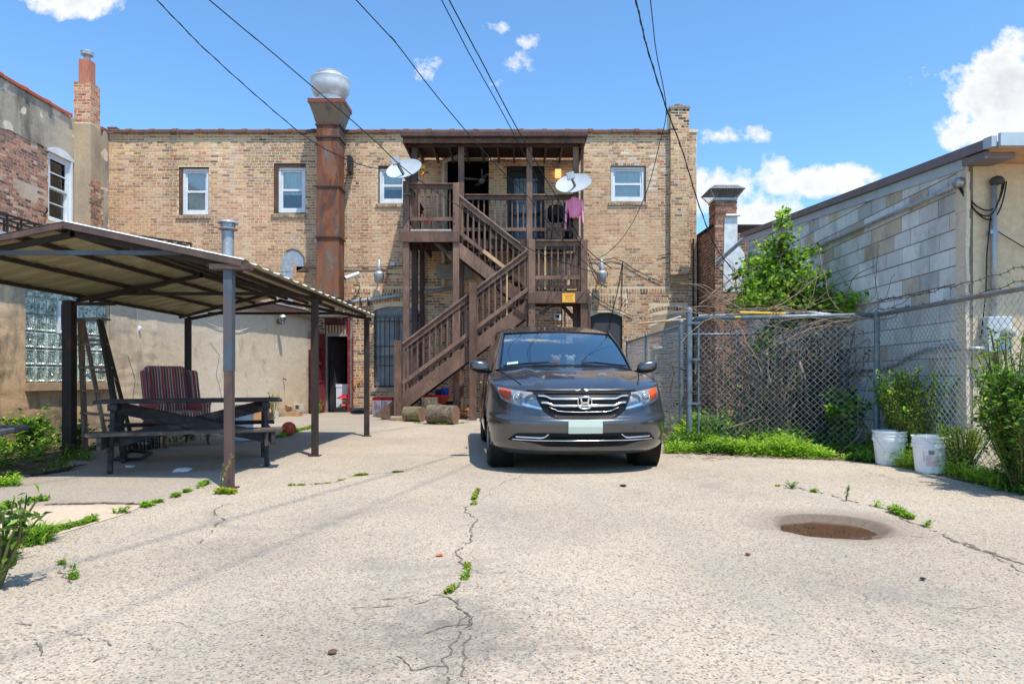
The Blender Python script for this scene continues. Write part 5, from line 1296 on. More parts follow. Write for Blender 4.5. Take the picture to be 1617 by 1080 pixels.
# concrete blocks near the shed
M_CMU = simple('pale concrete block', srgb(204, 198, 182), srgb(180, 172, 156), 14, .9, bump=.4)
def cinder(label, c, rz, s=.9):
    t_ = thing('concrete_block', label, 'concrete block', c, rz, 'loose concrete blocks by the shed wall')
    mb = MB(); L, W, H, w = .20*s, .10*s, .10*s, .018
    for y in (-W+w, W-w): mb.box(-L, L, y-w, y+w, 0, 2*H)
    for x in (-L+w, 0, L-w): mb.box(x-w, x+w, -W+2*w+.0005, W-2*w-.0005, 0.001, 2*H-.001)
    o = mb.build('block', M_CMU, t_, local=True)
    o.matrix_basis = Matrix.Translation((0, 0, W)) @ Matrix.Rotation(rad(90), 4, 'X') @ Matrix.Translation((0, 0, -H))
    return t_
q = G(412, 660); cinder('hollow concrete block lying between two others, nearest the white bin', q, rad(-20))
q = G(489, 655.5); q.z = .115; cinder('hollow concrete block raised on a plank at the shed corner', G(489, 655.5)+Vector((-.35, 0, .12)), rad(-14))
mb = MB(); c = G(487, 657)+Vector((-.35, 0, 0)); mb.box(c.x-.24, c.x+.16, c.y-.12, c.y+.1, 0, .118); o = mb.build('wood_offcut', simple('tan wood block', srgb(186, 150, 108), srgb(160, 124, 88), 8), None); tag(o, 'tan wooden offcut under the right-hand concrete block', 'wood block'); origin_to(o, (c.x, c.y, 0))
cinder('hollow concrete block lying farthest left, behind the table end', G(440, 661)+Vector((-.2, 0, 0)), rad(-25))
for i, (px, py, w, h, dy, lab) in enumerate(((404, 664, .13, .30, .0, 'small brown cardboard carton just right of the white bin'), (430, 659, .16, .26, .3, 'brown cardboard carton leaning on the shed wall behind the blocks'))):
    c = G(px, py); b = thing('cardboard_box', lab, 'box', c); mb = MB(); mb.box(c.x-w, c.x+w, c.y+.15+dy, c.y+.5+dy, 0, h); mb.build('carton', simple('brown cardboard', srgb(186, 142, 102), srgb(170, 128, 92), 4, .85), b)
    mb = MB(); mb.obox((c.x-w-.05, c.y+.32+dy, h+.01), (.06, 0, .03), (0, .17, 0), (0, 0, .003)); mb.obox((c.x+w+.05, c.y+.32+dy, h+.01), (.06, 0, -.03), (0, .17, 0), (0, 0, .003)); mb.build('flap', simple('brown cardboard flap', srgb(176, 132, 94), srgb(164, 120, 86), 4, .85), b)
# white plastic bin behind the post
M_PLAST = simple('white plastic', srgb(216, 222, 226), srgb(196, 204, 210), 3, .45, bump=.04)
c = G(382, 696)
bn = thing('plastic_bin', 'tall white plastic bin behind the right end of the picnic table', 'bin', c)
mb = MB(); mb.lathe([(.001, .0), (.15, .01), (.165, .04), (.175, .50), (.001, .501)], c, 24); mb.build('bucket', M_PLAST, bn, smooth=False)
mb = MB(); mb.lathe([(.185, .505), (.19, .53), (.18, .56), (.001, .57)], c, 24); mb.lathe([(.177, .40), (.183, .41), (.177, .42)], c, 24); mb.build('lid', M_PLAST, bn)
# wall lantern, tap and dangling wire on the shed wall
def wallpt(px, py, d=0.0): u_ = su(px); p = swall(u_, 0); return swall(u_, 1+(HY-py)/F*p.y, d)
ln = thing('wall_lantern', 'small carriage lantern mounted high on the shed wall near the doorway', 'lantern', wallpt(437, 510))
q = wallpt(437, 508, .05)
mb = MB(); mb.lathe([(.05, -.03), (.03, .0)], q, 10, 'y'); mb.tube([q, q+Vector((.02, -.04, -.05)), q+Vector((.12, -.08, -.06))], .012, 6); mb.build('bracket', M_IRON, ln)
qq = q+Vector((.14, -.10, 0)); mb = MB(); mb.lathe([(.04, -.05), (.075, .10)], qq, 6); mb.build('glass', glassy('lantern glass', (.9, .9, .85), .08, .3), ln)
mb = MB(); mb.lathe([(.03, -.08), (.045, -.05), (.001, -.049)], qq, 6); mb.lathe([(.09, .10), (.06, .15), (.015, .19), (.001, .22)], qq, 8); mb.build('lantern_cap', M_GALV, ln)
tp = thing('hose_tap', 'old brass hose tap sticking out of the shed wall above the blocks', 'tap', wallpt(446, 600))
q = wallpt(446, 598, .0); mb = MB(); mb.tube([q, q+SN*.08, q+SN*.10+Vector((0, 0, -.05))], .014, 6); mb.lathe([(.001, .06), (.03, .055), (.001, .05)], q+SN*.08, 8); mb.build('spout', simple('tarnished brass', srgb(90, 76, 56), rough=.5, metal=.6), tp)
wr = thing('dangling_wire', 'thin white wire drooping along the shed wall under the eave', 'wire', wallpt(390, 520))
mb = MB(); mb.tube([wallpt(px, py, .03) for px, py in ((305, 500), (320, 508), (345, 518), (375, 523), (400, 516), (425, 496))], .006, 4); mb.build('wire', M_WHITE, wr)
wx = thing('wall_box', 'small round junction box with white plaster smear on the shed wall', 'junction box', wallpt(219, 520))
q = wallpt(219, 519, .01); mb = MB(); mb.lathe([(.05, -.01), (.045, -.03), (.001, -.035)], q, 10, 'y'); mb.tube([wallpt(214, 481, .02), wallpt(215, 500, .02), q], .006, 4); mb.build('box', M_WHITE, wx)
# ================= wooden porch and stairs =================
def wood_mat(name, c1, c2, c3, wear):
    t = MT(name); a = t.noise(3.2, 6, .62, t.vec((1, 1, .5))); fine = t.noise(16, 5, .65, t.vec((1.6, 1.6, .35)))
    c = t.ramp(a, [(.3, c2), (.5, c1), (.72, c3)])
    c = t.mix(1.0, c, t.ramp(fine, [(.3, .72), (.7, 1.22)]), 'MULTIPLY')
    w = t.noise(5.0, 6, .7, t.vec((1, 1, 1), (4, 2, 9)), .8)
    c = t.mix(t.ramp(w, [(.63, 0.0), (.70, wear)]), c, srgb(170, 124, 84))
    w2 = t.noise(9.0, 5, .7, t.vec((3, 3, .5), (1, 8, 3)))
    c = t.mix(t.ramp(w2, [(.66, 0.0), (.74, .6)]), c, srgb(178, 168, 162))
    oi = t.N.new('ShaderNodeObjectInfo'); c = t.mix(1.0, c, t.ramp(oi.outputs['Random'], [(0, srgb(214, 206, 202)), (.5, srgb(240, 234, 230)), (1, (1.12, 1.08, 1.05))]), 'MULTIPLY')
    t.set(Base_Color=c, Roughness=.78, Specular_IOR_Level=.25); t.bump(fine, .35, .006); return t.m
M_PW = wood_mat('brown stained timber', srgb(122, 99, 86), srgb(98, 80, 70), srgb(144, 118, 102), .8)
M_PWD = wood_mat('darker brown timber', srgb(84, 68, 64), srgb(68, 54, 52), srgb(98, 80, 74), .4)
M_RAW = simple('raw pale lumber', srgb(206, 172, 132), srgb(186, 150, 110), 6, .8, stretch=(1, 1, .4))
M_HAND = simple('pale worn handrail', srgb(190, 184, 176), srgb(160, 150, 142), 8, .7)
pr = thing('wooden_porch', 'three-level brown timber back porch with zigzag stairs and railings', 'porch', (-.7, 17, 0))
Y1, Y2, Y3 = 17.65, 16.75, 15.85
ZG, ZM = 4.56, 2.99
def pbox(nm, x0, x1, y0, y1, z0, z1, m=M_PW, parent=None, bv=.008):
    mb = MB(); mb.box(x0, x1, y0, y1, z0, z1); o = mb.build(nm, m, parent or pr)
    return bevel(o, bv, 1) if bv else o
def post(x, y, z0, z1, h=.075, m=M_PW): return pbox('post', x-h, x+h, y-h, y+h, z0, z1, m)
# posts
post(-2.77, Y2, 0, 5.78); post(-1.55, Y2, 0, 5.74)
for x in (-2.70, -1.50, .26, 1.46): post(x, Y1, 0, 6.93, .075, M_PW if x > -1.6 else M_PWD)
post(.29, Y3, 0, 4.17, .08); post(1.50, Y3, 0, 4.17, .08); post(-1.07, Y3-.09, 0, 3.16, .085); 
post(-2.80, Y3-.09, .10, 1.83, .085)
post(-2.72, 19.1, 0, 4.5, .06, M_PWD); post(.29, Y2+.05, 0, 2.9, .07, M_PWD); post(1.5, Y2+.1, 0, 4.3, .07, M_PWD)
# bolts on the posts
M_BOLT = simple('rusty bolt head', srgb(96, 70, 56), rough=.7, bump=0)
for (x, y, zs) in ((-2.77, Y2, (4.35, 4.5, 4.7, 4.95)), (-1.55, Y2, (4.35, 4.5, 4.75, 5.0)), (.29, Y3, (2.3, 2.5, 2.8)), (1.5, Y3, (2.74, 2.85)), (-2.8, Y3-.09, (.35, .6))):
    for z in zs:
        mb = MB(); mb.lathe([(.001, -.014), (.018, -.01), (.018, 0)], (x+R.choice((-.035, .035)), y-.08, z), 8, 'y'); mb.build('bolt', M_BOLT, pr)
pbox('footing', -2.96, -2.62, Y3-.25, Y3+.07, 0, .10, simple('cast footing', srgb(170, 150, 122), srgb(140, 122, 100)), None, .02)
# decks
def deck(x0, x1, y0, y1, z, along='x', w=.14):
    if along == 'x':
        n = int((y1-y0)/w)
        for i in range(n): pbox('deck_board', x0, x1, y0+i*(y1-y0)/n+.004, y0+(i+1)*(y1-y0)/n-.004, z-.035, z, M_PWD, None, 0)
    else:
        n = int((x1-x0)/w)
        for i in range(n): pbox('deck_board', x0+i*(x1-x0)/n+.004, x0+(i+1)*(x1-x0)/n-.004, y0, y1, z-.035, z, M_PWD, None, 0)
deck(-2.80, 1.56, Y1-.04, 19.18, ZG); deck(-2.86, -1.48, Y2-.06, Y1-.045, ZG)
deck(.22, 1.58, Y3-.06, Y1-.1, ZM, 'y')
pbox('beam', -2.92, -1.46, Y2-.125, Y2-.078, 4.28, 4.545, M_PW); pbox('beam', -2.62, .18, Y1-.04, Y1+.0, 4.28, 4.52, M_PWD); pbox('beam', .34, 1.38, Y1-.04, Y1, 4.28, 4.52, M_PWD)
pbox('beam', .20, 1.62, Y3-.128, Y3-.082, 2.69, 2.955, M_PW); pbox('beam', .22, .26, Y3+.085, Y1-.1, 2.72, 2.95, M_PWD); pbox('beam', 1.54, 1.58, Y3+.085, Y1-.1, 2.72, 2.95, M_PWD)
pbox('beam', -2.86, -2.82, Y2+.08, 19.1, 4.30, 4.52, M_PWD); pbox('beam', -1.49, -1.45, Y2+.08, Y1-.08, 4.30, 4.52, M_PWD)
for i in range(9): x = -2.5+i*.45; pbox('joist', x, x+.04, Y1+.002, 19.18, 4.33, 4.52, M_PWD, None, 0)
for i in range(3): x = -2.5+i*.35; pbox('joist', x, x+.04, Y2-.075, Y1-.042, 4.33, 4.52, M_PWD, None, 0)
for i in range(6): y = Y3+.1+i*.27; pbox('joist', .265, 1.535, y, y+.04, 2.78, 2.952, M_PWD, None, 0)
for (a, b) in (((.35, Y3-.02, 2.3), (.75, Y3-.02, 2.68)), ((1.45, Y3+.2, 2.2), (1.0, Y3+.2, 2.68)), ((-1.6, Y2, 3.85), (-2.05, Y2, 4.28)), ((.20, Y3, 2.35), (-.12, Y3, 2.55))):
    mb = MB(); mb.bar(a, b, .04, .09); mb.build('knee_brace', M_PWD, pr)
# straight railings
def rail(a, b, ztop, zbot, zb0, sp=.137, raw=(), m=M_PW):
    """a, b: (x, y) ends; horizontal railing with balusters"""
    a, b = Vector((*a, 0)), Vector((*b, 0)); d = b-a; L = d.length; d.normalize(); s = Vector((-d.y, d.x, 0))
    mb = MB(); mb.bar(a+Vector((0, 0, ztop-.02)), b+Vector((0, 0, ztop-.02)), .13, .038); bevel(mb.build('cap_rail', m, pr), .006, 1)
    mb = MB(); mb.bar(a+s*.0+Vector((0, 0, ztop-.09)), b+Vector((0, 0, ztop-.09)), .04, .10); mb.build('top_rail', m, pr)
    mb = MB(); mb.bar(a-s*.03+Vector((0, 0, zbot)), b-s*.03+Vector((0, 0, zbot)), .038, .09); mb.build('bottom_rail', m, pr)
    n = max(2, int(L/sp))
    for i in range(n):
        q = a+d*(L*(i+.5)/n)+s*.03
        mb = MB(); mb.bar(q+Vector((0, 0, zb0)), q+Vector((0, 0, ztop-.06)), .036, .036, up=(0, 1, 0)); mb.build('baluster', M_RAW if i in raw else m, pr)
rail((-2.69, Y2), (-1.63, Y2), 5.74, 4.86, 4.62)
rail((-2.77, Y2+.08), (-2.73, Y1-.08), 5.74, 4.86, 4.62); rail((-2.73, Y1+.08), (-2.73, 19.15), 5.7, 4.8, 4.62, m=M_PWD)
rail((-1.42, Y1), (.18, Y1), 5.71, 4.80, 4.62); rail((.34, Y1), (1.38, Y1), 5.71, 4.80, 4.62); rail((1.46, Y1+.08), (1.46, 19.15), 5.7, 4.8, 4.62)
rail((.38, Y3), (1.42, Y3), 4.17, 3.30, 3.03, raw=(1,)); rail((1.50, Y3+.09), (1.50, Y2+.0), 4.17, 3.30, 3.03); rail((.40, Y1-.14), (1.42, Y1-.14), 4.17, 3.3, 3.03, m=M_PWD)
# sloping railings
def srail(a, b, top_off, bot_off, y, sp=.137, raw=(), hand=True, m=M_PW, foot=.0):
    """a,b: (x,z) of stringer-top line ends"""
    A, B = Vector((a[0], y, a[1])), Vector((b[0], y, b[1])); d = B-A; up = Vector((0, 0, 1))
    mb = MB(); mb.bar(A+up*top_off, B+up*top_off, .11, .038); bevel(mb.build('cap_rail', m, pr), .006, 1)
    mb = MB(); mb.bar(A+up*(top_off-.085), B+up*(top_off-.085), .04, .10); mb.build('top_rail', m, pr)
    mb = MB(); mb.bar(A+up*bot_off+Vector((0, -.03, 0)), B+up*bot_off+Vector((0, -.03, 0)), .038, .085); mb.build('bottom_rail', m, pr)
    if hand:
        mb = MB(); mb.bar(A+up*(top_off+.024)+Vector((0, -.02, 0)), B+up*(top_off+.024)+Vector((0, -.02, 0)), .03, .014); mb.build('handrail', M_HAND, pr)
    n = int(abs(b[0]-a[0])/sp)
    for i in range(n):
        q = A.lerp(B, (i+.5)/n)+Vector((0, .03, 0))
        mb = MB(); mb.bar(q+up*foot, q+up*(top_off-.05), .036, .036, up=(0, 1, 0)); mb.build('baluster', M_RAW if i in raw else m, pr)
def lz(x): return .64+.75*(x+2.676)              # stringer-top line of the lower flight
srail((-2.71, lz(-2.71)), (.20, lz(.20)), 1.14, .235, Y3, raw=(17,), foot=-.10)
srail((-2.71, lz(-2.71)), (.20, lz(.20)), 1.14, .235, Y3+.86, hand=True, m=M_PWD, foot=-.10)
def stringer(x0, z0, x1, z1, h, y, m=M_PW, cutfoot=False):
    pts = [(x0, z0), (x1, z1), (x1, z1-h), (x0, z0-h)]
    if cutfoot: k = (z1-z0)/(x1-x0); xa = x0; pts = [(x0, max(0.0, z0)), (x1, z1), (x1, z1-h), (x0+(h-z0)/k if z0 < h else x0, 0.0)]
    mb = MB(); mb.prism([(x, y-.022, z) for x, z in pts], (0, .044, 0)); return mb.build('stringer', m, pr)
stringer(-3.42, lz(-3.42), .20, lz(.20), .40, Y3+.03, cutfoot=True); stringer(-3.42, lz(-3.42), .20, lz(.20), .40, Y3+.83, M_PWD, cutfoot=True)
n = 16
for i in range(n-1):
    x = .20-(i+.5)*3.62/n; z = ZM-(i+1)*ZM/n
    pbox('tread', x-.15, x+.12, Y3+.054, Y3+.806, z-.038, z, M_PW if i > 11 else M_PWD, None, .004)
def uz(x): return 4.56-.86*(x+1.50)
srail((-1.47, 4.30), (.20, 2.97), 1.13, .24, Y2, hand=True, foot=-.02); srail((-1.42, 4.26), (.20, 2.97), 1.13, .24, Y1-.10, hand=False, m=M_PWD, foot=-.02)
stringer(-1.47, 4.30, .24, 2.95, .38, Y2+.02); stringer(-1.47, 4.30, .24, 2.95, .38, Y1-.13, M_PWD)
for i in range(8):
    x = -1.36+i*.215; z = ZG-(i+1)*.174; pbox('tread', x-.12, x+.14, Y2+.045, Y1-.155, z-.038, z, M_PWD, None, .004)
mb = MB(); mb.bar((-.88, Y2-.055, 4.08), (-.27, Y2-.055, 3.60), .02, .085); mb.build('patch_rail', M_RAW, pr)
mb = MB(); mb.box(-2.66, -1.66, Y2-.075, Y2-.06, 4.56, 4.60); mb.build('white_trim', M_HAND, pr)
mb = MB(); mb.box(1.10, 1.32, Y3-.12, Y3-.02, 2.995, 3.02); mb.build('yellow_strip', simple('yellow strip', srgb(206, 190, 90), srgb(190, 160, 90), 6), pr)
# porch roof
pbox('fascia', -2.96, 1.68, 17.33, 17.37, 6.93, 7.18, M_PW); pbox('gutter', -3.00, 1.74, 17.20, 17.328, 7.05, 7.19, wood_mat('brown gutter', srgb(90, 72, 70), srgb(80, 64, 62), srgb(100, 82, 78), .1), None, .02)
pbox('roof_deck', -2.98, 1.70, 17.371, 19.22, 7.155, 7.19, M_PWD, None, 0)
pbox('end_board', -2.96, -2.92, 17.371, 19.2, 6.93, 7.15, M_PW); pbox('end_board', 1.64, 1.68, 17.371, 19.2, 6.93, 7.15, M_PW)
pbox('beam', -2.90, 1.62, Y1-.04, Y1+.04, 6.931, 7.0, M_PWD)
for i in range(11): x = -2.72+i*.425; pbox('rafter', x, x+.045, 17.372, 19.2, 7.001, 7.154, simple('pale rafter', srgb(118, 98, 88), srgb(96, 80, 74), 6) if i == 0 else bpy.data.materials['pale rafter'], None, 0)
mb = MB(); mb.tube([(1.70, 17.4, 7.1), (1.63, 17.55, 6.9), (1.62, 17.60, 6.6), (1.62, 17.6, 3.3)], .045, 4); mb.tube([(1.62, 17.6, 3.3), (1.68, 17.2, 3.15), (1.72, 16.9, 3.0), (1.72, 16.9, .2)], .045, 6); mb.build('downspout', M_PW, pr)
# sign on the landing beam
sg = thing('warning_sign', 'small yellow-orange notice with red lettering on the middle landing beam', 'sign', (1.12, Y3-.135, 2.8))
kx = (15.7)/F; X0, X1_, Z0, Z1_ = (888-CX)*kx, (908-CX)*kx, 1+(595-477.5)*kx, 1+(595-463)*kx
mb = MB(); mb.box(X0, X1_, Y3-.146, Y3-.130, Z0, Z1_); mb.build('plate', simple('yellow-orange sign', srgb(244, 178, 60), srgb(250, 196, 84), 5, .5, bump=0), sg)
r = random.Random(4); mb = MB()
for row, (w, ln_) in enumerate(((.028, .21), (.022, .17), (.022, .15), (.024, .21))):
    z = Z1_-.045-row*.042; x = (X0+X1_)/2-ln_/2; e = x+ln_
    while x < e-.01:
        l = r.uniform(.012, .018); mb.box(x, x+l, Y3-.148, Y3-.1461, z-w/2, z-w/2+.006); mb.box(x, x+.005, Y3-.148, Y3-.1461, z-w/2+.0061, z+w/2)
        if r.random() < .6: mb.box(x+.0051, x+l, Y3-.148, Y3-.1461, z+w/2-.006, z+w/2)
        x += l+.006+(.012 if r.random() < .2 else 0)
mb.build('lettering', simple('red lettering', srgb(176, 52, 40), bump=0), sg)

# ================= satellite dishes =================
M_DISH = simple('pale grey dish', srgb(176, 184, 187), srgb(164, 172, 175), 3, .55, bump=.02)
M_ARM = simple('grey arm', srgb(104, 108, 104), srgb(84, 88, 84), 6, .5, metal=.3)
def dish(label, px, py, Y, w, h, tilt, foot, lnb, group=None):
    c = P(px, py, Y); k = Y/F; d = thing('satellite_dish', label, 'satellite dish', Vector(foot), 0, 'grey satellite dishes on the porch')
    nrm = Vector((-.15 if tilt > 0 else .1, -.80, .60)).normalized()          # facing the sky towards the camera side
    ex = Vector((math.cos(tilt), 0, math.sin(tilt))); ex = (ex-nrm*ex.dot(nrm)).normalized(); ey = nrm.cross(ex)
    if ey.z < 0: ey = -ey
    A_, B_ = w*k/2, h*k/2/abs(ey.z)*1.05
    mb = MB()
    def f(s, u, o=0): a = s*2*math.pi; r_ = u; return c+ex*(A_*r_*math.cos(a))+ey*(B_*r_*math.sin(a))-nrm*(.10*(1-r_*r_)+o)
    mb.grid(f, 40, 6); mb.grid(lambda s, u: f(s, u, .012), 40, 6)
    mb.grid(lambda s, u: f(s, 1.0)+(f(s, 1.0)-c)*.012*u-nrm*(.012*u), 40, 1)
    mb.build('reflector', M_DISH, d, smooth=True)
    q = c-ey*B_*.85+nrm*.0; tip = P(*lnb, Y-.35)
    mb = MB(); mb.bar(Vector(foot)+Vector((0, 0, .10)), tip, .045, .06); mb.build('feed_arm', M_ARM, d)
    mb = MB(); mb.obox(tip, (.09, 0, .025), (0, .05, 0), (-.02, 0, .08)); mb.lathe([(.035, -.08), (.045, 0), (.03, .03)], tip+Vector((0, .05, 0)), 10, 'y'); mb.build('receiver', M_DISH, d)
    mb = MB(); mb.tube([foot, Vector(foot)+Vector((0, .05, .22)), c-nrm*.11], .028, 8); mb.build('mast', M_ARM, d)
    mb = MB(); f_ = Vector(foot); mb.box(f_.x-.09, f_.x+.09, f_.y-.02, f_.y+.02, f_.z-.25, f_.z-.20); mb.box(f_.x-.03, f_.x+.03, f_.y-.02, f_.y+.02, f_.z-.2, f_.z+.05); mb.build('bracket', M_ARM, d)
    return d, c, ex, ey, nrm
dish('satellite dish with a rusty spot on the left porch corner post', 637.5, 266, 16.45, 57, 33, rad(17), P(643, 292, 16.62), (625, 254))
dd_, c, ex, ey, nrm = dish('satellite dish on the right porch post above the pink jacket', 905.5, 289, 17.25, 57, 33, rad(13), P(911, 306, 17.50), (901, 278))
d1 = [o for o in bpy.data.objects if o.name.startswith('satellite_dish')][0]
mb = MB(); q = P(619, 268, 16.40); mb.obox(q, (.05, 0, 0), (0, .002, .002), (0, -.04, .05)); 
# pink jacket on a hanger
M_PINK = simple('pink fleece', srgb(255, 150, 178), srgb(248, 132, 162), 5, .9, bump=.2); M_PINKD = simple('pale pink stripe', srgb(248, 214, 228), srgb(240, 200, 218), 5, .9, bump=0)
YJ = 17.35; kJ = YJ/F
jk = thing('pink_jacket', 'cropped pink zip jacket hanging below the right satellite dish', 'jacket', P(907, 345, YJ))
def J(px, py, dy=0): p = P(px, py, YJ+dy); return (p.x, p.y, p.z)
def cloth(rows, th=.05, n=12):
    """rows: list of (y_px, xl_px, xr_px) -> closed puffy panel"""
    mb = MB(); ring = []
    for (py, xl, xr) in rows:
        ring.append([J(xl+(xr-xl)*.5*(1-math.cos(2*math.pi*k/n)), py+1.2*math.sin(k*1.7+py*.4), -th*math.sin(2*math.pi*k/n)+.008*math.sin(k*2.1+py)) for k in range(n)])
    for a, b in zip(ring, ring[1:]):
        for k in range(n): mb.quad(a[k], a[(k+1) % n], b[(k+1) % n], b[k])
    return mb
cloth([(311.5, 903, 909), (314, 901, 911), (317, 896, 917), (320, 894.5, 919), (328, 896, 919), (335, 898, 918), (341, 899, 916), (344, 900, 912)], .07, 20).build('body', M_PINK, jk, smooth=True)
cloth([(317, 895, 899), (320, 893, 898), (330, 892.5, 896.5), (345, 892, 895.5), (356, 891.5, 894.5), (361.5, 891.5, 894)], .03).build('sleeve', M_PINK, jk, smooth=True)
cloth([(315.5, 915, 919), (320, 916.5, 920.5), (330, 917.5, 921.5), (342, 918, 921.5), (350, 919, 922), (353.5, 920, 922)], .03).build('sleeve', M_PINK, jk, smooth=True)
mb = MB(); mb.tube([J(895, 319, -.04), J(893.6, 330, -.04), J(893, 350, -.035)], .010, 4); mb.tube([J(918.5, 318, -.04), J(919.6, 332, -.04), J(920.5, 350, -.03)], .010, 4); mb.tube([J(905.5, 313, -.075), J(906, 325, -.078), J(906.8, 340, -.074)], .006, 4); mb.build('stripe', M_PINKD, jk)
mb = MB(); mb.tube([J(899, 318), J(906, 313), J(914, 317)], .006, 4); mb.tube([J(906, 313), J(906, 310), J(907.5, 308), J(908, 306), J(906.5, 305)], .004, 4); mb.build('hanger', M_GALV, jk)
# gallery items
M_LEAFY = None
bq = thing('charcoal_grill', 'covered black barbecue grill behind the gallery railing on the right', 'grill', (.98, 18.3, ZG))
mb = MB(); mb.lathe([(.001, .55), (.16, .58), (.26, .70), (.28, .80), (.27, .88), (.18, 1.0), (.001, 1.05)], (.98, 18.25, ZG), 20); mb.build('kettle', M_IRON, bq, smooth=True)
for a in (0, 2.1, 4.2):
    mb = MB(); mb.tube([(.98+.12*math.cos(a), 18.25+.12*math.sin(a), ZG+.6), (.98+.3*math.cos(a), 18.25+.3*math.sin(a), ZG)], .012, 5); mb.build('leg', M_IRON, bq)
mb = MB(); mb.box(1.18, 1.42, 18.1, 18.7, ZG, ZG+1.05); o = bevel(mb.build('storage_cabinet', M_DARK, None), .02); tag(o, 'black storage cabinet at the right end of the gallery', 'cabinet'); origin_to(o, (1.3, 18.4, ZG))
mb = MB(); mb.prism([(-2.25, 17.85, ZG), (-1.78, 17.85, ZG), (-1.72, 17.85, ZG+.16), (-2.31, 17.85, ZG+.16)], (0, .18, 0)); o = mb.build('flower_box', simple('dark red planter', srgb(120, 24, 26), srgb(100, 20, 24), 4, .6), None); tag(o, 'dark red planter trough on the upper landing floor', 'planter'); origin_to(o, (-2.0, 17.94, ZG))
fl = thing('hanging_flowers', 'bunch of red, yellow and lime artificial flowers hung by the left gallery post', 'flowers', P(667, 272, 17.6))
cols = [simple('flower red', srgb(200, 30, 60), bump=0), simple('flower yellow', srgb(226, 190, 60), bump=0), simple('flower lime', srgb(150, 210, 40), bump=0)]
r = random.Random(9)
for i in range(26):
    p = P(667+r.uniform(-3, 4), 270+r.uniform(-8, 9), 17.55+r.uniform(-.05, .08)); mb = MB()
    for k in range(5):
        a = k*1.257+r.random(); mb.obox(p+Vector((.022*math.cos(a), -.01, .022*math.sin(a))), Vector((math.cos(a), 0, math.sin(a)))*.022, Vector((-math.sin(a), .4, math.cos(a)))*.011, (0, .002, 0))
    mb.build('flower', cols[i % 3], fl)
for i, (px, py) in enumerate(((671, 340), (675, 344), (677, 352), (668, 346))):
    mb = MB(); p = P(px, py, 17.9)
    for k in range(5):
        a = k*1.257; mb.obox(p+Vector((.02*math.cos(a), -.01, .02*math.sin(a))), Vector((math.cos(a), 0, math.sin(a)))*.022, Vector((-math.sin(a), .4, math.cos(a)))*.012, (0, .002, 0))
    mb.build('flower', cols[0], fl)
# white plastic soil pipe at the gallery
wp = thing('white_drain_pipe', 'white plastic drain pipe climbing behind the gallery and elbowing right under the roof', 'pipe', (-2.1, 19.1, 3.4))
M_PVC = simple('old white plastic pipe', srgb(206, 198, 184), srgb(184, 174, 158), 4, .5)
mb = MB(); x = bx(701); mb.tube([(x, 19.1, 3.55), (x, 19.1, 6.9), (x+.02, 19.08, 7.0), (x+.12, 19.05, 7.06), (x+.35, 18.95, 7.09), (x+.60, 18.8, 7.13), (x+.66, 18.8, 7.30)], .06, 12); mb.build('pipe', M_PVC, wp, smooth=True)
eb = thing('electrical_trough', 'grey horizontal electrical box on the wall beneath the upper landing', 'electrical box', (-1.8, 19.15, 3.9))
mb = MB(); mb.box(bx(690), bx(747), 19.02, 19.23, bz(442), bz(419)); bevel(mb.build('box', simple('grey box', srgb(160, 162, 156), srgb(140, 142, 136), 4, .5), eb), .008)
mb = MB()
for k in range(22): x_ = bx(691)+k*(bx(746)-bx(691))/21; mb.box(x_-.005, x_+.005, 19.012, 19.019, bz(441), bz(420))
mb.build('ribs', bpy.data.materials['grey box'], eb)
ph = thing('sloping_pipe', 'fat grey conduit sloping across the wall above the barred window', 'pipe', (bx(640), 19.15, 3.2))
mb = MB(); mb.tube([(bx(548), 19.16, bz(478)), (bx(562), 19.14, bz(477)), (bx(715), 19.14, bz(456))], .055, 12); mb.build('pipe', M_PIPE, ph, smooth=True)
mb = MB(); mb.tube([(bx(663), 19.17, bz(461)), (bx(666), 19.16, bz(468)), (bx(667), 19.16, bz(560)), (bx(671), 19.16, bz(578))], .03, 8); mb.build('down_pipe', M_PIPE, ph, smooth=True)
for px in (571, 583): mb = MB(); mb.box(bx(px)-.015, bx(px)+.015, 19.06, 19.24, bz(483), bz(471)); mb.build('clamp', M_IRON, ph)
cn = thing('wall_conduit', 'thin dark conduit running level along the brick wall with a white junction box', 'conduit', (bx(600), 19.2, bz(422)))
mb = MB(); mb.tube([(bx(470), 19.22, bz(424)), (bx(600), 19.21, bz(422)), (bx(655), 19.21, bz(419))], .014, 5); mb.build('conduit', simple('dark conduit', srgb(92, 90, 86), rough=.6), cn)
mb = MB(); mb.box(bx(617), bx(624), 19.16, 19.23, bz(420), bz(415)); mb.build('junction_box', M_WHITE, cn)
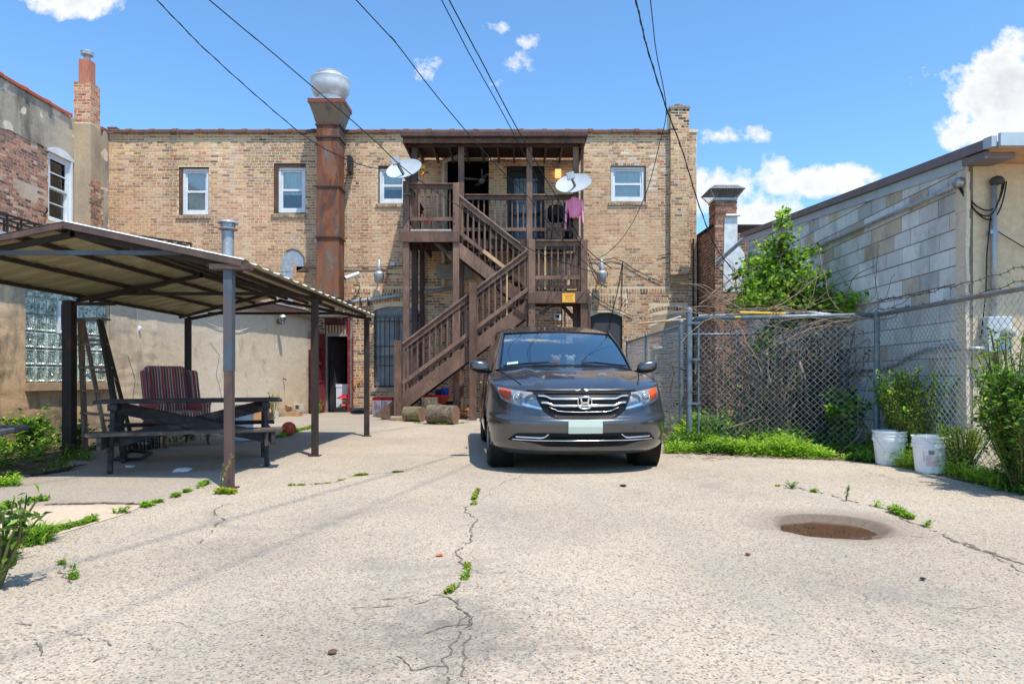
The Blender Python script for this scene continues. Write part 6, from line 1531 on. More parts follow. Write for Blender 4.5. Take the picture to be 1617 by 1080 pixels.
# yard lamps
def yard_lamp(label, px, py):
    x = bx(px); z = bz(py); l = thing('yard_lamp', label, 'wall lamp', (x, 19.2, z), 0, 'grey security lamps on the brick wall')
    c = Vector((x, 18.95, z))
    mb = MB(); mb.lathe([(.06, .10), (.07, .12), (.055, .30), (.03, .33), (.03, .42), (.001, .43)], c, 14); mb.build('housing', M_GALV, l, smooth=True)
    mb = MB(); mb.lathe([(.05, .12), (.14, .06), (.155, .02), (.15, 0)], c, 20); mb.build('hood', M_GALV, l, smooth=True)
    mb = MB(); mb.lathe([(.15, 0), (.12, -.20), (.10, -.22), (.001, -.22)], c, 20); mb.build('lens', simple('ribbed lens', srgb(190, 188, 182), srgb(160, 158, 152), 30, .25) if 'ribbed lens' not in bpy.data.materials else bpy.data.materials['ribbed lens'], l, smooth=True)
    mb = MB(); mb.bar(c+Vector((0, 0, .2)), (x, YB-.02, z+.2), .03, .04); mb.build('arm', M_ARM, l)
    mb = MB(); mb.tube([c+Vector((.05, .05, .2)), c+Vector((.18, .2, .12)), c+Vector((.2, .24, 0)), c+Vector((.12, .26, -.1))], .008, 5); mb.build('cable', M_CABLE, l)
yard_lamp('grey yard lamp on the brick wall left of the porch', 602, 437); yard_lamp('grey yard lamp on the brick wall right of the porch', 948, 436)
pl = thing('porch_lamp', 'small glowing amber wall lamp beside the storm door', 'wall lamp', (bx(881), YB, bz(277)))
t = MT('lit amber glass'); t.set(Base_Color=srgb(230, 190, 130), Emission_Color=(1.0, .55, .18), Emission_Strength=.8, Roughness=.4)
mb = MB(); mb.box(bx(876.5), bx(885.5), YB-.16, YB-.03, bz(282), bz(270)); mb.build('glass', t.m, pl)
mb = MB(); mb.box(bx(876), bx(886), YB-.17, YB-.001, bz(270), bz(267.5)); mb.build('cap', M_GALV, pl)
mb = MB(); mb.tube([(bx(881), YB-.03, bz(268)), (bx(881), YB-.03, bz(254)), (bx(878), YB-.03, bz(250)), (bx(780), YB-.03, bz(249))], .014, 5); mb.build('conduit', M_PIPE, pl)
# security camera
scm = thing('security_camera', 'white bullet security camera on the wall right of the rusty duct', 'camera', (bx(562), 19.2, bz(440)))
a, b = Vector((bx(552), 18.75, bz(444))), Vector((bx(570), 19.0, bz(434)))
d = (b-a).normalized(); mb = MB(); mb.tube([a, a.lerp(b, .2), b], [.062, .062, .058], 12); bevel(mb.build('housing', M_WHITE, scm), .01, 2)
mb = MB(); mb.tube([a-d*.004, a+d*.01], .045, 12); mb.build('lens', M_IRON, scm)
mb = MB(); mb.tube([a.lerp(b, .65)-Vector((0, 0, .05)), Vector((bx(568), 19.1, bz(446))), Vector((bx(570), YB-.01, bz(447)))], .022, 8); mb.tube(sag((bx(570), 19.15, bz(446)), (bx(571), 19.2, bz(436)), .2), .007, 4); mb.build('mount', M_WHITE, scm)

# ================= things under the stairs =================
t = MT('furrowed bark'); nb = t.voro(16, 'Distance', vec=t.vec((1, 1, 1))); nb2 = t.noise(11, 6, .7, dist=1.0)
t.set(Base_Color=t.mix(t.ramp(t.noise(2.2, 4), [(.54, 0.0), (.68, .4)]), t.ramp(nb2, [(.35, srgb(70, 60, 48)), (.55, srgb(120, 108, 88)), (.7, srgb(148, 136, 112))]), srgb(150, 150, 60)), Roughness=.95); t.bump(nb2, 1.0, .03)
M_BARK = t.m; M_CUT = simple('cut log end', srgb(142, 112, 88), srgb(116, 88, 68), 12, .85)
def log(label, a, b, r_, r2=None):
    a, b = Vector(a), Vector(b); l = thing('log', label, 'log', ((a.x+b.x)/2, (a.y+b.y)/2, 0), 0, 'sawn logs under the stairs')
    d = (b-a).normalized(); s = d.orthogonal().normalized(); u = d.cross(s); r2 = r2 or r_
    def f(q, v): 
        an = q*6.28318; k = (r_+(r2-r_)*v)*(1+.05*noise.noise(Vector((math.cos(an)*2, math.sin(an)*2, v*2+r_*30)))+.035*abs(noise.noise(Vector((math.cos(an)*7, math.sin(an)*7, v*3)))))
        return a.lerp(b, v)+s*(k*math.cos(an))+u*(k*math.sin(an))
    mb = MB(); mb.grid(f, 48, 10); mb.build('bark', M_BARK, l, smooth=True)
    for e in (0, 1):
        mb = MB(); mb.v = [tuple(f(i/48, e)*1.0) for i in range(48)]; mb.f = [tuple(range(48)) if e else tuple(reversed(range(48)))]; mb.c = [None]; mb.build('cut_end', M_CUT, l)
g1 = G(700, 669); log('largest log lying on its side with its sawn end facing right', (g1.x-.30, g1.y-.02, .205), (g1.x+.29, g1.y-.22, .20), .20)
g2 = G(676, 664); log('upright log standing behind the two lying ones', (g2.x, g2.y+.25, 0), (g2.x, g2.y+.25, .52), .20, .19)
g3 = G(650, 667); log('log lying half beneath the lower stringer at far left', (g3.x-.20, g3.y+.42, .17), (g3.x+.20, g3.y+.25, .17), .165)
wb_ = thing('wheelbarrow', 'red wheelbarrow tray behind the logs under the stairs', 'wheelbarrow', (-1.9, 16.6, 0))
mb = MB(); Yw = 16.5; k = Yw/F
def W(px, py, dy=0): p = P(px, py, Yw+dy); return (p.x, p.y, p.z)
for dy0, dy1 in ((-.3, .3),):
    top = [W(662, 624, dy0), W(713, 625, dy0), W(713, 625, dy1), W(662, 624, dy1)]; bot = [W(678, 638, dy0*.6), W(700, 639, dy0*.6), W(700, 639, dy1*.6), W(678, 638, dy1*.6)]
    for i in range(4): j = (i+1) % 4; mb.quad(top[i], top[j], bot[j], bot[i])
    mb.quad(*bot)
M_REDT = simple('red barrow paint', srgb(140, 26, 30), srgb(110, 20, 24), 5, .5)
mb.build('tray', M_REDT, wb_)
mb = MB(); 
for i in range(4): mb.tube([top[i], top[(i+1) % 4]], .02, 6)
mb.build('rim', simple('bright red rim', srgb(200, 36, 34), bump=0), wb_)
for y in (-.2, .2):
    mb = MB(); mb.bar(W(652, 622, y), W(712, 645, y), .035, .035); mb.build('handle', M_RAW, wb_); mb = MB(); a = W(676, 639, y); mb.tube([a, (a[0], a[1], 0)], .015, 5); mb.build('leg', M_IRON, wb_)
wc = W(716, 655); mb = MB(); mb.lathe([(.12, -.04), (.17, -.04), (.18, 0), (.17, .04), (.12, .04)], (wc[0]-.1, wc[1], .18), 20, 'y'); mb.build('wheel', M_IRON, wb_)
ct = P(703, 619, 16.45); o_ = thing('blue_tub', 'bright blue plastic tub sitting in the red wheelbarrow', 'tub', (ct.x, ct.y, ct.z-.1))
mb = MB(); mb.lathe([(.001, -.085), (.085, -.085), (.10, .085), (.001, .086)], ct, 20); mb.build('tub', simple('blue plastic', srgb(20, 70, 190), srgb(16, 56, 160), 3, .35, bump=0), o_)
mb = MB(); mb.lathe([(.104, .075), (.104, .10), (.001, .105)], ct, 20); mb.build('lid', bpy.data.materials['blue plastic'], o_)
ct = P(692, 620, 16.6); o_ = thing('blue_tub', 'dark blue can behind the bright blue tub in the wheelbarrow', 'can', (ct.x, ct.y, ct.z-.1))
mb = MB(); mb.lathe([(.001, -.09), (.075, -.09), (.075, .07), (.001, .071)], ct, 16); mb.build('can', simple('navy can', srgb(24, 36, 100), rough=.4, bump=0), o_)
mb = MB(); mb.bar((bx(715), 18.2, 0), (bx(716), 18.2, 1.5), .09, .04, up=(0, 1, 0)); o = mb.build('plank', M_RAW, None); tag(o, 'pale plank standing upright behind the wheelbarrow', 'plank'); origin_to(o, (bx(715), 18.2, 0))
r = random.Random(12)
fw = thing('firewood_scraps', 'small heap of split orange-brown firewood right of the logs', 'firewood', G(732, 664))
for i in range(16):
    c = G(r.uniform(727, 742), 661); a = r.uniform(0, 3.14); mb = MB(); h = .03+.05*(i % 5)
    mb.obox(c+Vector((0, r.uniform(-.1, .35), h)), Vector((math.cos(a), math.sin(a), r.uniform(-.3, .3)))*.10, Vector((-math.sin(a), math.cos(a), 0))*.025, (0, 0, .02)); mb.build('split_piece', simple('split firewood', srgb(196, 130, 80), srgb(140, 92, 60), 6) if i == 0 else bpy.data.materials['split firewood'], fw)
mb = MB(); mb.lathe([(.20, 0), (.24, .02), (.24, .06), (.20, .08)], (G(706, 662).x, 17.2, .30), 20); o = mb.build('old_tyre', M_IRON, None, smooth=True); tag(o, 'black rubber tyre resting behind the largest log', 'tyre'); origin_to(o, (G(706, 662).x, 17.2, .3))
# red and white boxes under the barred window
for i, (x0_, x1_, dy, lab) in enumerate(((588, 602, -.1, 'red and white printed carton under the barred window, left one'), (603, 618.5, 0, 'red and white printed carton under the barred window, right one beside the stair foot'))):
    Yc = 18.4+dy; k = Yc/F; xa, xb = (x0_-CX)*k, (x1_-CX)*k; zt_ = 1+(595-628)*k
    b = thing('printed_carton', lab, 'box', ((xa+xb)/2, Yc+.15, 0), 0, 'red and white cartons under the barred window')
    mb = MB(); mb.box(xa, xb, Yc, Yc+.3, 0, zt_); mb.build('carton', simple('white carton', srgb(226, 222, 220), srgb(212, 206, 204), 5, .7, bump=0) if i == 0 else bpy.data.materials['white carton'], b)
    mb = MB(); mb.box(xa-.002, xb+.002, Yc-.003, Yc+.302, zt_-.07, zt_+.003); mb.build('red_band', simple('carton red', srgb(190, 24, 40), bump=0) if i == 0 else bpy.data.materials['carton red'], b)
    mb = MB(); cxm = (xa+xb)/2
    for (u, v, r_) in ((-.05, .18, .03), (.03, .2, .04), (.07, .16, .025), (-.02, .13, .02)): mb.tube([(cxm+u+r_*math.cos(a*.6), Yc-.004, v+r_*math.sin(a*.6)) for a in range(10)], .006, 4)
    for q in range(4): mb.box(cxm-.08, cxm-.08+r.uniform(.05, .14), Yc-.004, Yc-.0005, zt_-.12-q*.03, zt_-.108-q*.03)
    mb.build('print', bpy.data.materials['carton red'], b)
mb = MB(); c = Vector((bx(570), 18.95, .07)); mb.tube([(bx(563)-.05, 18.95, .075), (bx(580), 18.95, .075)], .075, 12); mb.tube([(bx(563)-.05, 18.8, .05), (bx(580), 18.8, .05)], .05, 10); o = mb.build('black_tray', M_IRON, None); tag(o, 'black plastic roll lying against the wall right of the doorway', 'roll'); origin_to(o, (bx(570), 18.95, 0))
gv = thing('yellow_valve', 'yellow gas valve handles on the brick pier between doorway and barred window', 'valve', (bx(565), YB, bz(605)))
for px, py in ((568, 601), (561.5, 607)):
    mb = MB(); mb.box(bx(px)-.035, bx(px)+.035, YB-.07, YB-.05, bz(py)-.0, bz(py)+.035); mb.box(bx(px)-.018, bx(px)+.018, YB-.06, YB-.005, bz(py)-.05, bz(py)); mb.build('handle', simple('yellow enamel', srgb(238, 170, 40), bump=0) if px == 568 else bpy.data.materials['yellow enamel'], gv)
vb = thing('wall_vent', 'small white square vent on the wall beneath the middle landing', 'vent', (bx(880), YB, bz(500)))
mb = MB(); mb.box(bx(875), bx(886), YB-.05, YB-.005, bz(506), bz(497)); mb.build('cover', M_WHITE, vb); mb = MB(); mb.box(bx(878), bx(883), YB-.056, YB-.051, bz(502), bz(498)); mb.build('opening', M_DARK, vb)
gp_ = thing('gas_pipe', 'two thin dark pipes rising on the wall beside the white vent', 'pipe', (bx(890), YB, 1.5))
for px in (887, 892.5): mb = MB(); mb.tube([(bx(px), YB-.03, .3), (bx(px), YB-.03, bz(485))], .012, 5); mb.build('pipe', M_IRON, gp_)
dc = thing('drain_pipe', 'thin dark drain pipe down the right-hand corner of the tan building', 'pipe', (4.75, YB, 2))
mb = MB(); mb.tube([(bx(1094), YB-.05, .2), (bx(1094), YB-.05, bz(378))], .022, 6); mb.build('pipe', M_IRON, dc)
wl_ = thing('wall_cables', 'tangle of black cables stapled to the brick right of the porch', 'cable', (bx(975), YB, 3))
for pts in ([(983, 413), (982, 450), (981, 486), (976, 490), (935, 489)], [(983, 415), (975, 460), (965, 500), (962, 520)], [(983, 413), (1000, 425), (1025, 438), (1045, 446)], [(983, 413), (968, 408), (950, 412), (930, 410)], [(928, 400), (936, 425), (945, 442), (960, 448)], [(1038, 405), (1060, 400), (1075, 385), (1085, 375)], [(925, 455), (940, 470), (960, 482), (1000, 500)]):
    mb = MB(); mb.tube([(bx(px), YB-.035, bz(py)) for px, py in pts], .010, 4); mb.build('cable', M_CABLE, wl_)
# ================= minivan =================
def paint():
    t = MT('dark grey metallic paint'); fl = t.N.new('ShaderNodeTexVoronoi'); fl.inputs['Scale'].default_value = 900
    tcn = t.N.new('ShaderNodeTexCoord'); t.L.new(tcn.outputs['Object'], fl.inputs['Vector'])
    dust = t.noise(3, 5, .6)
    c = t.mix(.10, srgb(54, 58, 65), fl.outputs['Color']); c = t.mix(t.ramp(dust, [(.4, 0.0), (.8, .22)]), c, srgb(150, 142, 132))
    t.set(Base_Color=c, Metallic=.72, Roughness=.26, Coat_Weight=1.0, Coat_Roughness=.04, Specular_IOR_Level=.5); return t.m
M_PAINT = paint(); M_BLK = simple('black trim plastic', (.010, .010, .011), (.016, .016, .017), 6, .4, bump=.03, spec=.12)
M_CHROME = simple('bright chrome', (.86, .87, .88), rough=.09, metal=1, bump=0); M_TYRE = simple('tyre rubber', (.016, .016, .017), (.028, .027, .026), 12, .85, bump=.2)
M_RIM = simple('alloy rim', (.5, .5, .52), rough=.3, metal=.9, bump=0)
M_WSH = glassy('windshield glass', (.60, .70, .68), .012, .34, (.86, .95, .92)); M_SIDEG = glassy('dark side glass', (.08, .09, .09), .02, .16)
van = thing('minivan', 'dark grey minivan facing the camera, parked in front of the wooden stairs', 'minivan', (.672, 6.92, 0), rad(4.6))
def interp(tab, x):
    if x <= tab[0][0]: return tab[0][1]
    for (a, b), (c, d) in zip(tab, tab[1:]):
        if x <= c: 
            t = (x-a)/(c-a); return b+(d-b)*t
    return tab[-1][1]
def smooth_interp(tab, x):
    # Catmull-Rom
    if x <= tab[0][0]: return tab[0][1]
    if x >= tab[-1][0]: return tab[-1][1]
    for i in range(len(tab)-1):
        if x <= tab[i+1][0]:
            x0, y0 = tab[i]; x1, y1 = tab[i+1]; h = x1-x0; t = (x-x0)/h
            m0 = (tab[i+1][1]-tab[i-1][1])/(tab[i+1][0]-tab[i-1][0]) if i > 0 else (y1-y0)/h
            m1 = (tab[i+2][1]-tab[i][1])/(tab[i+2][0]-tab[i][0]) if i+2 < len(tab) else (y1-y0)/h
            return (2*t**3-3*t*t+1)*y0+(t**3-2*t*t+t)*h*m0+(-2*t**3+3*t*t)*y1+(t**3-t*t)*h*m1
YF = [(.19, .17), (.24, .075), (.30, .035), (.36, .03), (.42, .012), (.50, .0), (.545, .0), (.565, .012), (.59, .045), (.66, .065), (.74, .085), (.81, .12), (.86, .18)]
WW = [(.19, .90), (.28, .96), (.42, .985), (.56, .995), (.66, .985), (.80, .965), (.95, .955), (1.07, .945)]
DP, NP_ = .80, 2.7
def yfront(x, z):
    y = .2
    for _ in range(7):
        z0 = .20+.66*(z-.20)/(ztop(y)-.20); w = smooth_interp(WW, z0); q = min(.9999, abs(x)/w)
        y = .5*y+.5*(smooth_interp(YF, min(z0, .86))+DP*(1-(1-q**NP_)**(1/NP_)))
    return y
def ztop(y): return smooth_interp([(.15, .86), (.35, .885), (.6, .93), (1.0, 1.0), (1.5, 1.045), (2.5, 1.06), (4.0, 1.07), (5.0, 1.08)], y)
NF, NS = 44, 96
LEN = 4.86
def outline(s, z0):
    """s 0..1 front (centre to corner), 1..2 side"""
    w = smooth_interp(WW, z0)
    if s <= 1:
        a = s*math.pi/2; x = w*(math.sin(a)**(2/NP_)) if a > 0 else 0; x = min(x, w); q = min(1, x/w)
        return x, smooth_interp(YF, min(z0, .86))+DP*(1-max(0, 1-q**NP_)**(1/NP_))
    ys = smooth_interp(YF, min(z0, .86))+DP; k = (s-1); y = ys+(LEN-ys)*k
    return w*(1-.06*max(0, (k-.8)/.2)**2), y
WHY = (.90, 3.90); WR = .375
mb = MB()
NT = 44; K = []
sl = [i/NF for i in range(NF+1)]+[1+(i+1)/NS for i in range(NS)]
for sgn in (-1, 1):
    cols_ = []
    for s in sl:
        col_ = []
        for j in range(NT+1):
            t_ = j/NT; z0 = .20+.66*t_; x, y = outline(s, z0); zt_ = ztop(y); z = .20+(zt_-.20)*t_
            x2, y2 = outline(s, z if s > 1 else z0)
            # shoulder roll-in towards the hood/belt
            # arch snapping
            col_.append([sgn*x2, y2 if s <= 1 else y, z])
        cols_.append(col_)
    for i, s in enumerate(sl):
        for j in range(NT+1):
            p = cols_[i][j]
            for wy in WHY:
                d = math.hypot(p[1]-wy, p[2]-.33)
                if WR-.028 < d < WR+.028 and abs(p[0]) > .8: k = WR/d; p[1] = wy+(p[1]-wy)*k; p[2] = .33+(p[2]-.33)*k
                if .22 < abs(d-WR)+.2 < .27 and False: pass
    base = len(mb.v)
    for col_ in cols_: mb.v += [tuple(p) for p in col_]
    for i in range(len(sl)-1):
        for j in range(NT):
            a = base+i*(NT+1)+j; ids = (a, a+NT+1, a+NT+2, a+1)
            cy_ = sum(mb.v[q][1] for q in ids)/4; cz_ = sum(mb.v[q][2] for q in ids)/4; cx_ = abs(mb.v[ids[0]][0])
            if cx_ > .86 and any(math.hypot(cy_-wy, cz_-.33) < WR-.004 for wy in WHY): continue
            mb.f.append(ids if sgn > 0 else ids[::-1]); mb.c.append(None)
# hood and cowl: lateral rows across
ZC = [(.16, .86), (.22, .893), (.32, .935), (.5, .99), (.8, 1.06), (1.12, 1.115), (1.5, 1.12)]
def crease(x, y): 
    xc = .36+.16*min(1, y/1.1); d = abs(x)-xc
    return .016*math.exp(-(d/.05)**2)*min(1, y/.45)
rows = []
top = [(outline(s, .86)) for s in sl if s <= 1]
ycut = [y for x, y in top if y < 1.38]; 
extra = [DP+.18+.04*i for i in range(1, 12)]
hpts = [(x, y) for x, y in top if y < 1.4]+[(smooth_interp(WW, ztop(y)), y) for y in extra]
for (xe, y) in hpts:
    ze = ztop(y); zc = smooth_interp(ZC, y); row = []
    xo = xe if y < DP+.17 else smooth_interp(WW, ztop(y))
    for k in range(49):
        u = -1+k/24; x = xo*math.sin(u*math.pi/2); q = abs(x)/xo if xo > 1e-6 else 0
        z = ze+(zc-ze)*(max(0, 1-q**2.6)**.75)+crease(x, y)*(1-q**6)
        row.append((x, y+.0, z))
    rows.append(row)
base = len(mb.v)
for r_ in rows: mb.v += r_
for i in range(len(rows)-1):
    for k in range(48): a = base+i*49+k; mb.f.append((a, a+1, a+50, a+49)); mb.c.append(None)
# belt ledge + rear wall
for sgn in (-1, 1):
    b = len(mb.v); ys = [1.3+i*(LEN-1.3)/30 for i in range(31)]
    for y in ys:
        k = (y-1)/(LEN-1); w = smooth_interp(WW, ztop(y))*(1-.06*max(0, (((y-.98)/(LEN-.98))-.8)/.2)**2); mb.v += [(sgn*w, y, ztop(y)), (sgn*(w-.09), y, ztop(y)+.012)]
    for i in range(30): a = b+2*i; mb.f.append((a, a+1, a+3, a+2)); mb.c.append(None)
w_ = .935*.94
mb.quad((-w_, LEN, .2), (w_, LEN, .2), (w_, LEN, 1.09), (-w_, LEN, 1.09))
body = mb.build('body', M_PAINT, van, local=True, smooth=True, fix=True)
# greenhouse: pillars, roof
def ws(u, v):     # windshield: u -1..1, v 0 bottom..1 top
    xb, yb, zb = .80*u, 1.10+.26*u*u, 1.118-.035*u*u; xt, yt, zt_ = .70*u, 2.04+.13*u*u, 1.58-.02*u*u
    bow = .035*math.sin(v*math.pi)
    return Vector((xb+(xt-xb)*v, yb+(yt-yb)*v-bow*.5, zb+(zt_-zb)*v+bow))
mb = MB(); mb.grid(lambda s, v: ws(-1+2*s, v), 24, 12); mb.build('windshield', M_WSH, van, local=True, smooth=True)
def side_pt(y, v, sgn, o=0.0):   # v 0 belt .. 1 roof edge
    xb = (.875 if y > 1.6 else .865); xt = .745; zt_ = 1.57+.072*math.sin(min(1, max(0, y-2.1)/2.0)*1.57)
    zb = ztop(y)+.01
    return Vector((sgn*((xb+(xt-xb)*v)+.02*math.sin(v*3.14)+o), y, zb+(zt_-zb)*v))
mb = MB()
for sgn in (-1, 1):
    # A pillar: between the windshield edge and the door glass
    def apil(s, v):
        a = ws(sgn*1.0, v); b = side_pt(1.52+.78*v, v, sgn); return a.lerp(b, s)+Vector((0, -.012*math.sin(s*3.14), .022*math.sin(s*3.14)))
    mb.grid(apil, 6, 14)
    # roof rail strip, C/D pillars
    mb.grid(lambda s, v: side_pt(1.52+(LEN-.15-1.52)*s, .965+.035*v, sgn, .003) if s > .25 else side_pt(2.3, .97+.03*v, sgn, .003), 12, 1)
    for (ya, yb_) in ((2.86, 2.94), (3.86, 3.93), (4.50, 4.74)):
        mb.grid(lambda s, v: side_pt(ya+(yb_-ya)*s, v, sgn, .004), 2, 8)
    mb.grid(lambda s, v: side_pt(1.40+.14*s, v*.02, sgn), 2, 1)
def roofp(s, v):
    u = -1+2*s
    yA = 2.04+.13*u*u; y = yA+(LEN-.16-yA)*v
    xh = (.70+(.745-.70)*min(1, v*5))*u; ze = 1.575+.085*math.sin(min(1, v*2.0)*1.57)
    zc = 1.58+.158*math.sin(min(1, v*2.3)*math.pi*.5)-.05*max(0, v-.7)/.3
    z = ze+(zc-ze)*(1-u**4)**.8 if v > 0 else 1.58-.02*u*u
    return (xh, y, z)
mb.grid(roofp, 24, 20)
mb.quad((-.74, LEN-.16, 1.57), (.74, LEN-.16, 1.57), (.86, LEN, 1.09), (-.86, LEN, 1.09))
mb.build('roof_and_pillars', M_PAINT, van, local=True, smooth=True)
mb = MB()
for sgn in (-1, 1): mb.grid(lambda s, v: side_pt(1.52+.78*v+(4.6-1.52-.78*v)*s, .02+.945*v, sgn, -.004), 24, 8)
mb.build('side_glass', M_SIDEG, van, local=True, smooth=True)
mb = MB()
for sgn in (-1, 1): mb.tube([ws(sgn*1.0, v/8)+Vector((0, -.004, .008)) for v in range(9)], .009, 5)
mb.tube([ws(-1+k/8, 1)+Vector((0, 0, .006)) for k in range(17)], .009, 5); mb.build('windshield_seal', M_BLK, van, local=True, smooth=True)
# cowl and wipers
mb = MB(); mb.grid(lambda s, v: ws(-1+2*s, -.02+.055*v)+Vector((0, -.012-.03*(1-v), .010)), 24, 2); mb.build('cowl', M_BLK, van, local=True, smooth=True)
for (xa, xb) in ((-.42, .22), (.16, .74)):
    mb = MB(); a = ws(xa/.80, .02)+Vector((0, -.03, .03))
    pts = [ws((xa+(xb-xa)*k/6)/.80, .055+.01*math.sin(k))+Vector((0, -.02, .018)) for k in range(7)]
    pts2 = [ws((xa-.34*(1 if xa < 0 else -.02)+(xb-xa)*k/6)/.80, .045+.03*(k/6))+Vector((0, -.02, .018)) for k in range(7)]
    mb.tube(pts2 if xa < 0 else pts, .011, 5); mb.tube([a, a.lerp(pts[3], .6)+Vector((0, -.01, .012)), pts[3]], .009, 5); mb.build('wiper', M_BLK, van, local=True)
# front-face patches following the nose
def patch(nm, mat, x0, x1, zt_, zb_, off, nx=24, nz=6, parent=None, thick=.02, rough=None):
    mb = MB()
    def f(s, v, o=0):
        x = x0+(x1-x0)*s; a = interp(zt_, x); b = interp(zb_, x); z = b+(a-b)*v; return (x*(1+.0), yfront(x, z)-off-o, z)
    mb.grid(f, nx, nz)
    for (va, ) in ((0,), (1,)):
        for i in range(nx):
            a, b = f(i/nx, va), f((i+1)/nx, va); mb.quad(a, b, (b[0], b[1]+thick, b[2]), (a[0], a[1]+thick, a[2]))
    for sa in (0, 1):
        for i in range(nz):
            a, b = f(sa, i/nz), f(sa, (i+1)/nz); mb.quad(a, b, (b[0], b[1]+thick, b[2]), (a[0], a[1]+thick, a[2]))
    return mb.build(nm, mat, parent or van, local=True, smooth=False)
def mir(tab): return [(-x, z) for x, z in reversed(tab)]
def sym(tab): return mir([q for q in tab if q[0] > 0] if tab[0][0] >= 0 else tab)+tab
gt = [(-.515, .845), (0, .848), (.515, .845)]; gbm = [(-.515, .835), (-.43, .655), (-.34, .590), (-.28, .572), (0, .566), (.28, .572), (.34, .590), (.43, .655), (.515, .835)]
grl = patch('grille', M_BLK, -.515, .515, gt, gbm, .004, 48, 8)
def bar(nm, tab, h, off, mat=M_CHROME, parent=grl, r_=None):
    mb = MB(); x0, x1 = tab[0][0], tab[-1][0]; N = 48; sec = []
    for i in range(N+1):
        x = x0+(x1-x0)*i/N; z = interp(tab, x); y = yfront(x, z)-off; ring = []
        for k in range(8):
            a = 2*math.pi*k/8; ring.append((x, y-.012*math.cos(a), z+h/2*math.sin(a)))
        sec.append(ring)
    for a, b in zip(sec, sec[1:]):
        for k in range(8): mb.quad(a[k], a[(k+1) % 8], b[(k+1) % 8], b[k])
    mb.quad(*[sec[0][k] for k in (0, 2, 4, 6)]); mb.quad(*[sec[-1][k] for k in (6, 4, 2, 0)])
    return mb.build(nm, mat, parent, local=True, smooth=True, fix=True)
bar('chrome_bar', [(-.47, .806), (-.40, .803), (-.34, .776), (0, .772), (.34, .776), (.40, .803), (.47, .806)], .024, .022)
bar('chrome_bar', [(-.44, .738), (-.385, .735), (-.32, .708), (0, .704), (.32, .708), (.385, .735), (.44, .738)], .026, .022)
bar('lower_bar', [(-.36, .690), (-.27, .652), (-.2, .643), (0, .640), (.2, .643), (.27, .652), (.36, .690)], .010, .016, simple('dark chrome', (.3, .3, .32), rough=.2, metal=1, bump=0))
bar('grille_slat', [(-.40, .83), (0, .828), (.40, .83)], .010, .010, M_BLK); bar('grille_slat', [(-.34, .742), (0, .739), (.34, .742)], .012, .010, M_BLK)
# emblem: rounded frame with an upright letter H
em = Vector((0, yfront(0, .735)-.045, .735)); mb = MB()
def rr_frame(w, h, n=32):
    return [Vector((math.copysign(abs(math.cos(a))**.5, math.cos(a))*w*(1+.10*(math.sin(a))), 0, math.copysign(abs(math.sin(a))**.5, math.sin(a))*h)) for a in [2*math.pi*i/n for i in range(n+1)]]
mb.tube([em+p for p in rr_frame(.070, .058)], .0075, 6, caps=False); emo = mb.build('emblem', M_CHROME, van, local=True, smooth=True)
mb = MB()
for s in (-1, 1): mb.bar(em+Vector((s*.041, 0, .046)), em+Vector((s*.031, 0, 0)), .012, .016, up=(1, 0, 0)); mb.bar(em+Vector((s*.031, 0, 0)), em+Vector((s*.044, 0, -.046)), .012, .017, up=(1, 0, 0))
mb.box(-.033, .033, em.y-.006, em.y+.006, em.z-.010, em.z+.008); mb.build('letter', M_CHROME, emo, local=True)
mb = MB(); mb.obox(em+Vector((0, .012, 0)), (.058, 0, 0), (0, .004, 0), (0, 0, .046)); mb.build('backing', M_BLK, emo, local=True)
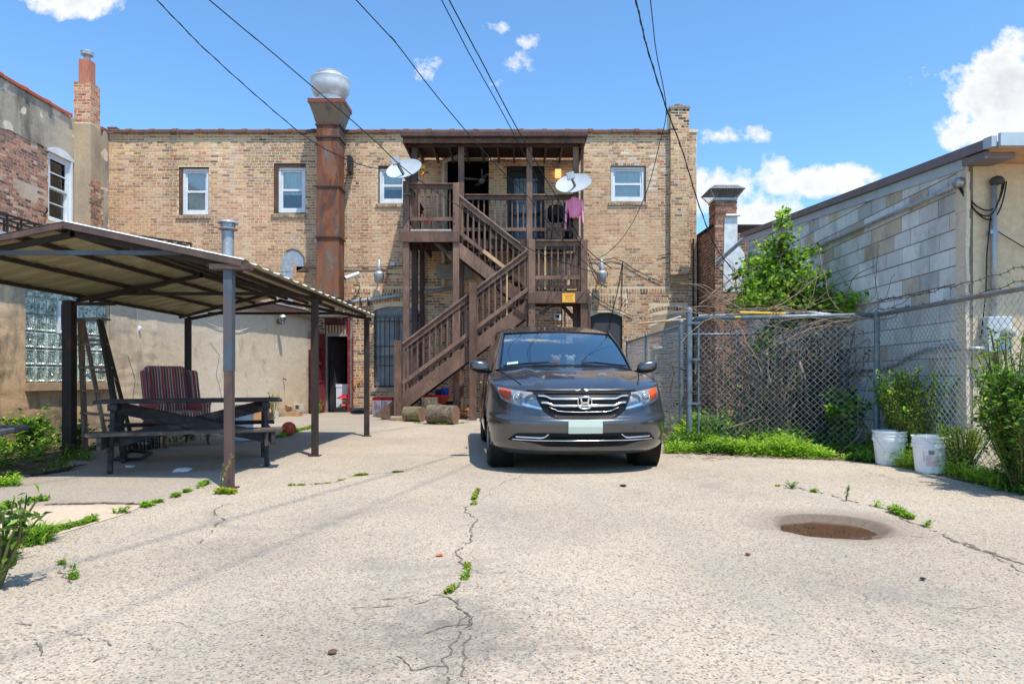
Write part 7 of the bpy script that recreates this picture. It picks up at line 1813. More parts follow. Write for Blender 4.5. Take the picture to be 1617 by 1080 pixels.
# headlights
M_LENS = glassy('headlamp lens', (.97, .98, .99), .05, .0); M_REFL = simple('headlamp reflector', (.62, .64, .66), (.4, .42, .44), 20, .16, metal=.8, bump=.1)
M_AMB = simple('amber lens', srgb(232, 104, 40), srgb(214, 80, 24), 40, .2, bump=.3); M_GREYT = simple('lamp bezel', (.46, .47, .48), (.26, .27, .28), 18, rough=.35, metal=.3, bump=0)
for s in (-1, 1):
    T_ = [(.44, .832), (.50, .838), (.62, .852), (.76, .874), (.865, .895)]; B_ = [(.44, .660), (.50, .672), (.65, .705), (.78, .738), (.845, .775), (.865, .83)]
    if s < 0: T_, B_ = mir(T_), mir(B_)
    # bevel the inner edge: slants outwards towards the top
    T2 = [(s*.43, .665), (s*.515, .838), (s*.62, .852), (s*.76, .874), (s*.868, .895)]; T2 = sorted(T2)
    B2 = sorted([(s*.43, .658), (s*.50, .672), (s*.65, .703), (s*.78, .735), (s*.845, .772), (s*.868, .83)])
    x0, x1 = sorted((s*.43, s*.868))
    hl = patch('headlight', M_GREYT, x0, x1, T2, B2, .003, 30, 6, thick=.02)
    patch('clear_lens', M_LENS, x0+.004, x1-.004, T2, B2, .040, 30, 6, parent=hl, thick=.038)
    def disc(nm, x, z, r1, mat, d, prof=None):
        mb = MB(); c = Vector((x, yfront(x, z)-d, z)); mb.lathe(prof or [(r1, 0), (r1*.9, -.012), (r1*.75, .0)], c, 24, 'y'); return mb.build(nm, mat, hl, local=True, smooth=True)
    disc('projector_ring', s*.665, .785, .060, M_CHROME, .006); disc('projector', s*.665, .785, .040, M_REFL, .008, [(.044, 0), (.036, -.012), (.02, -.02), (.001, -.022)])
    disc('reflector_bowl', s*.545, .765, .06, M_REFL, .004, [(.062, -.004), (.045, .004), (.02, .008), (.001, .01)])
    ax0, ax1 = sorted((s*.735, s*.855)); patch('turn_signal', M_AMB, ax0, ax1, sorted([(s*.735, .850), (s*.77, .868), (s*.855, .886)]), sorted([(s*.735, .80), (s*.76, .752), (s*.82, .785), (s*.855, .83)]), .010, 12, 4, parent=hl, thick=.01)
    ex0, ex1 = sorted((s*.44, s*.63)); patch('silver_edge', M_CHROME, ex0, ex1, sorted([(s*.44, .685), (s*.5, .700), (s*.63, .735)]), sorted([(s*.44, .668), (s*.5, .682), (s*.63, .708)]), .010, 12, 1, parent=hl, thick=.01)
# lower intake, fog trims and plate
LT_ = [(-.775, .356), (-.70, .425), (-.4, .432), (0, .425), (.4, .432), (.70, .425), (.775, .356)]; LB_ = [(-.775, .348), (-.62, .338), (-.50, .318), (-.40, .290), (0, .284), (.40, .290), (.50, .318), (.62, .338), (.775, .348)]
li = patch('lower_intake', M_BLK, -.775, .775, LT_, LB_, .004, 48, 6)
bar('chrome_strip', [(-.735, .360), (-.5, .354), (0, .350), (.5, .354), (.735, .360)], .013, .014, M_CHROME, li)
bar('fog_trim', [(-.70, .388), (-.45, .380), (-.415, .388), (-.375, .418)], .018, .016, M_CHROME, li); bar('fog_trim', [(.375, .418), (.415, .388), (.45, .380), (.70, .388)], .018, .016, M_CHROME, li)
for z in (.30, .318, .335, .372, .39, .405): bar('intake_slat', [(-.36, z), (0, z-.002), (.36, z)], .005, .008, M_BLK, li)
patch('number_plate', simple('blank pale green plate', srgb(184, 198, 184), rough=.6, bump=0), -.175, .175, [(-.175, .562), (.175, .562)], [(-.175, .425), (.175, .425)], .016, 4, 2, thick=.014)
# shut lines
def line(nm, pts, r_=.0035, mat=M_BLK):
    mb = MB(); mb.tube(pts, r_, 4); return mb.build(nm, mat, van, local=True)
def hoodz(x, y):
    xo = None
    for (xe, yy), (xe2, yy2) in zip(hpts, hpts[1:]):
        if yy <= y <= yy2: xo = xe+(xe2-xe)*(y-yy)/(yy2-yy+1e-9)
    xo = xo or .95; ze = ztop(y); zc = smooth_interp(ZC, y); q = min(1, abs(x)/xo)
    return ze+(zc-ze)*(max(0, 1-q**2.6)**.75)+crease(x, y)*(1-q**6)
for s in (-1, 1):
    pts = []
    for k in range(15):
        y = .36+.90*k/14; x = s*(.60+.21*min(1, (y-.3)/.75)**.8); pts.append((x, y, hoodz(x, y)+.0015))
    line('hood_gap', pts, .007)
line('hood_gap', [(x, yfront(x, .852)-.002, .853+.012*abs(x)) for x in [-.58+1.16*i/30 for i in range(31)]], .006)
for s in (-1, 1):
    line('door_gap', [(s*(smooth_interp(WW, z)+.001), 1.50, z) for z in [.25+.8*i/10 for i in range(11)]]); line('door_gap', [(s*(smooth_interp(WW, z)+.001), 2.62, z) for z in [.25+.8*i/10 for i in range(11)]])
    mb = MB(); mb.tube([(s*.985, 2.35, .93), (s*1.005, 2.40, .93), (s*1.005, 2.55, .93), (s*.985, 2.6, .93)], .012, 6); mb.build('door_handle', M_CHROME, van, local=True)
    mb = MB(); mb.tube([(s*.93, wy_+(WR+.004)*math.cos(a*math.pi/20), .33+(WR+.004)*math.sin(a*math.pi/20)) for wy_ in (WHY[0],) for a in range(-1, 22)], .018, 5); mb.tube([(s*.965, WHY[1]+(WR+.004)*math.cos(a*math.pi/20), .33+(WR+.004)*math.sin(a*math.pi/20)) for a in range(-1, 22)], .018, 5); mb.build('arch_lip', M_PAINT, van, local=True, smooth=True)
    # mirrors
    mb = MB(); c = Vector((s*1.04, 1.50, 1.125))
    def mf(a_, b_):
        a, b = a_*6.28318, (b_-.5)*3.14159; x = math.cos(b)*math.cos(a); y = math.cos(b)*math.sin(a); z = math.sin(b)
        pw = lambda q, e: math.copysign(abs(q)**e, q)
        return c+Vector((.125*pw(x, .8)+s*.01*z, .085*pw(y, .8), .078*pw(z, .75)+(.018*x*s)))
    mb.grid(mf, 24, 14); mi = mb.build('mirror', M_PAINT, van, local=True, smooth=True)
    mb = MB(); mb.grid(lambda a_, b_: (mf(a_, b_*.40)-c)*1.012+c+Vector((0, 0, -.002)), 24, 6); mb.bar(c+Vector((-s*.08, 0, -.045)), (s*.90, 1.54, 1.06), .05, .035); mb.build('mirror_base', M_BLK, mi, local=True, smooth=True)
# wheels
for wy in WHY:
    for s in (-1, 1):
        w_ = bpy.data.objects.new('wheel', None); COL.objects.link(w_); w_.parent = van; w_.location = (s*.855, wy, .33); w_.empty_display_size = .1
        mb = MB(); mb.lathe([(.22, -.105), (.30, -.112), (.325, -.095), (.332, -.05), (.332, -.012), (.324, -.010), (.324, .010), (.332, .012), (.332, .05), (.325, .095), (.30, .112), (.22, .105)], (0, 0, 0), 48, 'x'); mb.build('tyre', M_TYRE, w_, local=True, smooth=True)
        mb = MB(); mb.lathe([(.222, s*.10), (.21, s*.06), (.205, -s*.09), (.001, -s*.09)], (0, 0, 0), 32, 'x')
        for k in range(10):
            a = k*2*math.pi/10; mb.bar((s*.075, .04*math.cos(a), .04*math.sin(a)), (s*.085, .21*math.cos(a), .21*math.sin(a)), .03, .02, up=(1, 0, 0))
        mb.lathe([(.05, s*.09), (.001, s*.095)], (0, 0, 0), 16, 'x'); mb.build('rim', M_RIM, w_, local=True)
        mb = MB(); x0_, x1_ = sorted((s*.70, s*.93))
        mb.lathe([(WR+.01, 0), (WR+.01, .24)], (x0_ if s > 0 else x0_, wy, .33), 32, 'x'); mb.lathe([(WR+.01, 0), (.001, 0)], ((s*.70), wy, .33), 32, 'x'); mb.build('wheel_well', M_BLK, van, local=True)
mb = MB(); mb.box(-.68, .68, .45, LEN-.05, .19, .26); mb.box(-.80, .80, 1.5, 3.3, .185, .26); mb.build('underbody', M_BLK, van, local=True)
# interior
M_INT = simple('grey cabin plastic', (.05, .052, .055), (.035, .036, .038), 5, .7, bump=.05); M_SEAT = simple('grey cloth seat', (.10, .10, .105), (.07, .07, .075), 12, .9)
mb = MB(); mb.grid(lambda s, v: (-.80+1.6*s, 1.22+.55*v, 1.06+.02*math.sin(v*3)-.0*(s-.5)**2), 8, 6); mb.box(-.78, .78, 1.70, 1.78, .7, 1.06); mb.build('dashboard', M_INT, van, local=True, smooth=False)
mb = MB(); mb.box(-.82, .82, 1.3, 4.7, .45, .5); mb.build('cabin_floor', M_INT, van, local=True)
for (x, y) in ((-.38, 2.35), (.38, 2.35), (-.4, 3.3), (.4, 3.3)):
    mb = MB(); mb.box(x-.24, x+.24, y-.5, y, .6, .75); mb.obox((x, y+.05, 1.0), (.23, 0, 0), (0, .07, 0), (0, .05, .30)); st_ = mb.build('seat', M_SEAT, van, local=True); bevel(st_, .05, 3)
    mb = MB(); mb.box(x-.12, x+.12, y+.05, y+.15, 1.31, 1.48); bevel(mb.build('head_rest', M_SEAT, st_, local=True), .04, 3)
mb = MB(); cst = Vector((.37, 1.86, 1.08)); mb.tube([cst+Vector((.19*math.cos(a), -.06*math.sin(a)*-1, .17*math.sin(a))) for a in [2*math.pi*i/28 for i in range(29)]], .016, 6); mb.lathe([(.07, -.02), (.001, -.03)], cst, 14, 'y'); mb.build('steering_wheel', M_INT, van, local=True, smooth=True)
mb = MB(); p = ws(0, .93); mb.obox(p+Vector((0, .08, -.03)), (.11, 0, 0), (0, .02, 0), (0, 0, .035)); mb.build('rear_view_mirror', M_BLK, van, local=True)
mb = MB()
a, b, c_, d_ = [ws(q, v)+Vector((0, -.004, .004)) for q, v in ((-.90, .07), (-.74, .08), (-.74, .145), (-.90, .135))]; mb.prism([a, b, c_, d_], (0, -.001, .001)); mb.build('parking_sticker', simple('white green sticker', srgb(206, 226, 214), srgb(150, 196, 176), 12, .5, bump=0), van, local=True)
# plush toys on the dash
VM = Matrix.Translation((.672, 6.92, 0)) @ Matrix.Rotation(rad(4.6), 4, 'Z')
for (x, col, lab) in ((-.10, srgb(214, 180, 150), 'beige plush toy on the dashboard, left of the white one'), (.075, srgb(236, 236, 228), 'white plush toy on the dashboard behind the windshield')):
    q = VM @ Vector((x, 1.50, 1.075)); t_ = thing('plush_toy', lab, 'plush toy', q); m_ = simple('plush '+lab[:5], col, rough=.95, bump=.3)
    mb = MB()
    for (dx, dy, dz, r_) in ((0, 0, .05, .062), (0, -.02, .135, .052), (-.045, -.02, .175, .022), (.045, -.02, .175, .022), (-.065, -.04, .03, .026), (.065, -.04, .03, .026)):
        mb.lathe([(max(.001, r_*math.sin(math.pi*i/8)), -r_*math.cos(math.pi*i/8)) for i in range(9)], q+Vector((dx, dy, dz)), 12)
    mb.build('toy_body', m_, t_, smooth=True)

# ================= chain-link fences =================
M_GALF = simple('grey galvanised fence pipe', srgb(132, 146, 154), srgb(112, 126, 136), 6, .5, metal=.35, bump=.05, c3=srgb(150, 160, 166))
M_GALR = simple('rust-streaked fence rail', srgb(150, 146, 142), srgb(132, 138, 142), 5, .6, c3=srgb(150, 96, 64), metal=.2)
M_WIRE = simple('galvanised wire', srgb(176, 186, 192), srgb(150, 160, 168), 9, .5, metal=.1, bump=0)
def chain(parent, A, B, z0, z1, p=.085, r_=.0042, bulge=0.0, seed=0):
    A, B = Vector((*A, 0)), Vector((*B, 0)); d = B-A; L = d.length; d.normalize(); n = Vector((-d.y, d.x, 0)); mb = MB()
    rows_ = int((z1-z0)/(p/2)); K_ = int(L/p)
    for k in range(K_+1):
        pts = []
        for i in range(rows_+1):
            u = k*p+(p/2 if i % 2 else 0)*(1)+(.0 if i % 2 else .002)
            if k % 2: u = k*p+(0 if i % 2 else p/2)-p/2+p/2
            u = k*p + (p/2 if i % 2 else 0)
            z = z0+i*p/2
            bl = bulge*math.sin(math.pi*(i/rows_))*noise.noise(Vector((u*.8, z*.6, seed)))
            pts.append(A+d*u+n*(.003*(1 if i % 2 else -1)+bl)+Vector((0, 0, z)))
            
        mb.tube(pts, r_, 3, caps=False)
        pts2 = [A+d*(k*p-(p/2 if i % 2 else 0))+n*(bulge*math.sin(math.pi*(i/rows_))*noise.noise(Vector(((k*p)*.8, (z0+i*p/2)*.6, seed))))+Vector((0, 0, z0+i*p/2)) for i in range(rows_+1)]
        mb.tube(pts2, r_, 3, caps=False)
    return mb.build('wire_mesh', M_WIRE, parent, smooth=True)
def fpost(parent, x, y, z1, r_=.035, m=M_GALF):
    mb = MB(); mb.tube([(x, y, -.02), (x, y, z1)], r_, 12); p = mb.build('post', m, parent, smooth=False)
    mb = MB(); mb.lathe([(r_+.006, z1-.02), (r_+.008, z1+.01), (r_*.8, z1+.04), (.001, z1+.055)], (x, y, 0), 12); mb.build('post_cap', m, p, smooth=True); return p
fA = thing('chain_link_fence', 'tall galvanised chain-link fence panel facing the camera in front of the vines', 'fence', (3.5, 9.3, 0))
a_, b_ = (2.44, 9.80), (4.62, 8.82)
fpost(fA, *a_, 1.95, .045); fpost(fA, b_[0], b_[1], 1.80, .036)
mb = MB(); mb.tube([(2.56, 9.75, .02), (2.56, 9.75, 1.80)], .016, 8); mb.build('gate_stile', M_GALF, fA)
for z in (1.77, 1.25, .62): mb = MB(); mb.bar((2.44, 9.80-.03, z), (2.58, 9.72, z), .03, .03); mb.lathe([(.052, z-.02), (.052, z+.02)], (2.44, 9.8, 0), 12); mb.build('band', M_GALF, fA)
chain(fA, (2.58, 9.74), (4.60, 8.83), .06, 1.80, bulge=.05)
mb = MB(); mb.tube([(2.50, 9.77, 1.83), (4.62, 8.82, 1.80)], .030, 10); mb.build('top_rail', M_GALF, fA, smooth=True)
fB = thing('chain_link_fence', 'chain-link fence running beside the block wall behind the two white buckets, rusty top rail', 'fence', (4.6, 6.6, 0))
mb = MB(); mb.tube([(4.62, 8.82, 1.80), (4.55, 6.10, 1.80), (4.52, 3.6, 1.80)], .026, 10); mb.build('top_rail', M_GALR, fB, smooth=True)
chain(fB, (4.62, 8.78), (4.54, 3.7), .04, 1.83, bulge=.10, seed=4)
fpost(fB, 4.53, 3.65, 1.8, .035)
mb = MB()
for (z, s_) in ((2.02, .05), (1.90, .07)):
    pts = sag((4.66, 8.9, z-.02), (4.56, 5.9, z), s_, 30); pts = [p+Vector((.012*math.sin(i*2.1), 0, .012*math.cos(i*1.7))) for i, p in enumerate(pts)]
    mb.tube(pts, .0045, 4)
    for i in range(1, 30, 1):
        q = pts[i]; mb.tube([q+Vector((0, -.015, -.025)), q+Vector((0, .012, .025))], .003, 3); mb.tube([q+Vector((.02, .01, .01)), q+Vector((-.02, -.01, -.015))], .003, 3)
mb.build('barbed_wire', simple('rusty barbed wire', srgb(96, 82, 72), rough=.8, bump=0), fB)
fC = thing('chain_link_fence', 'chain-link fence running back from the yard on the right of the minivan', 'fence', (2.75, 14, 0))
fpost(fC, 2.75, 11.6, 1.93, .042); fpost(fC, 2.73, 14.7, 1.90, .03); fpost(fC, 2.73, 17.3, 1.90, .03)
chain(fC, (2.75, 11.64), (2.73, 17.3), .04, 1.90, p=.09, bulge=.04, seed=8)
mb = MB(); mb.tube([(2.75, 11.6, 1.87), (2.73, 17.3, 1.87)], .024, 8); mb.build('top_rail', M_GALF, fC, smooth=True)
mb = MB(); mb.tube([(2.75, 11.64, .9), (2.73, 17.3, .9)], .012, 6); mb.build('mid_rail', M_GALF, fC)
fD = thing('chain_link_fence', 'darker chain-link fence behind the tangled vines near the old brick wall', 'fence', (3.6, 14.6, 0))
for x in (3.1, 4.2): fpost(fD, x, 13.2, 1.85, .03)
mb = MB(); mb.tube([(2.8, 13.2, 1.82), (5.0, 13.2, 1.82)], .022, 8); mb.build('top_rail', M_GALF, fD, smooth=True)
for i, (a, b, m_, lab, r_) in enumerate(((P(1103, 499, 10.0), P(1290, 493, 9.9), M_GALF, 'grey pipe lying along the top of the fence', .018), (P(1168, 494, 9.6), P(1240, 496, 9.6), simple('yellow pole', srgb(214, 176, 40), srgb(190, 150, 30), 8, .5), 'short yellow pole lying on the fence top', .024), (P(1160, 501, 9.5), P(1330, 499, 9.4), bpy.data.materials.get('yellow pole'), 'long yellow pole lying just over the fence rail', .014), (P(1274, 493, 9.5), P(1312, 497, 9.4), M_WHITE, 'white stick lying on the fence top right of the yellow poles', .018), (P(1010, 511, 13.2), P(1110, 502, 12.6), M_RAW, 'tan lath resting on the fence top above the minivan mirror', .022), (P(1026, 515, 13.6), P(1075, 500, 13.2), M_WHITE, 'white stick on the fence top above the minivan mirror', .018))):
    m_ = m_ or bpy.data.materials['yellow pole']; mb = MB(); mb.tube([a, b], r_, 8); o = mb.build('pole', m_, None); tag(o, lab, 'pole'); origin_to(o, (a+b)/2)
wpv = thing('white_vent_pipes', 'pair of white plastic pipes standing behind the fence right of the minivan', 'pipe', (3.3, 16.4, 0))
for px, y0, r_ in ((1031, 550, .055), (1038, 549, .04)):
    p = P(px, 600, 16.4); z = 1+(595-y0)*16.4/F; mb = MB(); mb.tube([(p.x, 16.4, 0 if px < 1035 else z-.12), (p.x, 16.4, z-.06), (p.x+.03, 16.34, z), (p.x+.08, 16.28, z-.02)], r_, 10); mb.build('pipe', M_PVC, wpv, smooth=True)

# ================= buckets =================
M_BUCK = simple('scuffed white bucket', srgb(246, 248, 248), srgb(232, 236, 238), 5, .5, c3=srgb(206, 208, 206), bump=.05)
def bucket(label, c, rb, rt, h, marks=False):
    b = thing('bucket', label, 'bucket', c, 0, 'white plastic buckets by the fence')
    mb = MB(); k = lambda t: rb+(rt-rb)*t
    mb.lathe([(.001, .002), (rb*.96, .002), (rb, .012), (k(.72), h*.70), (k(.72)+.012, h*.705), (k(.72)+.014, h*.79), (k(.8), h*.80), (k(.84)+.008, h*.86), (k(.84)+.008, h*.875), (k(.86), h*.885), (rt-.002, h*.955), (rt+.007, h*.965), (rt+.007, h), (rt-.006, h), (rt-.012, h*.9), (rb*.93, .02), (.001, .02)], c, 40); mb.build('shell', M_BUCK, b, smooth=False)
    mb = MB(); a0, a1 = rad(200), rad(300)
    if not marks:
        mb.tube([c+Vector((rt*1.03*math.cos(t), rt*1.03*math.sin(t), h*.76-(.13*math.sin((t-a0)/(a1-a0)*3.14)+.02))) for t in [a0-.9+(a1-.5-a0+.9)*i/14 for i in range(15)]], .003, 4)
        mb.build('bail_handle', M_GALV, b)
    else:
        def cp(mb, a, z0, z1, w, col=None):
            for i in range(2):
                t0 = a+w*i/2; t1 = a+w*(i+1)/2
                def q(t, z): r_ = k(z/h)*1.004+.0015; return c+Vector((r_*math.cos(t), r_*math.sin(t), z))
                mb.quad(q(t0, z0), q(t1, z0), q(t1, z1), q(t0, z1), col)
        r = random.Random(2); mb = MB(); A_ = rad(232)
        for i in range(9): cp(mb, A_+.035*i, h*.52, h*.64, .018 if i % 2 else .028)
        for i in range(6): cp(mb, rad(296)+.03*i, h*.50, h*.61, .018)
        mb.build('bar_code', simple('grey print', srgb(96, 108, 120), bump=0), b)
        mb = MB()
        for row in range(8):
            z = h*(.47-.036*row); a = rad(222); 
            while a < rad(262): w = r.uniform(.03, .10); cp(mb, a, z, z+h*.014, w); a += w+.02
        cp(mb, rad(215), h*.30, h*.60, .03)
        for row in range(4): cp(mb, rad(292)+.02*row, h*(.32-.03*row), h*(.335-.03*row), .26-.05*row)
        mb.build('red_print', simple('faded red print', srgb(206, 128, 134), bump=0), b)
    return b
bucket('plain white bucket with wire handle, the left one of two by the fence', G(1405, 733), .145, .178, .385)
bucket('white bucket with faded red and grey print, the right one of two by the fence', G(1470, 746), .145, .178, .385, True)
# ================= vegetation =================
def leaf_mat(name, tr=.42, rough=.5):
    t = MT(name); c = t.mix(1.0, t.vcol(), t.ramp(t.noise(20, 3), [(.3, .85), (.7, 1.4)]), 'MULTIPLY')
    t.set(Base_Color=c, Roughness=rough, Specular_IOR_Level=.35)
    tl = t.N.new('ShaderNodeBsdfTranslucent'); c2 = t.mix(1.0, c, (1.25, 1.35, .6), 'MULTIPLY'); t.L.new(c2, tl.inputs[0])
    mx = t.N.new('ShaderNodeMixShader'); mx.inputs[0].default_value = tr
    t.L.new(t.b.outputs[0], mx.inputs[1]); t.L.new(tl.outputs[0], mx.inputs[2]); t.L.new(mx.outputs[0], t.N['Material Output'].inputs[0]); return t.m
M_LEAF = leaf_mat('green leaf'); M_STEM = simple('green brown stem', srgb(110, 108, 60), srgb(86, 76, 48), 20, .8, bump=0); M_TWIG = simple('dry twig', srgb(170, 146, 124), srgb(120, 100, 84), 10, .9, bump=.2, c3=srgb(190, 170, 150))
GR = [srgb(96, 134, 46), srgb(116, 152, 52), srgb(78, 116, 44), srgb(134, 168, 62), srgb(150, 172, 70), srgb(64, 98, 40)]
DK = [srgb(58, 90, 40), srgb(72, 106, 46), srgb(50, 78, 36), srgb(92, 124, 50)]
LM = [srgb(150, 180, 66), srgb(168, 190, 74), srgb(128, 166, 56), srgb(112, 150, 50)]
YL = [srgb(190, 180, 70), srgb(176, 160, 66), srgb(160, 150, 60)]
def leaf(mb, p, d, n, l, w, col, fold=.25):
    d = d.normalized(); s = d.cross(n); s = s.normalized() if s.length > 1e-4 else d.orthogonal().normalized(); u = s.cross(d)
    a, b = p, p+d*l; m = p+d*(l*.45); L_ = m+s*w*.5+u*w*fold; R_ = m-s*w*.5+u*w*fold; m2 = m
    mb.quad(a, L_, b, m2, col) if False else None
    n0 = len(mb.v); mb.v += [tuple(a), tuple(L_), tuple(b), tuple(R_), tuple(m)]
    mb.f += [(n0, n0+4, n0+1), (n0+1, n0+4, n0+2), (n0, n0+3, n0+4), (n0+4, n0+3, n0+2)]; mb.c += [col]*4
def rnd_dir(r, up=.3):
    a = r.uniform(0, 6.283); z = r.uniform(-.3, 1)*(1-up)+up; h = math.sqrt(max(.05, 1-z*z)); return Vector((h*math.cos(a), h*math.sin(a), z)).normalized()
def tuft(mb, p, r, n, h, l, w, pal_, spread=.5):
    for i in range(n):
        a = r.uniform(0, 6.283); t = r.random(); lean = spread*r.uniform(.2, 1)
        q = p+Vector((math.cos(a)*lean*h*.8, math.sin(a)*lean*h*.8, h*t))
        d = Vector((math.cos(a), math.sin(a), r.uniform(-.1, .9))); col = mul(r.choice(pal_), r.uniform(.75, 1.2))
        leaf(mb, q, d, Vector((0, 0, 1)), l*r.uniform(.6, 1.3), w*r.uniform(.7, 1.2), col)
def blades(mb, p, r, n, h, pal_, w=.005):
    for i in range(n):
        a = r.uniform(0, 6.283); lean = r.uniform(.1, .7); hh = h*r.uniform(.5, 1.1); d = Vector((math.cos(a)*lean, math.sin(a)*lean, 1)); s = Vector((-math.sin(a), math.cos(a), 0))*w
        p1 = p+d*hh*.5; p2 = p+Vector((math.cos(a)*lean*1.7, math.sin(a)*lean*1.7, .85))*hh; col = mul(r.choice(pal_), r.uniform(.8, 1.2)); q = p+Vector((r.uniform(-.01, .01), r.uniform(-.01, .01), 0))
        mb.quad(q-s, q+s, p1+s*.8, p1-s*.8, col); mb.tri(p1-s*.8, p1+s*.8, p2, col)
def weed_line(label, pxs, width, dens, h, seed, pal_=GR, grass=.4, lsz=.03, name='weeds', cat='weeds', zs=1):
    r = random.Random(seed); pts = [G(*p) for p in pxs]; mb = MB()
    for a, b in zip(pts, pts[1:]):
        L = (b-a).length; n = int(L*dens)
        for i in range(n):
            q = a.lerp(b, r.random()); q = q+Vector((r.gauss(0, width*.5), r.gauss(0, width*.5), 0)); q.z = .002
            k = .45+1.2*max(0, noise.noise(q*3.5+Vector((seed, 0, 0)))+.3)
            if noise.noise(q*(4 if width > .03 else 9)+Vector((0, seed, 0))) < (-.25 if width > .03 else .08): continue
            if r.random() < grass: blades(mb, q, r, 5, h*k, pal_)
            else: tuft(mb, q, r, 7, h*k*.6, lsz, lsz*.55, pal_, .7)
    o = mb.build(name, M_LEAF, None); tag(o, label, cat, kind='stuff'); return o
weed_line('strip of low green weeds in the joint left of the front carport post', [(222, 803), (262, 790), (300, 775), (345, 757)], .028, 420, .045, 1, LM+GR)
weed_line('strip of green weeds along the lower edge of the smooth slab', [(30, 862), (60, 846), (100, 836), (124, 829), (160, 818), (190, 811)], .035, 520, .06, 2, LM+GR)
weed_line('patch of weeds at the upper left edge of the smooth slab', [(0, 806), (20, 798), (50, 792), (76, 790)], .05, 420, .06, 3, LM+GR)
weed_line('grassy weeds at the bottom left corner of the yard', [(-40, 905), (0, 884), (30, 866), (72, 852)], .07, 700, .12, 4, LM+GR, .55)
weed_line('clump of weeds round the foot of the front carport post', [(334, 777), (345, 779), (362, 780), (384, 777)], .025, 900, .07, 5, LM+YL, .3)
weed_line('weed tufts in the crack behind the middle of the yard', [(456, 767), (480, 766), (520, 763), (545, 757)], .008, 260, .02, 6, GR+YL, .6, .015)
weed_line('weed tufts in the far crack near the carport posts', [(560, 752), (606, 747), (640, 745), (668, 742)], .010, 260, .03, 7, GR+YL, .6, .02)
weed_line('weed tufts growing in the long crack in front of the minivan', [(756, 772), (748, 790), (750, 802)], .010, 300, .035, 8, GR+YL, .6, .02)
weed_line('weed tufts lower down the central crack', [(736, 884), (740, 906), (722, 925), (706, 938)], .012, 260, .035, 9, GR+YL, .6, .018)
weed_line('weeds growing in the crack beside the puddle', [(1370, 794), (1400, 803), (1430, 816), (1452, 826), (1470, 836)], .022, 700, .065, 10, GR+LM, .35, .03)
weed_line('sparse weeds in the crack above the puddle', [(1228, 768), (1250, 771), (1262, 774), (1292, 778)], .02, 260, .05, 11, GR+YL, .3, .025)
weed_line('small weed tufts at the lower left of the pavement', [(98, 888), (112, 900), (118, 915)], .018, 420, .035, 12, GR, .4, .018)
weed_line('grass along the shed side behind the basketball', [(392, 690), (425, 693), (445, 690), (470, 680), (492, 676)], .06, 380, .07, 13, GR+LM, .6, .03)
weed_line('small weeds before the logs under the stairs', [(655, 668), (700, 671), (740, 668)], .04, 60, .06, 14, GR, .3, .03)
weed_line('weeds sprouting below the shed wall under the table', [(140, 712), (200, 702), (280, 697), (335, 692)], .12, 60, .16, 15, DK+GR, .2, .05)
# small lone weeds
def sprig(label, base, h, seed, pal_, n=40, lsz=.03, spread=.06, stems=3, name='weed', cat='weed', bend=.3):
    r = random.Random(seed); t_ = thing(name, label, cat, base); ms_, ml = MB(), MB()
    for k in range(stems):
        a = r.uniform(0, 6.28); tip = base+Vector((math.cos(a)*spread, math.sin(a)*spread, h*r.uniform(.75, 1.05))); m = base.lerp(tip, .5)+Vector((-math.cos(a)*spread*bend, 0, 0)); pts = [base, m, tip]
        cur = [base.lerp(m, i/6).lerp(m.lerp(tip, i/6), i/6) for i in range(7)]; ms_.tube(cur, [.004*(1-i/8)+.0012 for i in range(7)], 4)
        for i in range(n//stems):
            u = r.uniform(.1, 1); q = base.lerp(m, u).lerp(m.lerp(tip, u), u); a2 = r.uniform(0, 6.28)
            leaf(ml, q, Vector((math.cos(a2), math.sin(a2), r.uniform(.1, .8))), Vector((0, 0, 1)), lsz*r.uniform(.6, 1.3)*(1.2-u*.5), lsz*.45, mul(r.choice(pal_), r.uniform(.8, 1.2)))
    ms_.build('stem', M_STEM, t_); ml.build('leaves', M_LEAF, t_)
sprig('single upright weed growing in the crack above the puddle', G(1336, 791), .13, 20, GR, 46, .03, .02, 1)
sprig('yellowing seed-head weed leaning against the front carport post', G(356, 775)+Vector((0, -.08, 0)), .34, 21, YL, 70, .022, .10, 3)
sprig('low leafy weed left of the upright one near the puddle', G(1250, 771), .07, 22, GR, 50, .035, .06, 5)
# ground cover along the right side
def inpoly(x, y, poly):
    c = False; j = len(poly)-1
    for i in range(len(poly)):
        xi, yi = poly[i]; xj, yj = poly[j]
        if (yi > y) != (yj > y) and x < (xj-xi)*(y-yi)/(yj-yi)+xi: c = not c
        j = i
    return c
def cover(label, poly, n, h, lsz, pal_, seed, grass=.15, name='ground_cover', leaves=8, falloff=None):
    r = random.Random(seed); mb = MB(); xs_ = [p[0] for p in poly]; ys_ = [p[1] for p in poly]; k = 0; tries = 0
    while k < n and tries < n*20:
        tries += 1; x, y = r.uniform(min(xs_), max(xs_)), r.uniform(min(ys_), max(ys_))
        if not inpoly(x, y, poly): continue
        q = Vector((x, y, 0)); nn_ = noise.noise(q*1.6+Vector((seed, 0, 0)))
        if nn_ < (-.35 if seed != 31 else -.24): continue
        hh = h*(.35+1.3*max(0, nn_+.35)**1.3)*r.uniform(.6, 1.3); k += 1
        pl_ = pal_[int((noise.noise(q*1.1+Vector((5, seed, 0)))*.5+.5)*len(pal_)) % len(pal_)]
        if r.random() < grass: blades(mb, q, r, 6, hh*1.2, pl_, .006)
        else: tuft(mb, q, r, leaves, hh, lsz, lsz*.5, pl_, .55)
    o = mb.build(name, M_LEAF, None); tag(o, label, 'plants', kind='stuff'); return o
g_ = lambda px, py: tuple(G(px, py).xy)
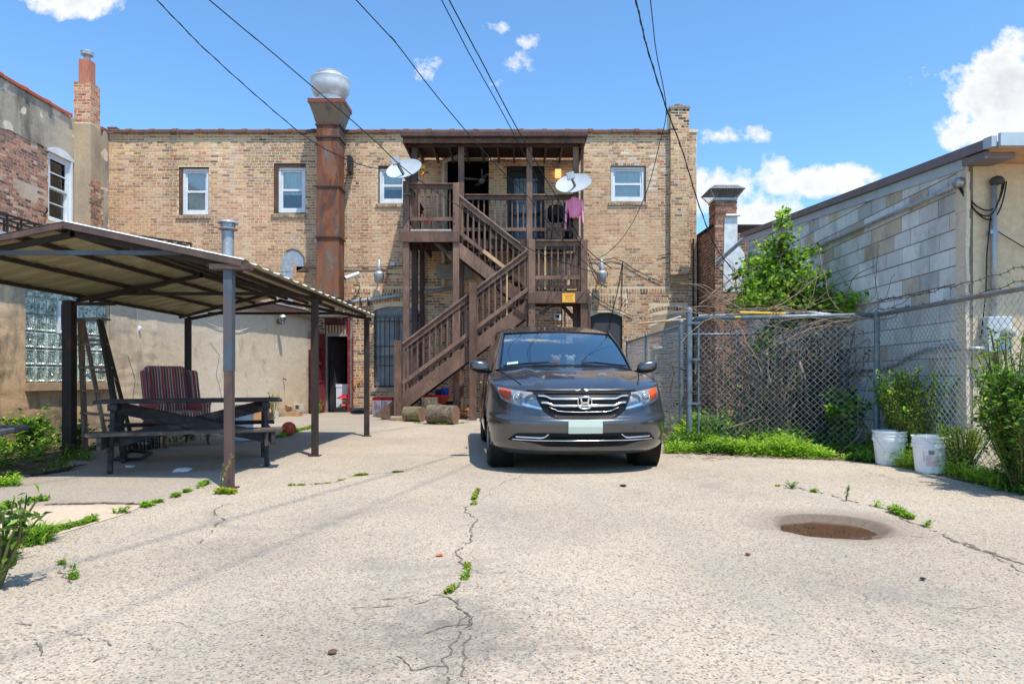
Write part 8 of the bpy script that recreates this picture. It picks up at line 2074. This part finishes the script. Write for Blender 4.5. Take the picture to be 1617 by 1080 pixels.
cover('dense low green weeds along the foot of the chain-link fence', [g_(1052, 716), g_(1100, 717), g_(1200, 722), g_(1330, 727), g_(1398, 733), (4.6, 8.6), (4.4, 9.0), (2.5, 9.95), (2.3, 10.2)], 2300, .16, .056, [GR, DK+GR, LM, GR, DK], 31, .05)
cover('weeds growing between and behind the two white buckets', [g_(1395, 733), g_(1440, 742), g_(1500, 752), g_(1560, 770), g_(1640, 790), (5.2, 5.2), (4.75, 7.4), (4.7, 8.8), (4.3, 8.7)], 1500, .24, .045, [GR, DK+GR, LM, GR+YL], 32, .1)
cover('broad pale green leafy plants just behind the chain-link gate', [(2.5, 10.1), (2.75, 11.4), (3.9, 11.2), (4.3, 9.6), (3.8, 9.35), (2.9, 9.75)], 330, .26, .20, [LM, LM+GR], 33, 0, leaves=8)
cover('green plants behind the fence at the back right', [(2.8, 11.5), (2.8, 14.5), (4.9, 14), (4.8, 9.5), (4.3, 10)], 500, .28, .09, [DK, GR], 34, .1)
cover('dark green weeds against the shed wall at the left edge', [g_(-40, 745), g_(50, 738), g_(70, 722), g_(100, 712), (-7.0, 10.2), (-7.3, 9.2), (-7.7, 8.0), (-8, 6.8)], 260, .30, .085, [DK+GR, GR], 35, .05, leaves=10)
cover('bright weeds round the left carport post foot', [g_(75, 748), g_(130, 735), g_(150, 722), g_(105, 720), g_(80, 735)], 90, .10, .04, [GR], 36, .2)
cover('weeds at the left edge beside the rumpled mat', [g_(-30, 770), g_(28, 768), g_(24, 752), g_(-30, 752)], 110, .12, .05, [GR, LM], 37, .2)
# dry grass litter along the bed edge
for i, (px, py, h_) in enumerate(((1130, 708, .34), (1215, 706, .42), (1282, 708, .36), (1322, 712, .48), (1350, 716, .40), (1385, 722, .34), (1180, 712, .26))):
    sprig(('tall leafy weed at the fence foot, straight above the car side of the bed', 'tall weed with narrow leaves before the middle of the fence panel', 'weed stalk standing below the thick dead branch', 'tallest weed near the right end of the fence panel', 'bushy weed stalk beside the corner fence post', 'weed stalk just left of the plain white bucket', 'short branching weed near the pale broad leaves')[i], G(px, py)+Vector((0, .25, 0)), h_, 120+i, GR+(YL if i % 2 else LM), 90, .045, .10, 5)
r = random.Random(44); mb = MB()
for i in range(170):
    q = G(r.uniform(1055, 1420), r.uniform(712, 727)); a = r.uniform(-.7, .7); L = r.uniform(.05, .28)
    mb.tube([q+Vector((0, 0, .01)), q+Vector((math.cos(a)*L*.5, math.sin(a)*L*.5, .03)), q+Vector((math.cos(a)*L, math.sin(a)*L, .008))], .0028, 3)
o = mb.build('dry_litter', M_TWIG, None); tag(o, 'dry straw and twigs along the edge of the weeds', 'litter', kind='stuff')
def arch_twig(label, pts, r_=.006):
    mb = MB(); mb.tube(pts, r_, 5); o = mb.build('dry_vine', M_TWIG, None, smooth=True); tag(o, label, 'vine'); origin_to(o, pts[0])
arch_twig('long dry vine stem curving up out of the weeds left of the buckets', [G(1240, 722)+Vector((0, 0, .02)), P(1290, 721, 8.5), P(1330, 712, 8.4), P(1355, 690, 8.3), P(1362, 676, 8.3)])
# shrubs
def shrub(name, label, base, h, spread, nstem, nleaf, lsz, pal_, seed, lean=Vector((0, 0, 0)), droop=.2, cat='shrub', minh=.1, lw=.5):
    r = random.Random(seed); t_ = thing(name, label, cat, base); ms_, ml = MB(), MB()
    for k in range(nstem):
        a = r.uniform(0, 6.28); rr_ = r.uniform(.25, 1); tip = base+Vector((math.cos(a)*spread*rr_, math.sin(a)*spread*rr_, h*(1.05-.45*rr_*r.random())))+lean*r.random()
        b0 = base+Vector((math.cos(a), math.sin(a), 0))*spread*.2*r.random(); m = b0.lerp(tip, .5)+Vector((0, 0, h*.18))+Vector((r.gauss(0, .05), r.gauss(0, .05), 0))
        f = lambda u: b0.lerp(m, u).lerp(m.lerp(tip, u), u)
        ms_.tube([f(i/7) for i in range(8)], [.009*(1-i/9)+.002 for i in range(8)], 4)
        for i in range(nleaf):
            u = r.uniform(minh, 1.0)**.8; q = f(u)+Vector((r.gauss(0, .05), r.gauss(0, .05), r.gauss(0, .05)))*spread*.8; d = rnd_dir(r, .1); d.z -= droop
            leaf(ml, q, d, rnd_dir(r, .5), lsz*r.uniform(.6, 1.3), lsz*lw, mul(r.choice(pal_), r.uniform(.7, 1.25)))
    ms_.build('stems', M_STEM, t_); ml.build('foliage', M_LEAF, t_); return t_
shrub('shrub', 'tall bright green shrub behind the fence just above the printed bucket', Vector((4.50, 7.75, 0)), 1.05, .50, 46, 60, .045, GR+LM, 51)
shrub('shrub', 'broad-leaved green shrub at the corner post of the fence left of the buckets', Vector((4.35, 9.15, 0)), .80, .35, 22, 26, .11, GR, 52, lw=.6)
shrub('shrub', 'dark green shrub behind the fence above the plain bucket', Vector((4.75, 8.5, 0)), .95, .42, 36, 60, .05, DK+GR, 53)
shrub('shrub', 'large dense green bush filling the right edge of the photo', Vector((4.42, 5.95, 0)), 1.02, .55, 120, 95, .052, GR+DK, 54, Vector((0, -.2, 0)))
shrub('shrub', 'thin airy shrub rising above the large bush at the right edge', Vector((4.62, 6.3, 0)), 1.42, .38, 36, 46, .045, GR+LM, 55)
shrub('shrub', 'yellowish low shrub just right of the printed bucket', Vector((4.52, 6.95, 0)), .48, .36, 30, 50, .035, YL+LM+GR, 56)
shrub('shrub', 'leafy green shrub cut off by the left edge of the photo', Vector((-2.50, 3.22, 0)), .42, .22, 16, 15, .055, GR+DK, 57)
shrub('shrub', 'nettle-like dark weed clump by the shed wall left of the post', Vector((-6.6, 9.15, 0)), .42, .32, 24, 34, .07, DK+GR, 58)
shrub('shrub', 'nettle-like weed between the left carport post and the ladder', Vector((-6.15, 9.5, 0)), .38, .25, 18, 26, .07, DK+GR, 59)
shrub('shrub', 'spindly green weed growing beside the concrete blocks', G(428, 663)+Vector((0, .1, 0)), .62, .12, 5, 16, .06, GR+LM, 60)
shrub('shrub', 'small leafy weed in the corner between the shed wall and the red door', G(495, 655)+Vector((0, .4, 0)), .36, .16, 10, 14, .07, GR, 61)
# climbing tree on the block wall
r = random.Random(71); tr = thing('tree', 'bright green young tree climbing in front of the concrete-block wall', 'tree', (3.95, 11.0, 0)); mt_, ml, mlb = MB(), MB(), MB()
def tp_(px, py, Y): return P(px, py, Y)
trunk = [Vector((3.95, 11.0, 0)), Vector((3.98, 10.95, .8)), tp_(1218, 520, 10.8), tp_(1222, 460, 10.7), tp_(1232, 400, 10.7), tp_(1236, 345, 10.7)]
mt_.tube(trunk, [.06, .05, .04, .03, .018, .006], 8)
clumps = [(1236, 338, 4, 8), (1234, 356, 8, 7), (1240, 374, 18, 8), (1212, 388, 12, 6), (1190, 412, 15, 8), (1276, 398, 13, 7), (1292, 440, 14, 8), (1172, 432, 12, 7), (1232, 394, 24, 10), (1245, 408, 33, 14), (1215, 420, 30, 14), (1258, 430, 26, 14), (1238, 445, 36, 18), (1200, 448, 28, 15), (1262, 462, 34, 14), (1185, 470, 22, 14), (1215, 478, 38, 16), (1250, 486, 44, 14), (1298, 480, 32, 15), (1330, 486, 24, 13), (1345, 474, 15, 9), (1285, 462, 24, 10), (1180, 450, 16, 9), (1168, 486, 14, 10), (1240, 515, 26, 12), (1205, 540, 14, 18), (1290, 510, 26, 10), (1318, 470, 18, 10)]
tot = sum(a*b for _, _, a, b in clumps)
for (px, py, ax, ay_) in clumps:
    Yc = 10.7+r.uniform(-.35, .25)-(.5 if px > 1290 else 0); c = tp_(px, py, Yc); base_ = min(trunk[2:], key=lambda q: (q-c).length+.6*max(0, q.z-c.z)); k = Yc/F
    m = base_.lerp(c, .5)+Vector((0, 0, .06)); mt_.tube([base_, m, c], [.014, .010, .004], 5)
    for i in range(int(3900*ax*ay_/tot)+22):
        a, b = r.uniform(0, 6.28), math.acos(r.uniform(-1, 1)); rr_ = r.random()**.55*r.choice((.8, 1, 1, 1.25, 1.5)); q = c+Vector((math.cos(a)*math.sin(b)*ax*k*rr_, math.sin(a)*math.sin(b)*.34*rr_, math.cos(b)*ay_*1.1*k*rr_))
        if q.x > 4.80+.037*(q.y-7.38)-.02: q.x = 4.80+.037*(q.y-7.38)-.04*r.random()-.03
        if i % 12 == 0: mt_.tube([c.lerp(q, .1), q], .003, 3)
        d = rnd_dir(r, .0); d.z -= .35; hue = noise.noise(q*2.2); pl_ = LM if hue > .12 else (GR if hue > -.2 else DK+GR)
        leaf(ml, q, d, rnd_dir(r, .4), .088*r.uniform(.5, 1.35), .066, mul(r.choice(pl_), r.uniform(.75, 1.25)), .15)
mt_.build('trunk', simple('grey brown trunk', srgb(110, 96, 80), srgb(80, 68, 56), 12, .9), tr); ml.build('crown', M_LEAF, tr)
# thicket of dead vines inside the fence
r = random.Random(81); mb = MB(); ml = MB()
BRN = [srgb(104, 84, 66), srgb(84, 66, 52), srgb(70, 58, 46), srgb(122, 100, 80)]
for i in range(360):
    px = r.gauss(1250, 50); px = min(1395, max(1110, px)); Y = r.uniform(9.7, 11.9); a = P(px, 595, Y); a.z = r.uniform(0, .3); H = r.uniform(.5, 1.85)
    p = a; pts = [p]; d = Vector((r.gauss(0, .25), r.gauss(0, .2), 1)).normalized()
    while p.z < H and len(pts) < 12:
        d = (d+Vector((r.gauss(0, .28), r.gauss(0, .2), r.gauss(.02, .15)))).normalized(); p = p+d*.17
        p.x = min(p.x, 4.75+.037*(p.y-7.38)); pts.append(p.copy())
    if r.random() < .35: pts += [p+Vector((r.gauss(0, .15), 0, -.12)), p+Vector((r.gauss(0, .3), 0, -.4))]
    mb.tube(pts, r.choice((.004, .006, .009, .012)), 4)
    for k in range(15):
        q = r.choice(pts)+Vector((r.gauss(0, .10), r.gauss(0, .10), r.gauss(0, .08))); q.z = max(q.z, .03)
        leaf(ml, q, rnd_dir(r, 0), rnd_dir(r, .2), .055*r.uniform(.5, 1.3), .03, mul(r.choice(BRN if r.random() < .55 else DK+GR), r.uniform(.55, 1.1)))
o = mb.build('vine_thicket', simple('dead vine stems', srgb(136, 116, 98), srgb(96, 80, 68), 3, .95, c3=srgb(176, 156, 136)), None); tag(o, 'dense tangle of dead brown vines behind the chain-link fence', 'vines', kind='stuff')
o = ml.build('dead_leaves', M_LEAF, None); tag(o, 'brown withered leaves clinging to the tangle of dead vines', 'leaves', kind='stuff')
mb = MB()
for i in range(70):
    px, py = r.uniform(1115, 1390), r.uniform(490, 520); Y = r.uniform(9.2, 10.2) if px < 1330 else r.uniform(8.7, 9.2); p = P(px, py, Y); pts = [p]; d = Vector((r.uniform(-1, 1), r.gauss(0, .2), r.uniform(-.2, .5))).normalized()
    for k in range(9): d = (d+Vector((r.gauss(0, .22), r.gauss(0, .1), r.gauss(-.05, .16)))).normalized(); p = p+d*.13; p.x = min(p.x, 4.7); pts.append(p.copy())
    mb.tube(pts, r.choice((.003, .004, .006)), 4)
for i in range(26):
    a = P(r.uniform(1100, 1160), r.uniform(470, 500), r.uniform(10.5, 13)); b = a+Vector((r.uniform(.3, 1.3), r.uniform(-.4, .2), r.uniform(-.4, .9))); mb.tube(sag(a, b, r.uniform(-.2, .12), 8), r.choice((.004, .007)), 4)
o = mb.build('twigs', M_TWIG, None); tag(o, 'pale dry twigs arching over the top rail of the fence', 'twigs', kind='stuff')
arch_twig('thick pale dead branch leaning up through the middle of the vine tangle', [G(1290, 702), P(1292, 668, 9.9), P(1275, 640, 9.9), P(1272, 600, 9.9), P(1262, 570, 9.9)], .022)
arch_twig('crooked dead branch standing just inside the gate among the pale leaves', [G(1165, 692), P(1166, 672, 10.2), P(1163, 648, 10.2), P(1170, 630, 10.2)], .016)
arch_twig('dead branch standing in the tangle between the two thicker ones', [G(1240, 698), P(1241, 665, 10.2), P(1244, 640, 10.2), P(1232, 620, 10.2)], .014)
arch_twig('long pale vine arching from the fence top down into the tangle', [P(1150, 522, 9.7), P(1200, 512, 9.7), P(1245, 520, 9.7), P(1272, 545, 9.75), P(1285, 580, 9.8), P(1295, 600, 9.8)], .008)
# ================= overhead wires =================
def owire(label, pxs, Ys, r_, attach=None, twist=False, name='overhead_wire'):
    n = len(pxs); pts = [P(px, py, Ys[0]+(Ys[1]-Ys[0])*(i/(n-1))**.9) for i, (px, py) in enumerate(pxs)]
    d = (pts[0]-pts[1]); d = d/abs(d.y); pre = [pts[0]+d*(pts[0].y+9)+Vector((0, 0, .8)), pts[0]+d*(pts[0].y+9)*.5+Vector((0, 0, .1))] if pts[0].y > 2 else []
    # smooth with Catmull-Rom
    P_ = pre+pts; out = []
    for i in range(len(P_)-1):
        p0, p1, p2, p3 = P_[max(i-1, 0)], P_[i], P_[i+1], P_[min(i+2, len(P_)-1)]
        for k in range(6):
            t = k/6; out.append(.5*((2*p1)+(p2-p0)*t+(2*p0-5*p1+4*p2-p3)*t*t+(3*p1-p0-3*p2+p3)*t**3))
    out.append(P_[-1]); t_ = thing(name, label, 'wire', P_[-1]); mb = MB(); mb.tube(out, r_, 6); mb.build('cable', M_CABLE, t_, smooth=True)
    if twist:
        m2 = MB(); fine = []
        for a, b in zip(out, out[1:]):
            k = max(1, int((b-a).length/.06)); fine += [a.lerp(b, i/k) for i in range(k)]
        m2.tube([p+Vector((math.cos(i*.8), 0, math.sin(i*.8)))*r_*1.1 for i, p in enumerate(fine)], r_*.7, 4); m2.build('strand', M_CABLE, t_)
owire('leftmost overhead wire, sagging to the left satellite dish', [(247, 0), (330, 84), (440, 182), (500, 228), (560, 257), (600, 267), (628, 263)], (10, 17.5), .008, twist=True)
owire('overhead wire crossing in front of the roof fan and the left dish', [(330, 0), (400, 58), (500, 143), (580, 212), (646, 273), (723, 325), (832, 391), (900, 418), (945, 432)], (10, 15.6), .009)
owire('overhead wire dropping from top centre across the porch roof corner', [(562, 0), (620, 62), (680, 140), (740, 212), (790, 268), (835, 312), (870, 356), (905, 398), (942, 430)], (10, 15.7), .009)
owire('left wire of the close pair running down across the porch front', [(697, 0), (745, 92), (790, 172), (826, 240), (858, 300), (900, 362), (930, 402), (948, 424)], (10, 17.0), .009)
owire('right wire of the close pair running down across the porch front', [(709, 0), (760, 96), (806, 184), (850, 262), (893, 335), (928, 394), (966, 424)], (10, 17.2), .011)
owire('thick twisted cable sweeping down to the small brick outbuilding', [(1004, 0), (1022, 76), (1052, 170), (1078, 240), (1104, 325), (1128, 385), (1148, 415), (1166, 436)], (9.5, 17.2), .011, twist=True)
owire('thin wire curving from top right back to the tan brick wall', [(1027, 0), (1036, 80), (1052, 172), (1042, 225), (1022, 300), (994, 360), (965, 395), (940, 410)], (9.5, 19.1), .008)
mb = MB(); mb.tube([P(1166, 436, 17.2), P(1158, 450, 17.3), P(1140, 430, 17.4), P(1130, 420, 17.5), P(1145, 412, 17.3), P(1166, 430, 17.2)], .010, 5); mb.tube(sag(P(1160, 425, 17.3), P(1166, 470, 17.5), .1), .010, 5); o = mb.build('cable_loop', M_CABLE, None, smooth=True); tag(o, 'loops of black cable hanging on the small outbuilding wall', 'cable'); origin_to(o, P(1150, 440, 17.4))
mb = MB(); mb.prism([P(1129, 415, 17.35), P(1178, 372, 16.4), P(1182, 375, 16.4), P(1134, 418, 17.35)], (.02, 0, .05)); o = mb.build('metal_strip', M_BLUEM, None); tag(o, 'bent pale metal strip hanging off the near end of the block wall roof', 'flashing'); origin_to(o, P(1150, 395, 17))
r = random.Random(5); mb = MB()
for i in range(40):
    a = r.uniform(0, 6.28); k = r.uniform(.2, .95); leaf(mb, Vector((HC.x+.30*k*math.cos(a), HC.y+.26*k*math.sin(a), -.027)), Vector((r.uniform(-1, 1), r.uniform(-1, 1), .05)), Vector((0, 0, 1)), r.uniform(.012, .035), .012, mul(r.choice(YL[2:]+BRN), r.uniform(.4, .8)))
o = mb.build('floating_debris', M_LEAF, None); tag(o, 'bits of dead leaf floating on the puddle water', 'debris', kind='stuff')
# small litter
for (px, py, w, m_, lab, nm) in ((205, 738, .05, M_PAPER, 'scrap of white paper on the shaded ground below the table', 'litter'), (288, 744, .10, M_PAPER, 'flat strip of white paper on the ground below the table', 'litter'), (694, 878, .02, M_ONION, 'orange leaf scrap on the pavement left of the central crack', 'leaf'), (525, 1032, .018, M_WOODB, 'small brown nut shell on the pavement at the bottom', 'nut'), (1181, 877, .016, M_REDP, 'small red-brown stone on the pavement below the puddle', 'stone'), (984, 768, .03, M_DARK, 'dark twig scrap on the pavement right of the minivan', 'twig'), (1457, 916, .015, M_DARK, 'small dark stone on the pavement at lower right', 'stone'), (206, 797, .03, M_WOODB, 'brown leaf on the edge of the smooth slab', 'leaf')):
    c = G(px, py); mb = MB(); crumple(mb, (c.x, c.y, .010), w, int(px) % 31, .28, 6); o = mb.build(nm, m_, None); tag(o, lab, nm); origin_to(o, c)
r = random.Random(91); mb = MB()
for i in range(1500):
    Y = 1.9+7.5*r.random()**1.6; x = r.uniform(-.78, .78)*Y; s = r.uniform(.0008, .0028)
    if (Vector((x, Y, 0))-HC).length < .6: continue
    mb.obox((x, Y, s*.5), (s*r.uniform(.8, 1.6), 0, 0), (0, s, 0), (0, 0, s*.6), mul(r.choice([srgb(120, 108, 98), srgb(180, 168, 154), srgb(90, 80, 74), srgb(206, 196, 184), srgb(170, 130, 104)]), r.uniform(.7, 1.1)))
o = mb.build('loose_gravel', M_BRICK, None); tag(o, 'loose grit scattered over the pavement', 'gravel', kind='stuff')
